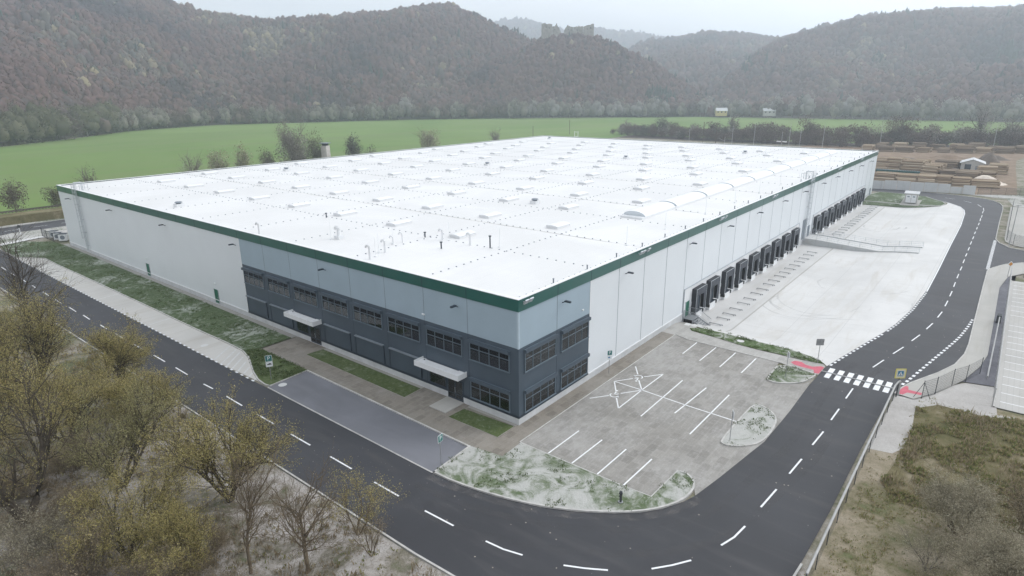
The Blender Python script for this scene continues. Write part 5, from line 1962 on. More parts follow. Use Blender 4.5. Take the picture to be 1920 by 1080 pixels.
LS = [
 (231, 8.0, 4.6, 6, 3.2, 'log stack nearest the warehouse corner in the middle row'), (231, 3.4, 4.2, 6, 3.6, 'second log stack from the warehouse corner in the middle row'),
 (229, -2.6, 6.2, 7, 3.4, 'wide log stack in the middle row above the green conveyor'), (222, -9.0, 4.2, 5, 3.0, 'greyish split-log stack right of the green conveyor'),
 (239, 8.5, 4.8, 6, 3.0, 'log stack behind the one at the warehouse corner'), (239, 2.6, 5.2, 6, 3.0, 'log stack behind the second middle-row stack'), (238, -3.4, 5.0, 6, 2.8, 'log stack behind the wide middle-row stack'), (232, -9.4, 4.2, 6, 2.8, 'log stack behind the greyish split logs'),
 (199, 1.3, 6.0, 4, 2.2, 'log stack nearest the warehouse in the front row by the concrete wall'), (199, -4.7, 5.4, 4, 2.3, 'second stack of the front row by the concrete wall'),
 (198.5, -9.8, 4.2, 4, 2.0, 'pale stack of sawn logs in the front row by the concrete wall'), (199.5, -14.4, 4.4, 4, 2.3, 'middle log stack of the front row right of the pale sawn logs'), (200.5, -19.0, 4.4, 4, 2.1, 'log stack of the front row left of the longest stack'), (202.5, -24.8, 6.8, 4, 1.6, 'long low log stack before the pale sand pile'),
 (221, -14, 4.0, 5, 2.0, 'loose low log stack in the middle of the log yard'), (219, -19.8, 5.8, 6, 2.2, 'log stack before the white shed'), (232, -24.0, 4.8, 5, 2.4, 'log stack right of the white shed, nearer one'), (244, -26.8, 4.6, 5, 2.6, 'log stack right of the white shed, farther one'), (246, -11.5, 6.4, 7, 2.8, 'darker log stack left of the white shed')]
for k, a in enumerate(LS):
    log_stack(*a[:5], a[5], 10 + k, 'log_dark' if k in (14, 15, 18) else 'log_wood')
far_rng = random.Random(77)
for k in range(20):
    u = k / 19
    x, y = 312 + 30 * u + (12 if k % 2 else 0), 27 - 72 * u
    log_stack(x + far_rng.uniform(-2, 2), y, far_rng.uniform(3.6, 6.2), 5, far_rng.uniform(1.5, 2.8), 'weathered log stack in the long far row before the dark hedge', 60 + k, 'log_dark' if k % 3 else 'log_wood', 'log stacks in the far row')
t = thing('conveyor', 'long dark green conveyor trough between two rows of log stacks', 'conveyor', (218, 7.5, 0))
mb = MB()
mb.add([(-.6, 0, 1.0), (.6, 0, 1.0), (.6, -13.5, 1.0), (-.6, -13.5, 1.0), (-.8, 0, 1.8), (.8, 0, 1.8), (.8, -13.5, 1.8), (-.8, -13.5, 1.8)], [(3, 2, 1, 0), (0, 1, 5, 4), (1, 2, 6, 5), (2, 3, 7, 6), (3, 0, 4, 7), (4, 5, 6, 7)])
mb.build('trough', 'conveyor_green', t)
mb = MB()
for k in range(8):
    for s in (-.6, .6):
        mb.box(s - .08, -.4 - 1.8 * k, 0, s + .08, -.55 - 1.8 * k, 1.0)
mb.build('legs', 'fence_dark', t)
mb = MB()
for k in range(26):
    mb.box(-.75, -.2 - .52 * k, 1.8, .75, -.32 - .52 * k, 1.95)
mb.build('rollers', 'mid_metal', t)
t = thing('shed', 'small white gabled shed with dark door in the log yard', 'shed', (246, -19.0, 0), R(3))
mb = MB()
mb.box(-4, -3.4, 0, 4, 3.4, 3.4)
for s in (-4, 4):
    mb.add([(s, -3.4, 3.4), (s, 3.4, 3.4), (s, 0, 4.6)], [(0, 1, 2)])
mb.build('wall', 'house_wall', t)
mb = MB()
for s in (-1, 1):
    mb.add([(-4.4, s * 3.9, 3.3), (4.4, s * 3.9, 3.3), (4.4, 0, 4.72), (-4.4, 0, 4.72), (-4.4, s * 3.9, 3.18), (4.4, s * 3.9, 3.18), (4.4, 0, 4.6), (-4.4, 0, 4.6)],
           [(0, 1, 2, 3), (4, 5, 6, 7), (0, 1, 5, 4), (0, 3, 7, 4), (1, 2, 6, 5)])
mb.build('roof', 'house_roof', t)
mb = MB()
mb.box(-4.06, .3, 0, -4.0, 2.2, 2.9)
mb.build('door', 'dark_metal', t)
mb = MB()
mb.box(-4.06, -2.5, .9, -4.0, -1.0, 2.4)
mb.build('window', 'mid_metal', t)


def heap(name, label, cat, x, y, rx, ry, h, mat, seed):
    rg = np.random.default_rng(seed)
    n, m = 28, 12
    vs, fs = [], []
    for j in range(m + 1):
        s = j / m
        for i in range(n):
            a = 2 * PI * i / n
            rr = s * (1 + .14 * math.sin(a * 3 + seed) + .08 * math.sin(a * 5 + 2))
            vs.append((rx * rr * math.cos(a), ry * rr * math.sin(a), h * (0.5 + .5 * math.cos(PI * s)) ** .85 + (rg.normal(0, .05) if 0 < s < 1 else 0) - (.05 if s == 1 else 0)))
    for j in range(m):
        for i in range(n):
            fs.append((j * n + i, j * n + n + i, j * n + n + (i + 1) % n, j * n + (i + 1) % n))
    mb = MB()
    mb.add(vs, fs)
    o = mb.build(name, mat, smooth=True)
    o.location = (x, y, 0)
    return tag(o, label, cat)


heap('sand_pile', 'pale sand pile with long skirts in the log yard', 'sand pile', 212, -24.5, 4.5, 6.0, 2.6, 'sand', 1)
heap('earth_mound', 'dark brown earth mound behind the white shed', 'earth mound', 276, -22.5, 8, 5.5, 4.6, 'earth_dark', 2)
heap('bark_heap', 'low brown heap of bark and loose wood in the middle of the log yard', 'heap', 234, -14.6, 7, 4.5, 2.0, 'earth_dark', 3)

heap('earth_mound', 'long low earth mound behind the middle row of log stacks', 'earth mound', 262, 4, 5, 10, 2.4, 'earth_dark', 4)
heap('earth_mound', 'low tan earth mound between the far stacks and the shed', 'earth mound', 288, -8, 6, 9, 2.0, 'log_yard', 5)
heap('bark_heap', 'small bark heap left of the dark mound', 'heap', 262, -12, 4, 4, 2.2, 'earth_dark', 6)
heap('earth_mound', 'flat earth mound near the track at the right of the log yard', 'earth mound', 298, -24, 5, 5, 1.8, 'earth_dark', 7)

# ------------------------------------------------------------------ castle ruin and distant houses
t = thing('castle_ruin', 'ruined stone castle with broken walls on the wooded hilltop', 'castle', (0, 0, 0))
def ruin_wall(p, q, base, prof, th, holes=()):
    L = math.hypot(q[0] - p[0], q[1] - p[1])
    d = ((q[0] - p[0]) / L, (q[1] - p[1]) / L)
    nrm = (-d[1] * th / 2, d[0] * th / 2)
    mb = MB()
    n = len(prof)
    k0 = 0
    for (s0, h0), (s1, h1) in zip(prof, prof[1:]):
        a = (p[0] + d[0] * L * s0, p[1] + d[1] * L * s0)
        b_ = (p[0] + d[0] * L * s1, p[1] + d[1] * L * s1)
        vs = []
        for w in (-1, 1):
            vs += [(a[0] + nrm[0] * w, a[1] + nrm[1] * w, base), (b_[0] + nrm[0] * w, b_[1] + nrm[1] * w, base), (b_[0] + nrm[0] * w, b_[1] + nrm[1] * w, base + h1), (a[0] + nrm[0] * w, a[1] + nrm[1] * w, base + h0)]
        mb.add(vs, [(0, 1, 2, 3), (7, 6, 5, 4), (3, 2, 6, 7), (0, 3, 7, 4), (1, 5, 6, 2)])
    w = mb.build('ruin_wall', 'stone_ruin', t)
    if holes:
        mb = MB()
        for s, z, ww, hh in holes:
            c = (p[0] + d[0] * L * s, p[1] + d[1] * L * s)
            o = (nrm[0] * 1.03, nrm[1] * 1.03)
            vs = [(c[0] - d[0] * ww - o[0], c[1] - d[1] * ww - o[1], base + z), (c[0] + d[0] * ww - o[0], c[1] + d[1] * ww - o[1], base + z), (c[0] + d[0] * ww - o[0], c[1] + d[1] * ww - o[1], base + z + hh), (c[0] - d[0] * ww - o[0], c[1] - d[1] * ww - o[1], base + z + hh)]
            vs += [(c[0] - d[0] * ww + o[0], c[1] - d[1] * ww + o[1], base + z), (c[0] + d[0] * ww + o[0], c[1] + d[1] * ww + o[1], base + z), (c[0] + d[0] * ww + o[0], c[1] + d[1] * ww + o[1], base + z + hh), (c[0] - d[0] * ww + o[0], c[1] - d[1] * ww + o[1], base + z + hh)]
            mb.add(vs, [(0, 1, 2, 3), (7, 6, 5, 4)])
        mb.build('window_hole', 'room_dark', w)


CB = 90
ruin_wall((658.5, 477.4), (665.0, 467.5), CB, [(0, 21), (.15, 21.5), (.3, 21), (.45, 20.2), (.6, 20.8), (.8, 20.5), (1, 20.3)], 3, [(.35, 16, .5, 1.6), (.7, 15, .5, 1.4)])
ruin_wall((665.1, 467.2), (671.3, 459.0), CB, [(0, 17.5), (.3, 17.6), (.42, 19.5), (.5, 21.5), (.56, 21.3), (.62, 18), (.8, 16.5), (1, 12)], 2.4, [(.3, 13, .6, 1.2)])
ruin_wall((658.4, 477.8), (666, 481), CB, [(0, 21), (.5, 20), (1, 18)], 3)
ruin_wall((674.2, 455.3), (680.5, 445.5), CB, [(0, 12), (.12, 15), (.25, 16.5), (.36, 19.2), (.5, 18), (.7, 17), (1, 16.4)], 2.4, [(.5, 13, .5, 1.2), (.8, 12.5, .5, 1.2)])
ruin_wall((680.6, 445.3), (687.5, 434.6), CB, [(0, 16.4), (.2, 16.6), (.35, 17.2), (.45, 16.5), (.52, 18.4), (.56, 16.8), (.62, 17.8), (.7, 16.5), (.9, 17.4), (1, 16.2)], 2.4, [(.4, 12, .5, 1.2)])
ruin_wall((687.6, 434.4), (694.2, 424.2), CB, [(0, 16.6), (.25, 17.6), (.5, 18.6), (.7, 18.4), (.85, 19.6), (1, 20)], 3, [(.4, 13, .5, 1.4), (.75, 14, .8, 2.0)])
ruin_wall((694.4, 424.4), (700, 428.5), CB, [(0, 20), (.5, 19), (1, 16)], 2.4)


def house(x, y, z, w, d, h, rz, wall, roof, label):
    t = thing('house', label, 'house', (x, y, z), rz)
    mb = MB()
    mb.box(-w / 2, -d / 2, -2, w / 2, d / 2, h)
    for s in (-w / 2, w / 2):
        mb.add([(s, -d / 2, h), (s, d / 2, h), (s, 0, h + d * .35)], [(0, 1, 2)])
    mb.build('wall', wall, t)
    mb = MB()
    for s in (-1, 1):
        mb.add([(-w / 2 - .5, s * (d / 2 + .5), h - .3), (w / 2 + .5, s * (d / 2 + .5), h - .3), (w / 2 + .5, 0, h + d * .37), (-w / 2 - .5, 0, h + d * .37),
                (-w / 2 - .5, s * (d / 2 + .5), h - .5), (w / 2 + .5, s * (d / 2 + .5), h - .5), (w / 2 + .5, 0, h + d * .35), (-w / 2 - .5, 0, h + d * .35)],
               [(0, 1, 2, 3), (4, 5, 6, 7), (0, 1, 5, 4), (0, 3, 7, 4), (1, 2, 6, 5)])
    mb.build('roof', roof, t)
    for k in range(3):
        mb = MB()
        xx = -w / 2 + w * (k + .5) / 3
        mb.box(xx - .6, -d / 2 - .05, h * .35, xx + .6, -d / 2, h * .35 + 1.5)
        mb.build('window', 'room_dark', t)


house(633, 224, 4, 11, 7, 3.6, R(-60), 'house_yellow', 'house_roof', 'yellow house with pale roof among grey trees beyond the field')
house(651, 180, 4, 12, 7, 3.4, R(-62), 'house_wall', 'house_roof', 'long white house with pale roof among grey trees beyond the field')
house(655, 196, 4, 6, 6, 3.2, R(-50), 'house_wall', 'red_roof', 'small house between the yellow and the long white house')
house(1225, 244, 76, 16, 11, 6, R(-70), 'house_wall', 'house_roof', 'lone white house high on the hazy wooded slope')

# ------------------------------------------------------------------ vegetation
def np_object(name, verts, faces, mats, parent=None, midx=None, attr=None, smooth=False):
    """verts (N,3), faces (M,k) arrays -> one mesh object"""
    me = bpy.data.meshes.new(name)
    N, (Mf, k) = len(verts), faces.shape
    me.vertices.add(N)
    me.vertices.foreach_set('co', np.ascontiguousarray(verts, dtype=np.float32).ravel())
    me.loops.add(Mf * k)
    me.loops.foreach_set('vertex_index', np.ascontiguousarray(faces, dtype=np.int32).ravel())
    me.polygons.add(Mf)
    me.polygons.foreach_set('loop_start', np.arange(0, Mf * k, k, dtype=np.int32))
    if midx is not None:
        me.polygons.foreach_set('material_index', midx.astype(np.int32))
    if smooth:
        me.polygons.foreach_set('use_smooth', np.ones(Mf, dtype=bool))
    for q in (mats if isinstance(mats, (list, tuple)) else [mats]):
        me.materials.append(MATS[q])
    if attr is not None:
        a = me.attributes.new('tint', 'FLOAT', 'POINT')
        a.data.foreach_set('value', attr.astype(np.float32))
    me.update(calc_edges=True)
    me.validate()
    o = bpy.data.objects.new(name, me)
    COL.objects.link(o)
    if parent:
        o.parent = parent
    return o


def nrm(a):
    return a / np.maximum(np.linalg.norm(a, axis=-1, keepdims=True), 1e-9)


def polylines(rg, p, d, L, segs, wob, trop):
    N = len(p)
    pts = np.zeros((N, segs + 1, 3))
    pts[:, 0] = p
    d = nrm(d)
    for k in range(segs):
        d = nrm(d + rg.normal(0, wob, (N, 3)) + np.array([0, 0, trop]))
        pts[:, k + 1] = pts[:, k] + d * (L / segs)[:, None]
    return pts


def tube_arrays(pts, r0, r1, sides):
    N, S, _ = pts.shape
    t = np.zeros_like(pts)
    t[:, :-1] = pts[:, 1:] - pts[:, :-1]
    t[:, -1] = t[:, -2]
    t = nrm(t)
    up = np.array([0.31, 0.22, 0.92])
    a = nrm(np.cross(t, up))
    b = np.cross(t, a)
    r = r0[:, None] + (r1 - r0)[:, None] * np.linspace(0, 1, S)[None]
    ang = np.arange(sides) * 2 * PI / sides
    v = pts[:, :, None] + (a[:, :, None] * np.cos(ang)[None, None, :, None] + b[:, :, None] * np.sin(ang)[None, None, :, None]) * r[:, :, None, None]
    idx = np.arange(N * S * sides).reshape(N, S, sides)
    nx = np.roll(idx, -1, axis=2)
    f = np.stack([idx[:, :-1], nx[:, :-1], nx[:, 1:], idx[:, 1:]], -1).reshape(-1, 4)
    return v.reshape(-1, 3), f


def children(rg, pts, per, t0, t1, amin, amax):
    N, S, _ = pts.shape
    t = rg.uniform(t0, t1, (N, per)) * (S - 1)
    i = np.minimum(t.astype(int), S - 2)
    fr = (t - i)[..., None]
    n = np.arange(N)[:, None]
    a, b = pts[n, i], pts[n, i + 1]
    p = a + (b - a) * fr
    tan = nrm(b - a)
    rnd = rg.normal(0, 1, tan.shape)
    perp = nrm(rnd - (rnd * tan).sum(-1, keepdims=True) * tan)
    ang = rg.uniform(amin, amax, (N, per))[..., None]
    d = tan * np.cos(ang) + perp * np.sin(ang)
    return p.reshape(-1, 3), d.reshape(-1, 3), (t / (S - 1)).reshape(-1)


def leaves_on(rg, pts, per, size, spread, flat=0.0, aspect=.45):
    N, S, _ = pts.shape
    t = rg.uniform(.15, 1, (N, per)) * (S - 1)
    i = np.minimum(t.astype(int), S - 2)
    n = np.arange(N)[:, None]
    a, b = pts[n, i], pts[n, i + 1]
    c = (a + (b - a) * (t - i)[..., None]).reshape(-1, 3) + rg.normal(0, spread, (N * per, 3))
    return quads_at(rg, c, size, aspect)


def quads_at(rg, c, size, aspect=.45):
    n = len(c)
    u = nrm(rg.normal(0, 1, (n, 3)))
    w = nrm(np.cross(u, rg.normal(0, 1, (n, 3))))
    s = (size * rg.uniform(.6, 1.4, n))[:, None]
    v = np.stack([c - u * s * .5, c + w * s * aspect * .5, c + u * s * .5, c - w * s * aspect * .5], 1).reshape(-1, 3)
    return v, np.arange(n * 4).reshape(n, 4)


def join(parts):
    vs, fs, k = [], [], 0
    for v, f in parts:
        vs.append(v)
        fs.append(f + k)
        k += len(v)
    return np.concatenate(vs), np.concatenate(fs)


def detailed_tree(name, label, cat, loc, seed, height=9, stems=4, lean=(0, 0), spread=.45, bark='bark', leaf='willow_leaf', leaf_n=29, leaf_size=0.117, r=.16,
                  lens=(.45, .42, .30), per=(6, 6, 5), group=None, sag=0.0, rz=0, wood_r=1.0, twig_leaf_spread=.13):
    rg = np.random.default_rng(seed)
    t = thing(name, label, cat, loc, rz, group)
    p0 = rg.normal(0, .12 * (stems > 1), (stems, 3))
    p0[:, 2] = -.1
    az = np.arange(stems) * 2 * PI / stems + rg.uniform(0, 1)
    d0 = np.stack([np.cos(az) * spread + lean[0], np.sin(az) * spread + lean[1], np.ones(stems)], 1)
    L0 = height * lens[0] * rg.uniform(.85, 1.2, stems)
    a = polylines(rg, p0, d0, L0, 6, .10, .02)
    tubes = [tube_arrays(a, np.full(stems, r), np.full(stems, r * .55), 7)]
    p, d, tt = children(rg, a, per[0], .35, 1, .25, .75)
    d = d + np.array([lean[0], lean[1], .25]) * .6
    b = polylines(rg, p, d, height * lens[1] * rg.uniform(.6, 1.2, len(p)), 6, .13, .04)
    tubes.append(tube_arrays(b, np.full(len(p), r * .42), np.full(len(p), r * .15), 5))
    p, d, tt = children(rg, b, per[1], .15, 1, .3, .9)
    c = polylines(rg, p, d, height * lens[2] * rg.uniform(.5, 1.2, len(p)) * (1.15 - .4 * tt), 5, .16, .03 - sag)
    tubes.append(tube_arrays(c, np.full(len(p), r * .15 * wood_r), np.full(len(p), r * .06 * wood_r), 4))
    p, d, tt = children(rg, c, per[2], .1, 1, .3, .9)
    e = polylines(rg, p, d, height * .15 * rg.uniform(.5, 1.3, len(p)), 3, .16, .09 - sag)
    tubes.append(tube_arrays(e, np.full(len(p), r * .065 * wood_r), np.full(len(p), r * .03 * wood_r), 3))
    v, f = join(tubes)
    np_object('trunk', v, f, bark, t)
    if leaf_n:
        lv = [leaves_on(rg, e, leaf_n, leaf_size, twig_leaf_spread), leaves_on(rg, c, max(1, leaf_n // 2), leaf_size, twig_leaf_spread)]
        v, f = join(lv)
        np_object('crown', v, f, leaf, t)
    return t


def shard_crown(rg, n, rx, rz, zc, size, lobes=7, hollow=.35):
    """leaf and twig clumps spread through an uneven crown"""
    lc = nrm(rg.normal(0, 1, (lobes, 3))) * rg.uniform(.25, .75, (lobes, 1))
    lr = rg.uniform(.35, .62, lobes)
    k = rg.integers(0, lobes, n)
    q = nrm(rg.normal(0, 1, (n, 3))) * (rg.uniform(hollow, 1, (n, 1)) ** .6) * lr[k][:, None] + lc[k]
    q = q * np.array([rx, rx, rz]) + np.array([0, 0, zc])
    q[:, 2] = np.maximum(q[:, 2], .3)
    return quads_at(rg, q, size, .55)


def lobed_crown(rg, lobes, rx, rz, zc):
    parts = []
    lc = nrm(rg.normal(0, 1, (lobes, 3))) * rg.uniform(.3, .75, (lobes, 1))
    lc[:, 2] = np.abs(lc[:, 2]) * 1.1 - .35
    for c in lc:
        n, m = 8, 5
        th = np.linspace(.12, PI - .5, m)[:, None]
        ph = np.arange(n)[None] * 2 * PI / n + rg.uniform(0, 1)
        r = rg.uniform(.30, .46) * rg.uniform(.75, 1.2, (m, n))
        v = np.stack([r * np.sin(th) * np.cos(ph), r * np.sin(th) * np.sin(ph), r * np.cos(th) * np.ones((m, n))], -1) + c
        v = v.reshape(-1, 3) * np.array([rx, rx, rz]) + np.array([0, 0, zc])
        i = np.arange(m * n).reshape(m, n)
        j = np.roll(i, -1, 1)
        f = np.stack([i[:-1], i[1:], j[1:], j[:-1]], -1).reshape(-1, 4)
        top = np.stack([i[0, 0::2], i[0, 1::2], np.roll(i[0, 0::2], -1), np.roll(i[0, 0::2], -1)], -1)[:0]
        parts.append((v, f))
        cap = np.array([[i[0, 0], i[0, 1], i[0, 2], i[0, 3]], [i[0, 3], i[0, 4], i[0, 5], i[0, 0]], [i[0, 5], i[0, 6], i[0, 7], i[0, 0]]])
        parts.append((v.copy(), cap))
    return join(parts)


def shard_tree(name, label, cat, loc, seed, h, w, crown, bark='bark', n=420, size=.6, group=None, base=.12, lobes=9, limbs=9, solid=0):
    w *= 1.18
    rg = np.random.default_rng(seed)
    t = thing(name, label, cat, loc, rg.uniform(0, 6), group)
    stems = np.zeros((1, 3))
    a = polylines(rg, stems - [0, 0, .2], np.array([[0, 0, 1.]]), np.array([h * .55]), 4, .05, .05)
    tb = [tube_arrays(a, np.array([h * .020]), np.array([h * .010]), 6)]
    p, d, tt = children(rg, a, limbs, .15, 1, .3, .8)
    b = polylines(rg, p, d, h * .5 * rg.uniform(.6, 1.1, len(p)), 4, .10, .12)
    tb.append(tube_arrays(b, np.full(len(p), h * .009), np.full(len(p), h * .003), 4))
    p, d, tt = children(rg, b, 7, .2, 1, .3, .8)
    c = polylines(rg, p, d, h * .26 * rg.uniform(.6, 1.1, len(p)), 3, .14, .06)
    tb.append(tube_arrays(c, np.full(len(p), h * .0035), np.full(len(p), h * .0012), 3))
    v, f = join(tb)
    np_object('trunk', v, f, bark, t)
    zc = h * (base + (1 - base) * .5)
    v, f = shard_crown(rg, n, w * .72, h * (1 - base) * .62, zc, size, lobes)
    v2, f2 = leaves_on(rg, c, max(2, n // (2 * len(c))), size * .7, h * .03)
    ps = [(v, f), (v2, f2)]
    if solid:
        ps.append(lobed_crown(rg, solid, w * .62, h * (1 - base) * .56, zc))
    v, f = join(ps)
    np_object('crown', v, f, crown, t)
    return t


# foreground willows and bare trees left of the road
detailed_tree('willow_tree', 'large olive willow with thick dark forked trunk at the lower left edge', 'tree', (-33.2, 19.5, 0), 1, 11.5, 3, (.02, .25), .42, leaf_n=14, leaf_size=0.101, r=.30, per=(6, 7, 6))
detailed_tree('willow_tree', 'many-stemmed yellow-olive willow at the upper left, reaching over the road', 'tree', (-26.2, 43.0, 0), 2, 12.0, 5, (.14, .02), .40, leaf_n=17, leaf_size=0.117, r=.22, per=(6, 7, 6))
detailed_tree('willow_tree', 'olive willow at the left picture edge behind the forked one', 'tree', (-31.5, 36.0, 0), 3, 9.5, 4, (0, .05), .45, leaf_n=17, leaf_size=0.117, r=.17, per=(6, 7, 7))
detailed_tree('bare_tree', 'tall slender nearly bare tree rising in front of the pale layby', 'tree', (-24.0, 51.0, 0), 4, 15.0, 1, (.05, .05), .1, 'bark', 'brown_leaf', 1, .10, .15, lens=(.72, .30, .20), per=(20, 6, 5))
detailed_tree('willow_tree', 'broad yellow-olive willow in the centre of the group, its crown touching the road', 'tree', (-22.6, 10.6, 0), 5, 9.0, 5, (.14, -.04), .46, leaf_n=19, leaf_size=0.109, r=.17, per=(6, 7, 6))
detailed_tree('willow_tree', 'greener willow between the forked willow and the central one', 'tree', (-27.0, 19.0, 0), 6, 8.5, 4, (.05, .1), .5, leaf='willow_leaf_green', leaf_n=17, leaf_size=0.109, r=.15, per=(6, 7, 6))
detailed_tree('willow_tree', 'low olive willow thicket below the central willow', 'tree', (-30.0, 10.0, 0), 7, 7.0, 6, (0, 0), .55, leaf_n=14, leaf_size=0.094, r=.11, per=(6, 7, 7))
detailed_tree('willow_tree', 'olive willow behind the greener one, close to the road kerb', 'tree', (-22.5, 27.5, 0), 8, 6.8, 5, (.08, .05), .55, leaf_n=17, leaf_size=0.109, r=.12, per=(6, 7, 7))
detailed_tree('bare_tree', 'bare tan tree with upright limbs at the bottom edge, left one of a pair', 'tree', (-25.6, 2.2, 0), 9, 7.5, 1, (.02, 0), .1, 'bark_tan', 'brown_leaf', 1, .08, .12, lens=(.6, .42, .28), per=(14, 7, 6))
detailed_tree('bare_tree', 'bare tan tree with upright limbs at the bottom edge, right one of a pair', 'tree', (-23.2, -0.6, 0), 10, 7.5, 2, (.06, 0), .18, 'bark_tan', 'brown_leaf', 1, .08, .12, lens=(.55, .45, .28), per=(9, 7, 6))
detailed_tree('sapling', 'small leafy sapling leaning over the road kerb near the centre dashes', 'sapling', (-18.9, -0.3, 0), 11, 5.6, 3, (.10, .0), .4, 'bark_tan', 'willow_leaf', 7, .10, .06, per=(6, 5, 5))
detailed_tree('sapling', 'second small sapling on the kerb verge below the first', 'sapling', (-19.6, -2.6, 0), 12, 3.6, 4, (.05, .0), .5, 'bark_tan', 'brown_leaf', 3, .09, .045, per=(5, 5, 4))
detailed_tree('shrub', 'brown leafless shrub at the bottom left corner', 'shrub', (-33.5, 8.5, 0), 13, 5.5, 8, (0, 0), .7, 'bark_grey', 'brown_leaf', 3, .10, .06, per=(6, 7, 7))
detailed_tree('shrub', 'greyish leafless shrub beside the low olive thicket', 'shrub', (-30.5, 4.2, 0), 14, 4.6, 8, (0, 0), .7, 'bark_grey', 'brown_leaf', 2, .09, .05, per=(6, 7, 7))
detailed_tree('shrub', 'greyish green shrub below the forked willow', 'shrub', (-34.5, 13.5, 0), 15, 4.5, 7, (0, 0), .7, 'bark_grey', 'grey_leaf', 4, .10, .05, per=(6, 7, 7))
detailed_tree('willow_tree', 'small olive willow at the left edge beside the grass verge', 'tree', (-24.5, 62.0, 0), 16, 6.5, 5, (0, 0), .55, leaf='willow_leaf_green', leaf_n=14, leaf_size=0.125, r=.12, per=(5, 6, 4))
detailed_tree('willow_tree', 'bright olive willow leaning out over the road beside the centre dashes', 'tree', (-20.8, 36.0, 0), 17, 8.5, 4, (.16, -.02), .42, leaf_n=18, leaf_size=0.117, r=.14, per=(6, 7, 7))
detailed_tree('willow_tree', 'tall olive willow left of the one leaning over the road', 'tree', (-28.5, 50.0, 0), 18, 9.0, 5, (.03, 0), .48, leaf_n=17, leaf_size=0.125, r=.15, per=(6, 7, 7))
detailed_tree('willow_tree', 'olive willow filling the gap in front of the upper left willows', 'tree', (-27.5, 29.5, 0), 19, 8.0, 5, (.05, 0), .5, leaf_n=17, leaf_size=0.109, r=.13, per=(6, 7, 7))
detailed_tree('willow_tree', 'low yellow willow at the bottom edge between thicket and bare pair', 'tree', (-28.2, 5.5, 0), 20, 5.6, 6, (0, 0), .6, leaf_n=14, leaf_size=0.094, r=.09, per=(6, 7, 7))
# bushes at the lower right
detailed_tree('willow_bush', 'grey-green willow bush at the lower right, farther one', 'bush', (7.2, -33.4, 0), 21, 4.6, 8, (0, 0), .62, 'bark_tan', 'grey_leaf', 13, .09, .05, per=(6, 7, 7))
detailed_tree('willow_bush', 'brownish willow bush in the lower right corner, nearest one', 'bush', (1.6, -36.0, 0), 22, 5.4, 9, (0, 0), .66, 'bark_tan', 'grey_leaf', 12, .09, .055, per=(6, 7, 7))
detailed_tree('willow_bush', 'brown bare bush at the right edge behind the grey ones', 'bush', (10.5, -37.6, 0), 23, 4.0, 8, (0, 0), .7, 'bark', 'brown_leaf', 4, .09, .045, per=(6, 7, 7))
detailed_tree('willow_bush', 'low grey bush between the fence and the corner bushes', 'bush', (2.0, -32.2, 0), 24, 3.0, 7, (0, 0), .7, 'bark_grey', 'grey_leaf', 4, .08, .04, per=(4, 5, 5))

# brown brush under the willows
BR = [detailed_tree('brush', 'leafless grey-brown brush under the willows at the lower left', 'brush', (-35, 3, 0), 40 + k, 3.6, 9, (0, 0), .75, 'bark_grey', 'brown_leaf', 5, .075, .035, per=(6, 7, 7), group='brush under the willows') for k in range(2)]
rgb = random.Random(8)
for k in range(18):
    x, y = rgb.uniform(-37, -25), rgb.uniform(-2, 26)
    if x > -27 + .2 * (y < 6) * 6 and y < 6:
        x -= 4
    sc = rgb.uniform(.55, 1.15)
    if k < 2:
        BR[k].location = (x, y, 0)
    else:
        dup(BR[k % 2], (x, y, 0), rgb.uniform(0, 6), scale=sc)

# weeds, dry stalks and twigs: ground cover
def tufts(name, n, area, seed, leaf, hmin, hmax, per=7, width=.05, mask=None):
    rg = np.random.default_rng(seed)
    x = rg.uniform(area[0], area[1], n)
    y = rg.uniform(area[2], area[3], n)
    if mask is not None:
        k = np.array([mask(a, b) for a, b in zip(x, y)])
        x, y = x[k], y[k]
    n = len(x)
    h = rg.uniform(hmin, hmax, n)
    bx = np.repeat(x, per) + rg.normal(0, .10, n * per)
    by = np.repeat(y, per) + rg.normal(0, .10, n * per)
    hh = np.repeat(h, per) * rg.uniform(.5, 1.2, n * per)
    a = rg.uniform(0, 2 * PI, n * per)
    le = rg.uniform(.1, .8, n * per) * hh
    base = np.stack([bx, by, np.full(n * per, .0)], 1)
    side = np.stack([np.cos(a + PI / 2), np.sin(a + PI / 2), np.zeros(n * per)], 1) * width * rg.uniform(.6, 1.6, n * per)[:, None]
    tip = base + np.stack([np.cos(a) * le, np.sin(a) * le, hh], 1)
    mid = (base + tip) / 2 + np.stack([np.zeros(n * per)] * 2 + [hh * .12], 1)
    v = np.stack([base - side * .5, mid - side, tip, mid + side], 1).reshape(-1, 3)
    f = np.arange(n * per * 4).reshape(-1, 4)
    o = np_object(name, v, f, leaf)
    o['kind'] = 'stuff'
    return o


GRASS = []


def inpoly(poly):
    def fn(x, y):
        c = False
        n = len(poly)
        for i in range(n):
            x0, y0 = poly[i]
            x1, y1 = poly[(i + 1) % n]
            if (y0 > y) != (y1 > y) and x < (x1 - x0) * (y - y0) / (y1 - y0) + x0:
                c = not c
        return c
    return fn


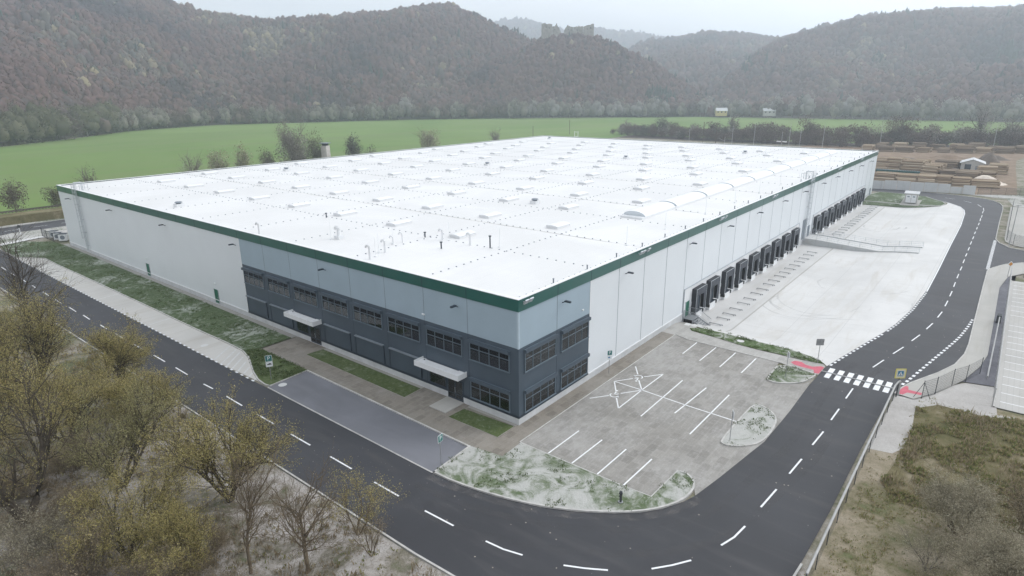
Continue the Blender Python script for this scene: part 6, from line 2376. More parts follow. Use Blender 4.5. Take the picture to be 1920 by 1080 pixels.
weedp = [(26.4, -28.6), (28.6, -30.3), (28.5, -34.2), (30.0, -37), (28, -50), (12, -50), (9.3, -33), (8.9, -31), (8.5, -29.2), (11, -28.2), (14.6, -28.6), (17.8, -28.7), (22.2, -28.9)]
ip = inpoly(weedp)
from mathutils import noise as mn
for nm_, pl_, n_, sd_, lim_, zz_ in (('island', ib, 1800, 61, .2, .09), ('lawn', lawn, 6500, 62, -.02, .09), ('triangle', tri, 2000, 63, -.15, .09), ('half moon', i1, 300, 64, .15, .09), ('corner', i2, 350, 65, .1, .09), ('strip', strip, 1600, 66, -.05, .05)):
    pf_ = inpoly(pl_)
    xs_ = [q[0] for q in pl_]
    ys_ = [q[1] for q in pl_]
    o_ = tufts('grass_tufts', n_, (min(xs_), max(xs_), min(ys_), max(ys_)), sd_, 'grass_blade', .05, .16, 6, .03, lambda x, y: pf_(x, y) and mn.noise((x * .38, y * .38, sd_)) + .6 * mn.noise((x * 1.3, y * 1.3, 4)) > lim_)
    o_.location.z = zz_
tufts('weeds', 6500, (8, 30, -45, -28), 31, 'weed_leaf', .10, .38, 8, .05, lambda x, y: ip(x, y) and mn.noise((x * .35, y * .35, 3)) + .5 * mn.noise((x * 1.1, y * 1.1, 8)) > -.12)
tufts('dry_grass', 2600, (-4, 12, -50, -27), 32, 'weed_leaf', .06, .22, 7, .03, lambda x, y: mn.noise((x * .3, y * .3, 7)) > .05)
tufts('dry_grass', 4200, (-4, 30, -50, -26.9), 36, 'weed_leaf', .04, .14, 6, .03, lambda x, y: mn.noise((x * .5, y * .5, 2)) + .6 * mn.noise((x * 1.7, y * 1.7, 3)) > -.02 and not (x > 16 and y > -28.5))
tufts('dry_stalks', 1700, (10, 28, -40, -28.5), 33, 'brown_leaf', .5, 1.0, 3, .02, lambda x, y: ip(x, y) and mn.noise((x * .4, y * .4, 9)) > .1)
inland = lambda x, y: (x < -18.3 or (y < -9 and (x + 4) ** 2 / 14.6 ** 2 + (y + 9.6) ** 2 / 17.1 ** 2 > 1.0)) and y < 75
tufts('undergrowth', 16000, (-46, -8, -30, 60), 34, 'brown_leaf', .12, .55, 7, .03, lambda x, y: inland(x, y) and mn.noise((x * .16, y * .16, 1)) > -.12)
tufts('verge_grass', 9000, (-46, -8, -30, 70), 35, 'weed_leaf', .08, .28, 7, .035, lambda x, y: inland(x, y) and mn.noise((x * .12, y * .12, 5)) > .02)

# bushes and trees beyond the warehouse, along the railway
B = [
 ('bare_tree', 'spreading bare grey tree at the left end of the row beyond the roof', 50, 171, 11.5, 5.2, 'crown_grey', 240, .35),
 ('bush', 'rounded olive bush second from the left beyond the roof', 61, 173, 12, 5.0, 'bush_green', 620, .5),
 ('bush', 'slim olive bush in the middle of the row beyond the roof', 69.5, 174, 12, 3.8, 'bush_green', 480, .5),
 ('bush', 'olive and reddish bush left of the biggest tree beyond the roof', 79, 175, 11.5, 5.2, 'crown_olive', 520, .5),
 ('round_tree', 'biggest round tree of the row beyond the roof', 91, 178, 19.5, 8.6, 'crown_grey', 1500, .55),
 ('bush', 'grey-green bush between the big tree and the small tower', 103, 182, 14, 6.0, 'crown_olive', 800, .5),
 ('bush', 'second grey-green bush just left of the small tower', 98, 183, 12.5, 4.5, 'crown_grey', 500, .5),
 ('dark_bush', 'dark round bush right of the small tower', 117.5, 178, 12.0, 5.0, 'crown_dark', 800, .5),
 ('dark_bush', 'low dark bush at the roof edge right of the dark round one', 121, 172, 8.5, 4.0, 'crown_dark', 500, .5),
 ('bush', 'lone fan-shaped pale bush before the field beyond the roof', 160.5, 178, 14.5, 7.6, 'bush_green', 1100, .5),
 ('bush', 'tiny bare bush near the far roof corner', 207, 178, 11.5, 4.5, 'crown_grey', 260, .45),
 ('dark_bush', 'dark thicket under the big tree beyond the roof', 88, 170, 7.5, 6.5, 'crown_dark', 700, .5),
 ('bush', 'brown bush with thick stump at the left edge by the railway', 4.0, 172.5, 8.6, 4.6, 'crown_brown', 420, .45),
 ('bush', 'low dark green bush next to the warehouse corner at the left', 13.2, 172, 5.6, 4.6, 'crown_olive', 420, .45),
 ('bush', 'low brown bush at the left frame edge by the railway', -4.5, 171, 4.6, 4.0, 'crown_olive', 300, .45),
 ('bare_tree', 'dark bare treetop just behind the left roof corner', 22.5, 172, 10.6, 3.0, 'crown_dark', 160, .4)]
for k, (nm, lb, x, y, h, w, cr, n, sz) in enumerate(B):
    shard_tree(nm, lb, 'tree' if 'tree' in nm else 'bush', (x, y, 0), 100 + k, h, w, cr, 'bark_grey', int(n * 2.6), sz * .95, base=.06, lobes=13, limbs=18)

# hedge row of dark shrubs and trees before the field on the right
HP = [shard_tree('hedge_tree', 'dark grey-brown tree in the hedge row behind the log yard', 'tree', (345, 150, 0), 200 + k, h, w, cr, 'bark', n, .75, 'trees of the dark hedge row', .05, 11, 12)
      for k, (h, w, cr, n) in enumerate([(7.5, 6.5, 'crown_brown', 620), (9, 6.0, 'crown_grey', 620), (10, 7.0, 'crown_brown', 760), (8, 7.0, 'crown_dark', 620)])]
rg0 = random.Random(5)
hl = [(348, 190), (332, 122), (329, 80), (330, 40), (338, 22), (356, -10), (380, -40), (404, -80), (440, -140)]
seglen = [math.hypot(b[0] - a[0], b[1] - a[1]) for a, b in zip(hl, hl[1:])]
spots_h = []
for row, off in ((0, 0), (1, 7), (2, 14)):
    s = row * 2.0
    while s < sum(seglen):
        q = s
        for (a, b), L in zip(zip(hl, hl[1:]), seglen):
            if q <= L:
                spots_h.append((a[0] + (b[0] - a[0]) * q / L + off + rg0.uniform(-2, 2), a[1] + (b[1] - a[1]) * q / L + rg0.uniform(-1.5, 1.5), row))
                break
            q -= L
        s += rg0.uniform(4.6, 7.2)
BIG = {}
for k, (x, y, row) in enumerate(spots_h):
    src = HP[rg0.choice([0, 0, 1, 2, 2, 3])]
    sc = rg0.uniform(.7, 1.0) if y > 120 else rg0.uniform(.85, 1.2)
    if row == 0:
        sc *= .8
    if k < 4:
        HP[k].location = (x, y, 0)
        HP[k].scale = (sc,) * 3
        continue
    dup(src, (x, y, 0), rg0.uniform(0, 6), scale=sc)
for k, (nm, lb, x, y, h, w, cr, n) in enumerate([
        ('hedge_tree', 'round dark tree standing out of the hedge at its left end', 347, 154, 13, 6.5, 'crown_dark', 900),
        ('hedge_tree', 'tall grey tree rising from the hedge left of the light masts', 340, 104, 14, 6.0, 'crown_grey', 800),
        ('hedge_tree', 'tall brown tree rising from the hedge between the light masts', 338, 62, 14, 7.0, 'crown_brown', 1000),
        ('hedge_tree', 'broad tall brown tree right above the far warehouse corner', 346, 19, 17, 10.5, 'crown_brown', 1500),
        ('hedge_tree', 'tall frosty pale tree rising from the hedge at the right', 364, -14, 21, 6.5, 'crown_frosty', 1000),
        ('hedge_tree', 'grey tree with visible limbs beyond the log stacks at the right', 374, -27, 15, 8.0, 'crown_grey', 1000)]):
    shard_tree(nm, lb, 'tree', (x, y, 0), 230 + k, h, w, cr, 'bark', n, .7, base=.06, lobes=12, limbs=14)

# tree belt at the foot of the hills: individual trees
KIND = [('frosty', 'crown_frosty', 'pale frosty tree in the belt at the foot of the wooded hills', 15.5, 10.5), ('grey', 'crown_grey', 'bare grey tree in the belt at the foot of the wooded hills', 15, 10),
        ('olive', 'crown_olive', 'rounded olive-green tree in the belt at the left foot of the hills', 16.5, 11.5), ('brown', 'crown_brown', 'brownish bare tree in the belt at the foot of the wooded hills', 14.5, 10)]
PROT = {}
for k, (nm, cr, lb, h, w) in enumerate(KIND):
    PROT[nm] = [shard_tree('belt_tree', lb, 'tree', (0, 0, 0), 300 + 10 * k + q, h * (1 + .12 * q), w * (1 - .08 * q), cr, 'bark', 420, 1.25, nm + ' trees of the belt below the hills', .04, 10, 8, 16) for q in range(2)]
fl = [(-110, 388), (-30, 402), (70, 456), (118, 500), (178, 558), (270, 592), (452, 494), (560, 372), (648, 256), (660, 98), (668, -30), (694, -140)]
sl = [math.hypot(b[0] - a[0], b[1] - a[1]) for a, b in zip(fl, fl[1:])]
used = set()
s = 0.0
cnt = 0
while s < sum(sl):
    q = s
    for (a, b), L in zip(zip(fl, fl[1:]), sl):
        if q <= L:
            x, y = a[0] + (b[0] - a[0]) * q / L, a[1] + (b[1] - a[1]) * q / L
            nx, ny = -(b[1] - a[1]) / L, (b[0] - a[0]) / L
            break
        q -= L
    if s < 330:
        nm = rg0.choice(['olive', 'olive', 'grey', 'brown', 'olive'])
    elif s < 560:
        nm = rg0.choice(['grey', 'brown', 'brown', 'grey'])
    elif s < 760:
        nm = rg0.choice(['grey', 'brown', 'frosty', 'brown', 'grey'])
    else:
        nm = rg0.choice(['frosty', 'grey', 'frosty', 'grey', 'brown'])
    qn = rg0.randrange(2)
    o = PROT[nm][qn]
    off = rg0.uniform(-9, 6)
    cx, cy = -40.5 - x, -32 - y
    dd = math.hypot(cx, cy)
    loc = (x - cx / dd * off, y - cy / dd * off, -.3)
    sc = rg0.uniform(.8, 1.2) * (1.12 if nm == 'frosty' else 1.0) * (1.3 if s < 330 else 1.05)
    if (nm, qn) not in used:
        used.add((nm, qn))
        o.location = loc
        o.scale = (sc,) * 3
    else:
        dup(o, loc, rg0.uniform(0, 6), scale=sc)
    cnt += 1
    s += rg0.uniform(5, 11)
shard_tree('birch_tree', 'white-stemmed birch in the belt left of the field edge', 'tree', (132, 512, 0), 380, 21, 3.5, 'crown_frosty', 'birch_bark', 160, .9, base=.25)
shard_tree('birch_tree', 'second white-stemmed birch farther right along the field edge', 'tree', (176, 556, 0), 381, 20, 3.5, 'crown_frosty', 'birch_bark', 160, .9, base=.25)

# ------------------------------------------------------------------ hills with their woods
HILLS = {"main": {"ridge": [[24.8, 945.8, 146.7], [34.8, 945.1, 147.6], [44.9, 944.2, 148.4], [55.2, 943.3, 149.3], [65.8, 942.2, 150.2], [76.6, 940.9, 151.0], [87.7, 939.5, 151.9], [98.9, 938.0, 152.8], [110.4, 936.3, 153.6], [122.2, 934.4, 154.5], [134.1, 932.3, 155.4], [146.4, 930.0, 156.2], [158.8, 927.5, 157.1], [171.5, 925.7, 157.0], [184.4, 923.9, 156.5], [197.6, 921.9, 156.0], [211.1, 919.6, 155.5], [224.8, 917.0, 155.0], [238.9, 914.2, 154.3], [253.2, 911.0, 153.7], [267.8, 907.6, 153.0], [282.6, 903.8, 152.2], [297.8, 900.2, 150.4], [313.2, 896.3, 148.6], [328.9, 892.0, 146.7], [344.9, 887.3, 144.8], [361.1, 882.1, 142.7], [377.5, 876.4, 140.5], [394.3, 870.7, 137.5], [413.6, 870.2, 131.7], [432.2, 865.6, 129.9], [451.1, 860.4, 128.1], [470.7, 855.1, 126.8], [490.6, 849.4, 125.7], [508.8, 839.2, 126.8], [526.5, 827.8, 128.4], [544.3, 815.8, 129.9], [562.0, 803.3, 131.7], [579.7, 790.3, 134.2], [597.3, 776.7, 136.4], [614.6, 762.7, 137.8], [631.1, 747.4, 139.5], [643.5, 727.0, 143.2], [655.3, 706.4, 145.5], [666.5, 685.6, 146.8], [677.2, 664.6, 147.1], [692.3, 648.4, 141.1], [707.2, 631.9, 131.7], [721.9, 615.0, 120.1], [736.4, 597.6, 110.9], [750.5, 579.7, 102.6], [764.3, 561.4, 92.1], [777.8, 542.7, 77.6], [786.5, 520.8, 63.1], [792.3, 496.9, 48.8], [797.0, 472.9, 34.8], [799.2, 447.8, 22.5], [800.8, 423.0, 10.5], [797.0, 396.0, -0.2], [785.2, 366.1, -8.8]], "foot": [[-31.7, 394.9, 0.0], [-27.3, 398.8, 0.0], [-22.6, 402.6, 0.0], [-17.8, 406.4, 0.0], [-12.8, 410.1, 0.0], [-7.6, 413.8, 0.0], [-2.2, 417.4, 0.0], [3.5, 420.9, 0.0], [9.3, 424.3, 0.0], [15.4, 427.7, 0.0], [21.7, 430.9, 0.0], [28.3, 434.0, 0.0], [35.0, 437.0, 0.0], [42.1, 439.9, 0.0], [49.3, 442.7, 0.0], [56.8, 445.3, 0.0], [65.1, 450.0, 0.0], [75.1, 460.2, 0.0], [85.5, 470.1, 0.0], [96.4, 479.8, 0.0], [107.9, 489.2, 0.0], [121.2, 502.7, 0.0], [135.6, 517.2, 0.0], [150.8, 531.3, 0.0], [166.7, 544.9, 0.0], [183.4, 558.1, 0.0], [199.4, 567.1, 0.0], [214.6, 572.2, 0.0], [230.2, 576.9, 0.0], [246.4, 581.0, 0.0], [261.9, 582.2, 0.0], [275.1, 577.8, 0.0], [288.4, 573.0, 0.0], [301.9, 567.7, 0.0], [315.6, 562.1, 0.0], [329.3, 556.0, 0.0], [343.1, 549.5, 0.0], [357.0, 542.5, 0.0], [371.0, 535.1, 0.0], [385.0, 527.2, 0.0], [398.9, 518.8, 0.0], [412.9, 510.0, 0.0], [426.8, 500.8, 0.0], [440.6, 491.1, 0.0], [454.2, 480.9, 0.0], [467.5, 470.1, 0.0], [480.7, 458.9, 0.0], [493.7, 447.4, 0.0], [506.4, 435.4, 0.0], [518.9, 423.1, 0.0], [531.1, 410.5, 0.0], [543.0, 397.5, 0.0], [554.7, 384.3, 0.0], [565.9, 370.8, 0.0], [576.9, 357.1, 0.0], [587.5, 343.1, 0.0], [597.7, 329.0, 0.0], [607.5, 314.7, 0.0], [616.9, 300.3, 0.0], [626.0, 285.8, 0.0]]}, "spur": {"ridge": [[3.8, 726.7, 93.2], [11.6, 724.9, 93.1], [19.5, 723.0, 93.1], [27.6, 721.1, 93.0], [35.9, 719.0, 93.0], [44.4, 716.8, 92.9], [53.0, 714.5, 92.8], [61.8, 712.0, 92.7], [70.7, 709.5, 92.6], [79.8, 706.7, 92.5], [89.1, 703.9, 92.3], [98.6, 700.9, 92.2], [108.0, 697.3, 91.4], [116.9, 692.4, 88.2], [125.9, 687.4, 85.0], [135.0, 682.1, 81.8], [144.9, 679.2, 78.4], [155.1, 676.4, 74.9], [165.9, 675.2, 71.0], [177.1, 674.1, 66.9], [189.0, 674.0, 62.8], [201.7, 674.9, 58.9], [214.8, 675.6, 54.8], [228.3, 675.9, 50.5], [241.7, 674.5, 46.5], [254.9, 671.3, 42.8], [268.4, 667.6, 39.1], [282.1, 663.6, 35.3], [296.1, 659.2, 31.3], [309.4, 652.7, 26.9], [321.6, 643.6, 22.0], [333.8, 634.0, 17.1], [346.1, 624.1, 12.0], [357.5, 612.3, 7.1], [367.1, 597.4, 2.3], [376.4, 582.3, -2.4]], "foot": [[-31.7, 394.9, 0.0], [-27.1, 398.9, 0.0], [-22.3, 402.9, 0.0], [-17.3, 406.8, 0.0], [-12.0, 410.7, 0.0], [-6.6, 414.5, 0.0], [-0.9, 418.2, 0.0], [5.0, 421.8, 0.0], [11.1, 425.3, 0.0], [17.5, 428.8, 0.0], [24.1, 432.1, 0.0], [31.0, 435.3, 0.0], [38.2, 438.3, 0.0], [45.6, 441.3, 0.0], [53.2, 444.0, 0.0], [61.2, 446.7, 0.0], [71.0, 456.1, 0.0], [81.6, 466.5, 0.0], [92.8, 476.7, 0.0], [104.5, 486.5, 0.0], [117.6, 498.9, 0.0], [132.4, 514.1, 0.0], [148.0, 528.8, 0.0], [164.4, 543.0, 0.0], [181.6, 556.7, 0.0], [198.4, 566.8, 0.0], [214.1, 572.1, 0.0], [230.4, 576.9, 0.0], [247.2, 581.2, 0.0], [263.0, 581.8, 0.0], [276.7, 577.2, 0.0], [290.5, 572.2, 0.0], [304.6, 566.7, 0.0], [318.7, 560.7, 0.0], [333.0, 554.3, 0.0], [347.4, 547.4, 0.0]]}, "castle": {"ridge": [[520.9, 546.2, 4.1], [534.2, 545.4, 13.1], [547.6, 544.4, 22.3], [560.4, 542.7, 30.9], [571.6, 539.4, 37.5], [582.8, 535.9, 44.1], [593.9, 532.2, 50.8], [602.9, 526.5, 55.9], [611.3, 520.4, 60.6], [619.7, 514.2, 65.4], [628.0, 507.9, 70.2], [635.9, 501.2, 74.9], [643.6, 494.3, 79.7], [651.2, 487.3, 84.4], [660.1, 481.4, 89.3], [667.1, 474.0, 91.6], [673.0, 465.8, 92.4], [678.7, 457.5, 93.2], [684.3, 449.1, 92.8], [689.8, 440.7, 92.3], [695.2, 432.2, 91.7], [700.5, 423.7, 89.8], [705.8, 415.0, 86.3], [710.9, 406.4, 82.9], [716.0, 397.6, 78.5], [720.9, 388.7, 73.9], [725.8, 379.9, 69.2], [732.7, 372.0, 63.5], [739.5, 364.0, 57.7], [746.3, 356.0, 51.9], [753.0, 347.8, 46.1], [760.0, 339.7, 40.2], [766.9, 331.6, 34.3], [773.7, 323.3, 28.4], [779.2, 314.5, 22.6], [783.2, 305.0, 16.9], [787.0, 295.4, 11.2], [784.0, 283.3, 5.2], [778.5, 270.4, -0.7], [772.7, 257.7, -6.5]], "foot": [[454.0, 481.0, 0.0], [460.8, 475.6, 0.0], [467.6, 470.0, 0.0], [474.4, 464.4, 0.0], [481.1, 458.6, 0.0], [487.7, 452.7, 0.0], [494.3, 446.8, 0.0], [500.8, 440.7, 0.0], [507.3, 434.6, 0.0], [513.7, 428.3, 0.0], [520.0, 422.0, 0.0], [526.3, 415.6, 0.0], [532.5, 409.1, 0.0], [538.6, 402.5, 0.0], [544.6, 395.8, 0.0], [550.5, 389.1, 0.0], [556.4, 382.3, 0.0], [562.2, 375.4, 0.0], [567.9, 368.4, 0.0], [573.4, 361.4, 0.0], [578.9, 354.4, 0.0], [584.4, 347.3, 0.0], [589.7, 340.1, 0.0], [594.9, 332.9, 0.0], [600.0, 325.6, 0.0], [605.0, 318.4, 0.0], [609.9, 311.0, 0.0], [614.7, 303.7, 0.0], [619.4, 296.3, 0.0], [624.1, 288.9, 0.0], [628.6, 281.5, 0.0], [633.0, 274.0, 0.0], [637.3, 266.5, 0.0], [641.5, 259.1, 0.0], [644.5, 251.2, 0.0], [646.3, 242.8, 0.0], [648.0, 234.6, 0.0], [649.6, 226.3, 0.0], [651.1, 218.1, 0.0], [652.4, 210.0, 0.0]]}, "rightA": {"ridge": [[796.0, 371.1, -13.4], [864.5, 384.2, -7.7], [933.7, 395.3, -1.0], [1004.7, 405.2, 9.9], [1077.8, 414.1, 26.0], [1148.2, 419.9, 44.5], [1213.1, 421.9, 65.8], [1271.7, 420.1, 86.8], [1310.1, 409.9, 103.4], [1346.1, 398.2, 119.0], [1366.3, 380.3, 125.8], [1386.1, 362.2, 132.6], [1399.6, 342.3, 137.7], [1412.7, 322.5, 143.4], [1421.8, 302.0, 149.1], [1426.5, 280.8, 154.6], [1430.8, 259.9, 159.9], [1434.8, 238.7, 160.4], [1438.5, 217.7, 160.5], [1441.9, 196.9, 160.6], [1444.9, 176.6, 161.0], [1447.5, 156.6, 161.6], [1449.9, 136.9, 162.2], [1452.0, 117.4, 162.3], [1453.8, 97.9, 160.6], [1455.4, 78.8, 159.0], [1456.6, 60.0, 157.3], [1451.2, 41.6, 157.6], [1444.1, 23.7, 158.3], [1437.9, 6.4, 158.8], [1434.3, -10.5, 159.2], [1430.5, -27.1, 159.5], [1426.5, -43.2, 159.8], [1422.3, -58.9, 160.1], [1418.0, -74.3, 160.3], [1413.6, -89.3, 160.6], [1409.0, -103.9, 160.7], [1404.2, -118.3, 159.9], [1399.4, -132.5, 158.6], [1394.4, -146.3, 157.3], [1389.3, -159.8, 156.0], [1384.1, -172.9, 154.7], [1378.8, -185.7, 153.5], [1373.4, -198.2, 152.2], [1367.9, -210.4, 151.0], [1362.4, -222.2, 149.7], [1356.8, -233.7, 148.5], [1351.2, -245.0, 147.3], [1345.4, -255.9, 146.1], [1339.7, -266.5, 144.9]], "foot": [[626.0, 285.8, 0.0], [633.1, 273.7, 0.0], [640.0, 261.6, 0.0], [645.0, 248.8, 0.0], [647.9, 235.4, 0.0], [650.4, 222.1, 0.0], [652.6, 208.9, 0.0], [654.5, 195.9, 0.0], [656.1, 183.0, 0.0], [657.4, 170.4, 0.0], [658.4, 157.9, 0.0], [659.2, 145.6, 0.0], [659.7, 133.5, 0.0], [660.0, 121.7, 0.0], [660.1, 110.0, 0.0], [659.9, 98.6, 0.0], [660.9, 87.6, 0.0], [662.2, 76.9, 0.0], [663.3, 66.3, 0.0], [664.2, 56.0, 0.0], [664.9, 45.8, 0.0], [665.5, 35.7, 0.0], [665.9, 25.9, 0.0], [666.1, 16.3, 0.0], [666.2, 6.8, 0.0], [666.2, -2.5, 0.0], [666.0, -11.6, 0.0], [665.8, -20.5, 0.0], [665.4, -29.3, 0.0], [665.1, -37.8, 0.0], [664.7, -46.2, 0.0], [664.2, -54.4, 0.0], [663.6, -62.5, 0.0], [663.0, -70.3, 0.0], [662.2, -78.1, 0.0], [661.4, -85.6, 0.0], [660.5, -93.0, 0.0], [659.6, -100.2, 0.0], [658.5, -107.3, 0.0], [657.5, -114.2, 0.0], [656.4, -121.0, 0.0], [655.2, -127.6, 0.0], [654.0, -134.0, 0.0], [652.7, -140.4, 0.0], [651.5, -146.6, 0.0], [650.1, -152.6, 0.0], [648.8, -158.5, 0.0], [647.4, -164.3, 0.0], [646.0, -170.0, 0.0], [644.6, -175.5, 0.0]]}, "rightB": {"ridge": [[1279.0, 958.5, 8.3], [1299.7, 943.2, 17.8], [1320.2, 927.7, 27.4], [1340.4, 911.9, 37.0], [1360.4, 895.8, 46.7], [1380.1, 879.4, 56.3], [1399.5, 862.9, 66.0], [1421.2, 847.7, 77.8], [1446.5, 834.6, 92.9], [1471.7, 821.3, 108.1], [1496.9, 807.7, 123.0], [1524.4, 794.9, 134.6], [1546.6, 778.9, 142.5], [1562.3, 759.3, 145.6], [1577.7, 739.5, 148.8], [1592.7, 719.6, 151.9], [1604.6, 698.4, 155.2], [1614.2, 676.5, 158.7], [1623.4, 654.5, 162.2], [1632.4, 632.3, 160.5], [1641.0, 610.0, 157.9], [1648.8, 587.6, 155.1], [1651.0, 563.4, 151.6], [1652.9, 539.5, 148.1], [1654.3, 515.8, 144.6], [1654.8, 492.1, 140.5], [1654.8, 468.6, 136.2], [1654.4, 445.4, 131.9], [1653.6, 422.5, 127.7], [1650.8, 399.3, 122.5], [1645.0, 375.6, 115.8], [1638.8, 352.3, 109.1], [1632.2, 329.4, 102.6], [1625.3, 307.0, 96.3]], "foot": [[679.3, 508.1, 10.0], [687.5, 497.0, 10.0], [695.6, 485.8, 10.0], [703.4, 474.4, 10.0], [711.1, 463.0, 10.0], [718.5, 451.5, 10.0], [725.7, 440.0, 10.0], [732.8, 428.3, 10.0], [739.6, 416.6, 10.0], [746.3, 404.9, 10.0], [752.7, 393.1, 10.0], [758.9, 381.3, 10.0], [764.9, 369.5, 10.0], [770.7, 357.7, 10.0], [776.3, 345.8, 10.0], [781.6, 334.0, 10.0], [786.8, 322.2, 10.0], [791.8, 310.4, 10.0], [796.5, 298.6, 10.0], [801.0, 286.9, 10.0], [805.4, 275.2, 10.0], [809.5, 263.6, 10.0], [813.4, 252.0, 10.0], [817.2, 240.5, 10.0], [820.7, 229.1, 10.0], [824.1, 217.7, 10.0], [827.3, 206.4, 10.0], [830.3, 195.2, 10.0], [833.1, 184.1, 10.0], [835.8, 173.1, 10.0], [838.2, 162.2, 10.0], [840.6, 151.4, 10.0], [842.7, 140.7, 10.0], [844.7, 130.1, 10.0]]}, "farC": {"ridge": [[2091.9, 2078.0, 203.9], [2120.6, 2048.7, 221.2], [2148.7, 2019.1, 238.6], [2176.5, 1989.1, 255.8], [2203.7, 1958.8, 273.0], [2230.5, 1928.1, 291.2], [2256.8, 1897.3, 308.6], [2282.5, 1866.3, 314.5], [2307.7, 1834.9, 318.1], [2332.5, 1803.3, 316.5], [2356.9, 1771.4, 309.5], [2380.8, 1739.1, 297.9], [2417.4, 1715.7, 287.6], [2458.0, 1694.5, 277.6], [2491.7, 1668.0, 270.1], [2514.2, 1634.0, 266.9], [2553.6, 1611.1, 273.4], [2600.0, 1592.1, 283.7], [2621.3, 1556.9, 277.4], [2642.1, 1521.5, 271.2], [2662.3, 1486.0, 266.5], [2682.1, 1450.3, 261.8], [2701.2, 1414.6, 256.7], [2719.9, 1378.6, 249.1], [2738.1, 1342.5, 241.5], [2755.7, 1306.2, 232.5], [2772.8, 1269.9, 222.9], [2789.4, 1233.5, 213.4], [2805.4, 1197.0, 203.9], [2820.9, 1160.6, 194.4]], "foot": [[1300.7, 1313.7, 20.0], [1319.6, 1294.6, 20.0], [1338.3, 1275.2, 20.0], [1356.7, 1255.4, 20.0], [1374.9, 1235.4, 20.0], [1392.9, 1215.1, 20.0], [1410.5, 1194.5, 20.0], [1427.9, 1173.6, 20.0], [1445.0, 1152.5, 20.0], [1461.7, 1131.2, 20.0], [1478.2, 1109.6, 20.0], [1494.3, 1087.8, 20.0], [1510.1, 1065.8, 20.0], [1525.6, 1043.7, 20.0], [1540.7, 1021.3, 20.0], [1555.5, 998.8, 20.0], [1569.9, 976.2, 20.0], [1583.9, 953.4, 20.0], [1597.6, 930.6, 20.0], [1610.8, 907.6, 20.0], [1623.7, 884.5, 20.0], [1636.3, 861.4, 20.0], [1648.4, 838.3, 20.0], [1660.2, 815.1, 20.0], [1671.5, 791.9, 20.0], [1682.5, 768.6, 20.0], [1693.1, 745.4, 20.0], [1703.3, 722.2, 20.0], [1713.1, 699.1, 20.0], [1722.6, 676.0, 20.0]]}}


def hill(name, ridge, foot, amp, seed, nrow=34, fine=4):
    ridge, foot = np.array(ridge), np.array(foot)
    # resample columns
    n0 = len(ridge)
    ridge[:, 2] -= {'main': 3.0, 'rightA': 5.0, 'rightB': 2.0}.get(name, 1.0)
    tt = np.linspace(0, n0 - 1, (n0 - 1) * fine + 1)
    ridge = np.stack([np.interp(tt, np.arange(n0), ridge[:, i]) for i in range(3)], 1)
    foot = np.stack([np.interp(tt, np.arange(n0), foot[:, i]) for i in range(3)], 1)
    n = len(tt)
    ss = list(np.linspace(0, 1, nrow)) + [1.12, 1.3, 1.6]
    V = np.zeros((len(ss), n, 3))
    for j, s in enumerate(ss):
        sm = min(s, 1)
        p = foot + (ridge - foot) * s
        if s <= 1:
            z = foot[:, 2] + (ridge[:, 2] - foot[:, 2]) * (0.25 * s + 0.75 * (s * s * (3 - 2 * s)) ** .9 if name != 'spur' else s ** .9)
        else:
            z = ridge[:, 2] * (1 - (s - 1) / .6) - (s - 1) * 12
        V[j] = np.stack([p[:, 0], p[:, 1], z], 1)
        if 0 < s < 1:
            for i in range(n):
                x, y = V[j, i, 0], V[j, i, 1]
                g = mn.fractal((x * .0042 + seed, y * .0042, seed * 1.7), .9, 2.1, 4)
                V[j, i, 2] += amp * g * math.sin(PI * s) ** 1.7
    # rounded profile: the slope never bulges above its own crest line
    ridge_d = np.hypot(ridge[:, 0] + 40, ridge[:, 1] + 32)
    for j, s in enumerate(ss):
        if s < 1:
            d = np.hypot(V[j, :, 0] + 40, V[j, :, 1] + 32)
            V[j, :, 2] = np.minimum(V[j, :, 2], 30 + (ridge[:, 2] - 30) * d / ridge_d - 3.5 - 10 * (1 - s))
    V[..., 2] = np.maximum(V[..., 2], -1.0)
    idx = np.arange(len(ss) * n).reshape(len(ss), n)
    f = np.stack([idx[:-1, :-1], idx[:-1, 1:], idx[1:, 1:], idx[1:, :-1]], -1).reshape(-1, 4)
    o = np_object(name, V.reshape(-1, 3), f[:, ::-1], 'forest_floor', smooth=True)
    o.name = 'hill'
    structure(o)
    return V[:nrow]


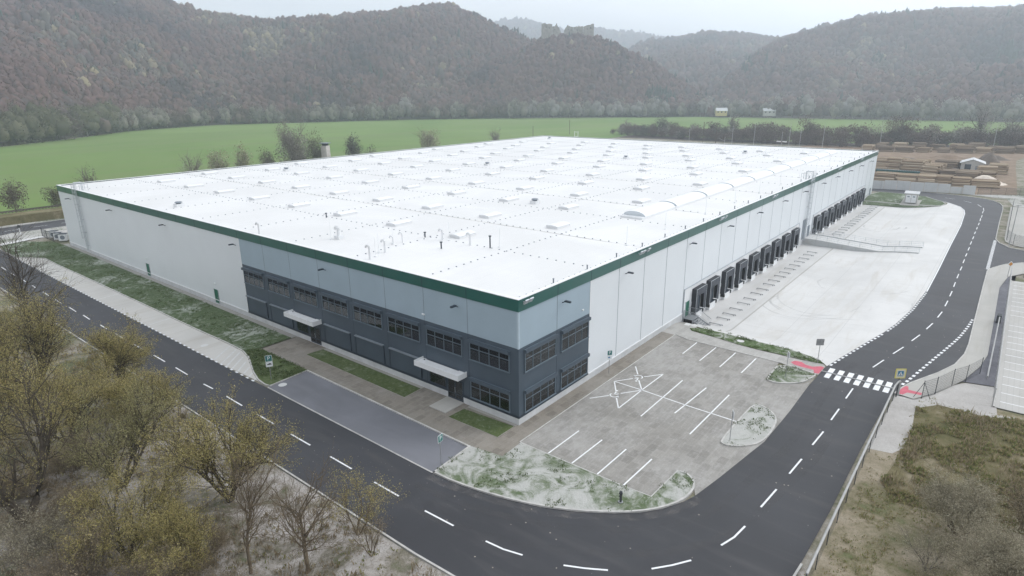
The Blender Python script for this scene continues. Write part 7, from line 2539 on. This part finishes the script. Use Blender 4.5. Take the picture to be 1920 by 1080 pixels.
def wood(V, count, cw, seed, shards=20, conifer=.007, tlo=0, thi=1, skyline=None):
    rg = np.random.default_rng(seed)
    a, b, c, d = V[:-1, :-1], V[:-1, 1:], V[1:, 1:], V[1:, :-1]
    area = np.linalg.norm(np.cross(b - a, d - a), axis=-1)
    pr = (area / area.sum()).ravel()
    ar = pr.reshape(area.shape)
    ar[0] = 0
    pr = (ar / ar.sum()).ravel()
    k = rg.choice(len(pr), count, p=pr)
    u, w = rg.uniform(0, 1, (2, count, 1))
    A, B_, C_, D_ = [q.reshape(-1, 3)[k] for q in (a, b, c, d)]
    p = (A * (1 - u) + B_ * u) * (1 - w) + (D_ * (1 - u) + C_ * u) * w
    size = cw * np.clip(np.exp(rg.normal(-.05, .26, count)), .5, 1.6)
    patch = np.array([mn.noise((x * .006 + seed, y * .006, z * .008)) + .5 * mn.noise((x * .02, y * .02, z * .02 + seed)) for x, y, z in p])
    tint = np.clip(.42 + patch * .75 + rg.normal(0, .10, count), 0, .90)
    tint[rg.uniform(0, 1, count) < .008] = .945
    con = (np.array([mn.noise((x * .011 + 7, y * .011, z * .01 + seed)) for x, y, z in p]) > .60) & (rg.uniform(0, 1, count) < .6)
    con |= rg.uniform(0, 1, count) < conifer
    tint[con] = 1.15
    # every tree: a small uneven dome of facets, with loose twig clumps around it
    RN = 7
    rings = np.array([(.62, .05), (1.0, .42), (.74, .82)])
    ang = np.arange(RN) * 2 * PI / RN
    ht = np.where(con, 1.7, rg.uniform(.85, 1.35, count))
    dome = np.zeros((count, 3 * RN + 1, 3))
    for j, (rr, zz) in enumerate(rings):
        rad = np.where(con, .62 * (1 - zz * .75), rr)[:, None] * rg.uniform(.72, 1.2, (count, RN))
        aa = ang[None] + rg.uniform(-.25, .25, (count, RN)) + rg.uniform(0, 1, (count, 1))
        dome[:, j * RN:(j + 1) * RN, 0] = rad * np.cos(aa) * .5
        dome[:, j * RN:(j + 1) * RN, 1] = rad * np.sin(aa) * .5
        dome[:, j * RN:(j + 1) * RN, 2] = (zz + rg.uniform(-.10, .10, (count, RN))) * ht[:, None]
    dome[:, -1, 2] = 1.08 * ht
    dome[:, -1, :2] = rg.normal(0, .06, (count, 2))
    v1 = (p[:, None] + dome * size[:, None, None]).reshape(-1, 3)
    fl_ = []
    for j in range(2):
        for i in range(RN):
            i2 = (i + 1) % RN
            fl_ += [(j * RN + i, j * RN + i2, (j + 1) * RN + i2), (j * RN + i, (j + 1) * RN + i2, (j + 1) * RN + i)]
    for i in range(RN):
        fl_.append((2 * RN + i, 2 * RN + (i + 1) % RN, 3 * RN))
    f1 = (np.array(fl_)[None] + (np.arange(count) * (3 * RN + 1))[:, None, None]).reshape(-1, 3)
    sh = shards // 2
    q = nrm(rg.normal(0, 1, (count, sh, 3)))
    q[..., 2] = np.abs(q[..., 2])
    q *= np.array([.52, .52, .55]) * size[:, None, None]
    q[..., 2] += (size * .55 * ht)[:, None]
    ctr = (p[:, None] + q).reshape(-1, 3)
    n = len(ctr)
    e1 = nrm(rg.normal(0, .6, (n, 3)) + np.array([0, 0, 1.0]))
    e2 = nrm(np.cross(e1, rg.normal(0, 1, (n, 3))))
    s = np.repeat(size, sh)[:, None] * rg.uniform(.14, .30, (n, 1))
    v2 = np.stack([ctr - e1 * s * .6 - e2 * s * .35, ctr - e1 * s * .6 + e2 * s * .35, ctr + e1 * s * .9], 1).reshape(-1, 3)
    f2 = np.arange(n * 3).reshape(n, 3)
    v, f = join([(v1, f1), (v2, f2)])
    tn = np.concatenate([np.repeat(tint, 3 * RN + 1), np.repeat(tint, sh * 3)])
    o = np_object('woodland', v, f, 'wood_crowns', attr=tn)
    o['kind'] = 'stuff'
    return o


SPEC = {'main': (44, 30000, 6.8, 16), 'spur': (20, 12000, 6.3, 18), 'castle': (12, 10000, 6.3, 16), 'rightA': (55, 22000, 8.2, 14), 'rightB': (16, 7000, 10, 12), 'farC': (16, 6000, 14, 10)}
for k, nm in enumerate(HILLS):
    amp, cntw, cw, sh = SPEC[nm]
    V = hill(nm, HILLS[nm]['ridge'], HILLS[nm]['foot'], amp, 3 + k * 5)
    wood(V, cntw, cw, 50 + k, sh)

# ------------------------------------------------------------------ haze
mb = MB()
mb.box(-250, -1500, -3.2, 4100, 3100, 345)
hz = mb.build('haze', 'white_paint')
hm = bpy.data.materials.new('haze_air')
hm.use_nodes = True
hn = hm.node_tree
for n in list(hn.nodes):
    hn.nodes.remove(n)
ho = hn.nodes.new('ShaderNodeOutputMaterial')
hv = hn.nodes.new('ShaderNodeVolumePrincipled')
hv.inputs['Color'].default_value = (0.84, 0.925, 1.0, 1)
hv.inputs['Density'].default_value = 0.00046
hv.inputs['Anisotropy'].default_value = 0.6
hn.links.new(hv.outputs['Volume'], ho.inputs['Volume'])
hz.data.materials.clear()
hz.data.materials.append(hm)
hz['kind'] = 'stuff'
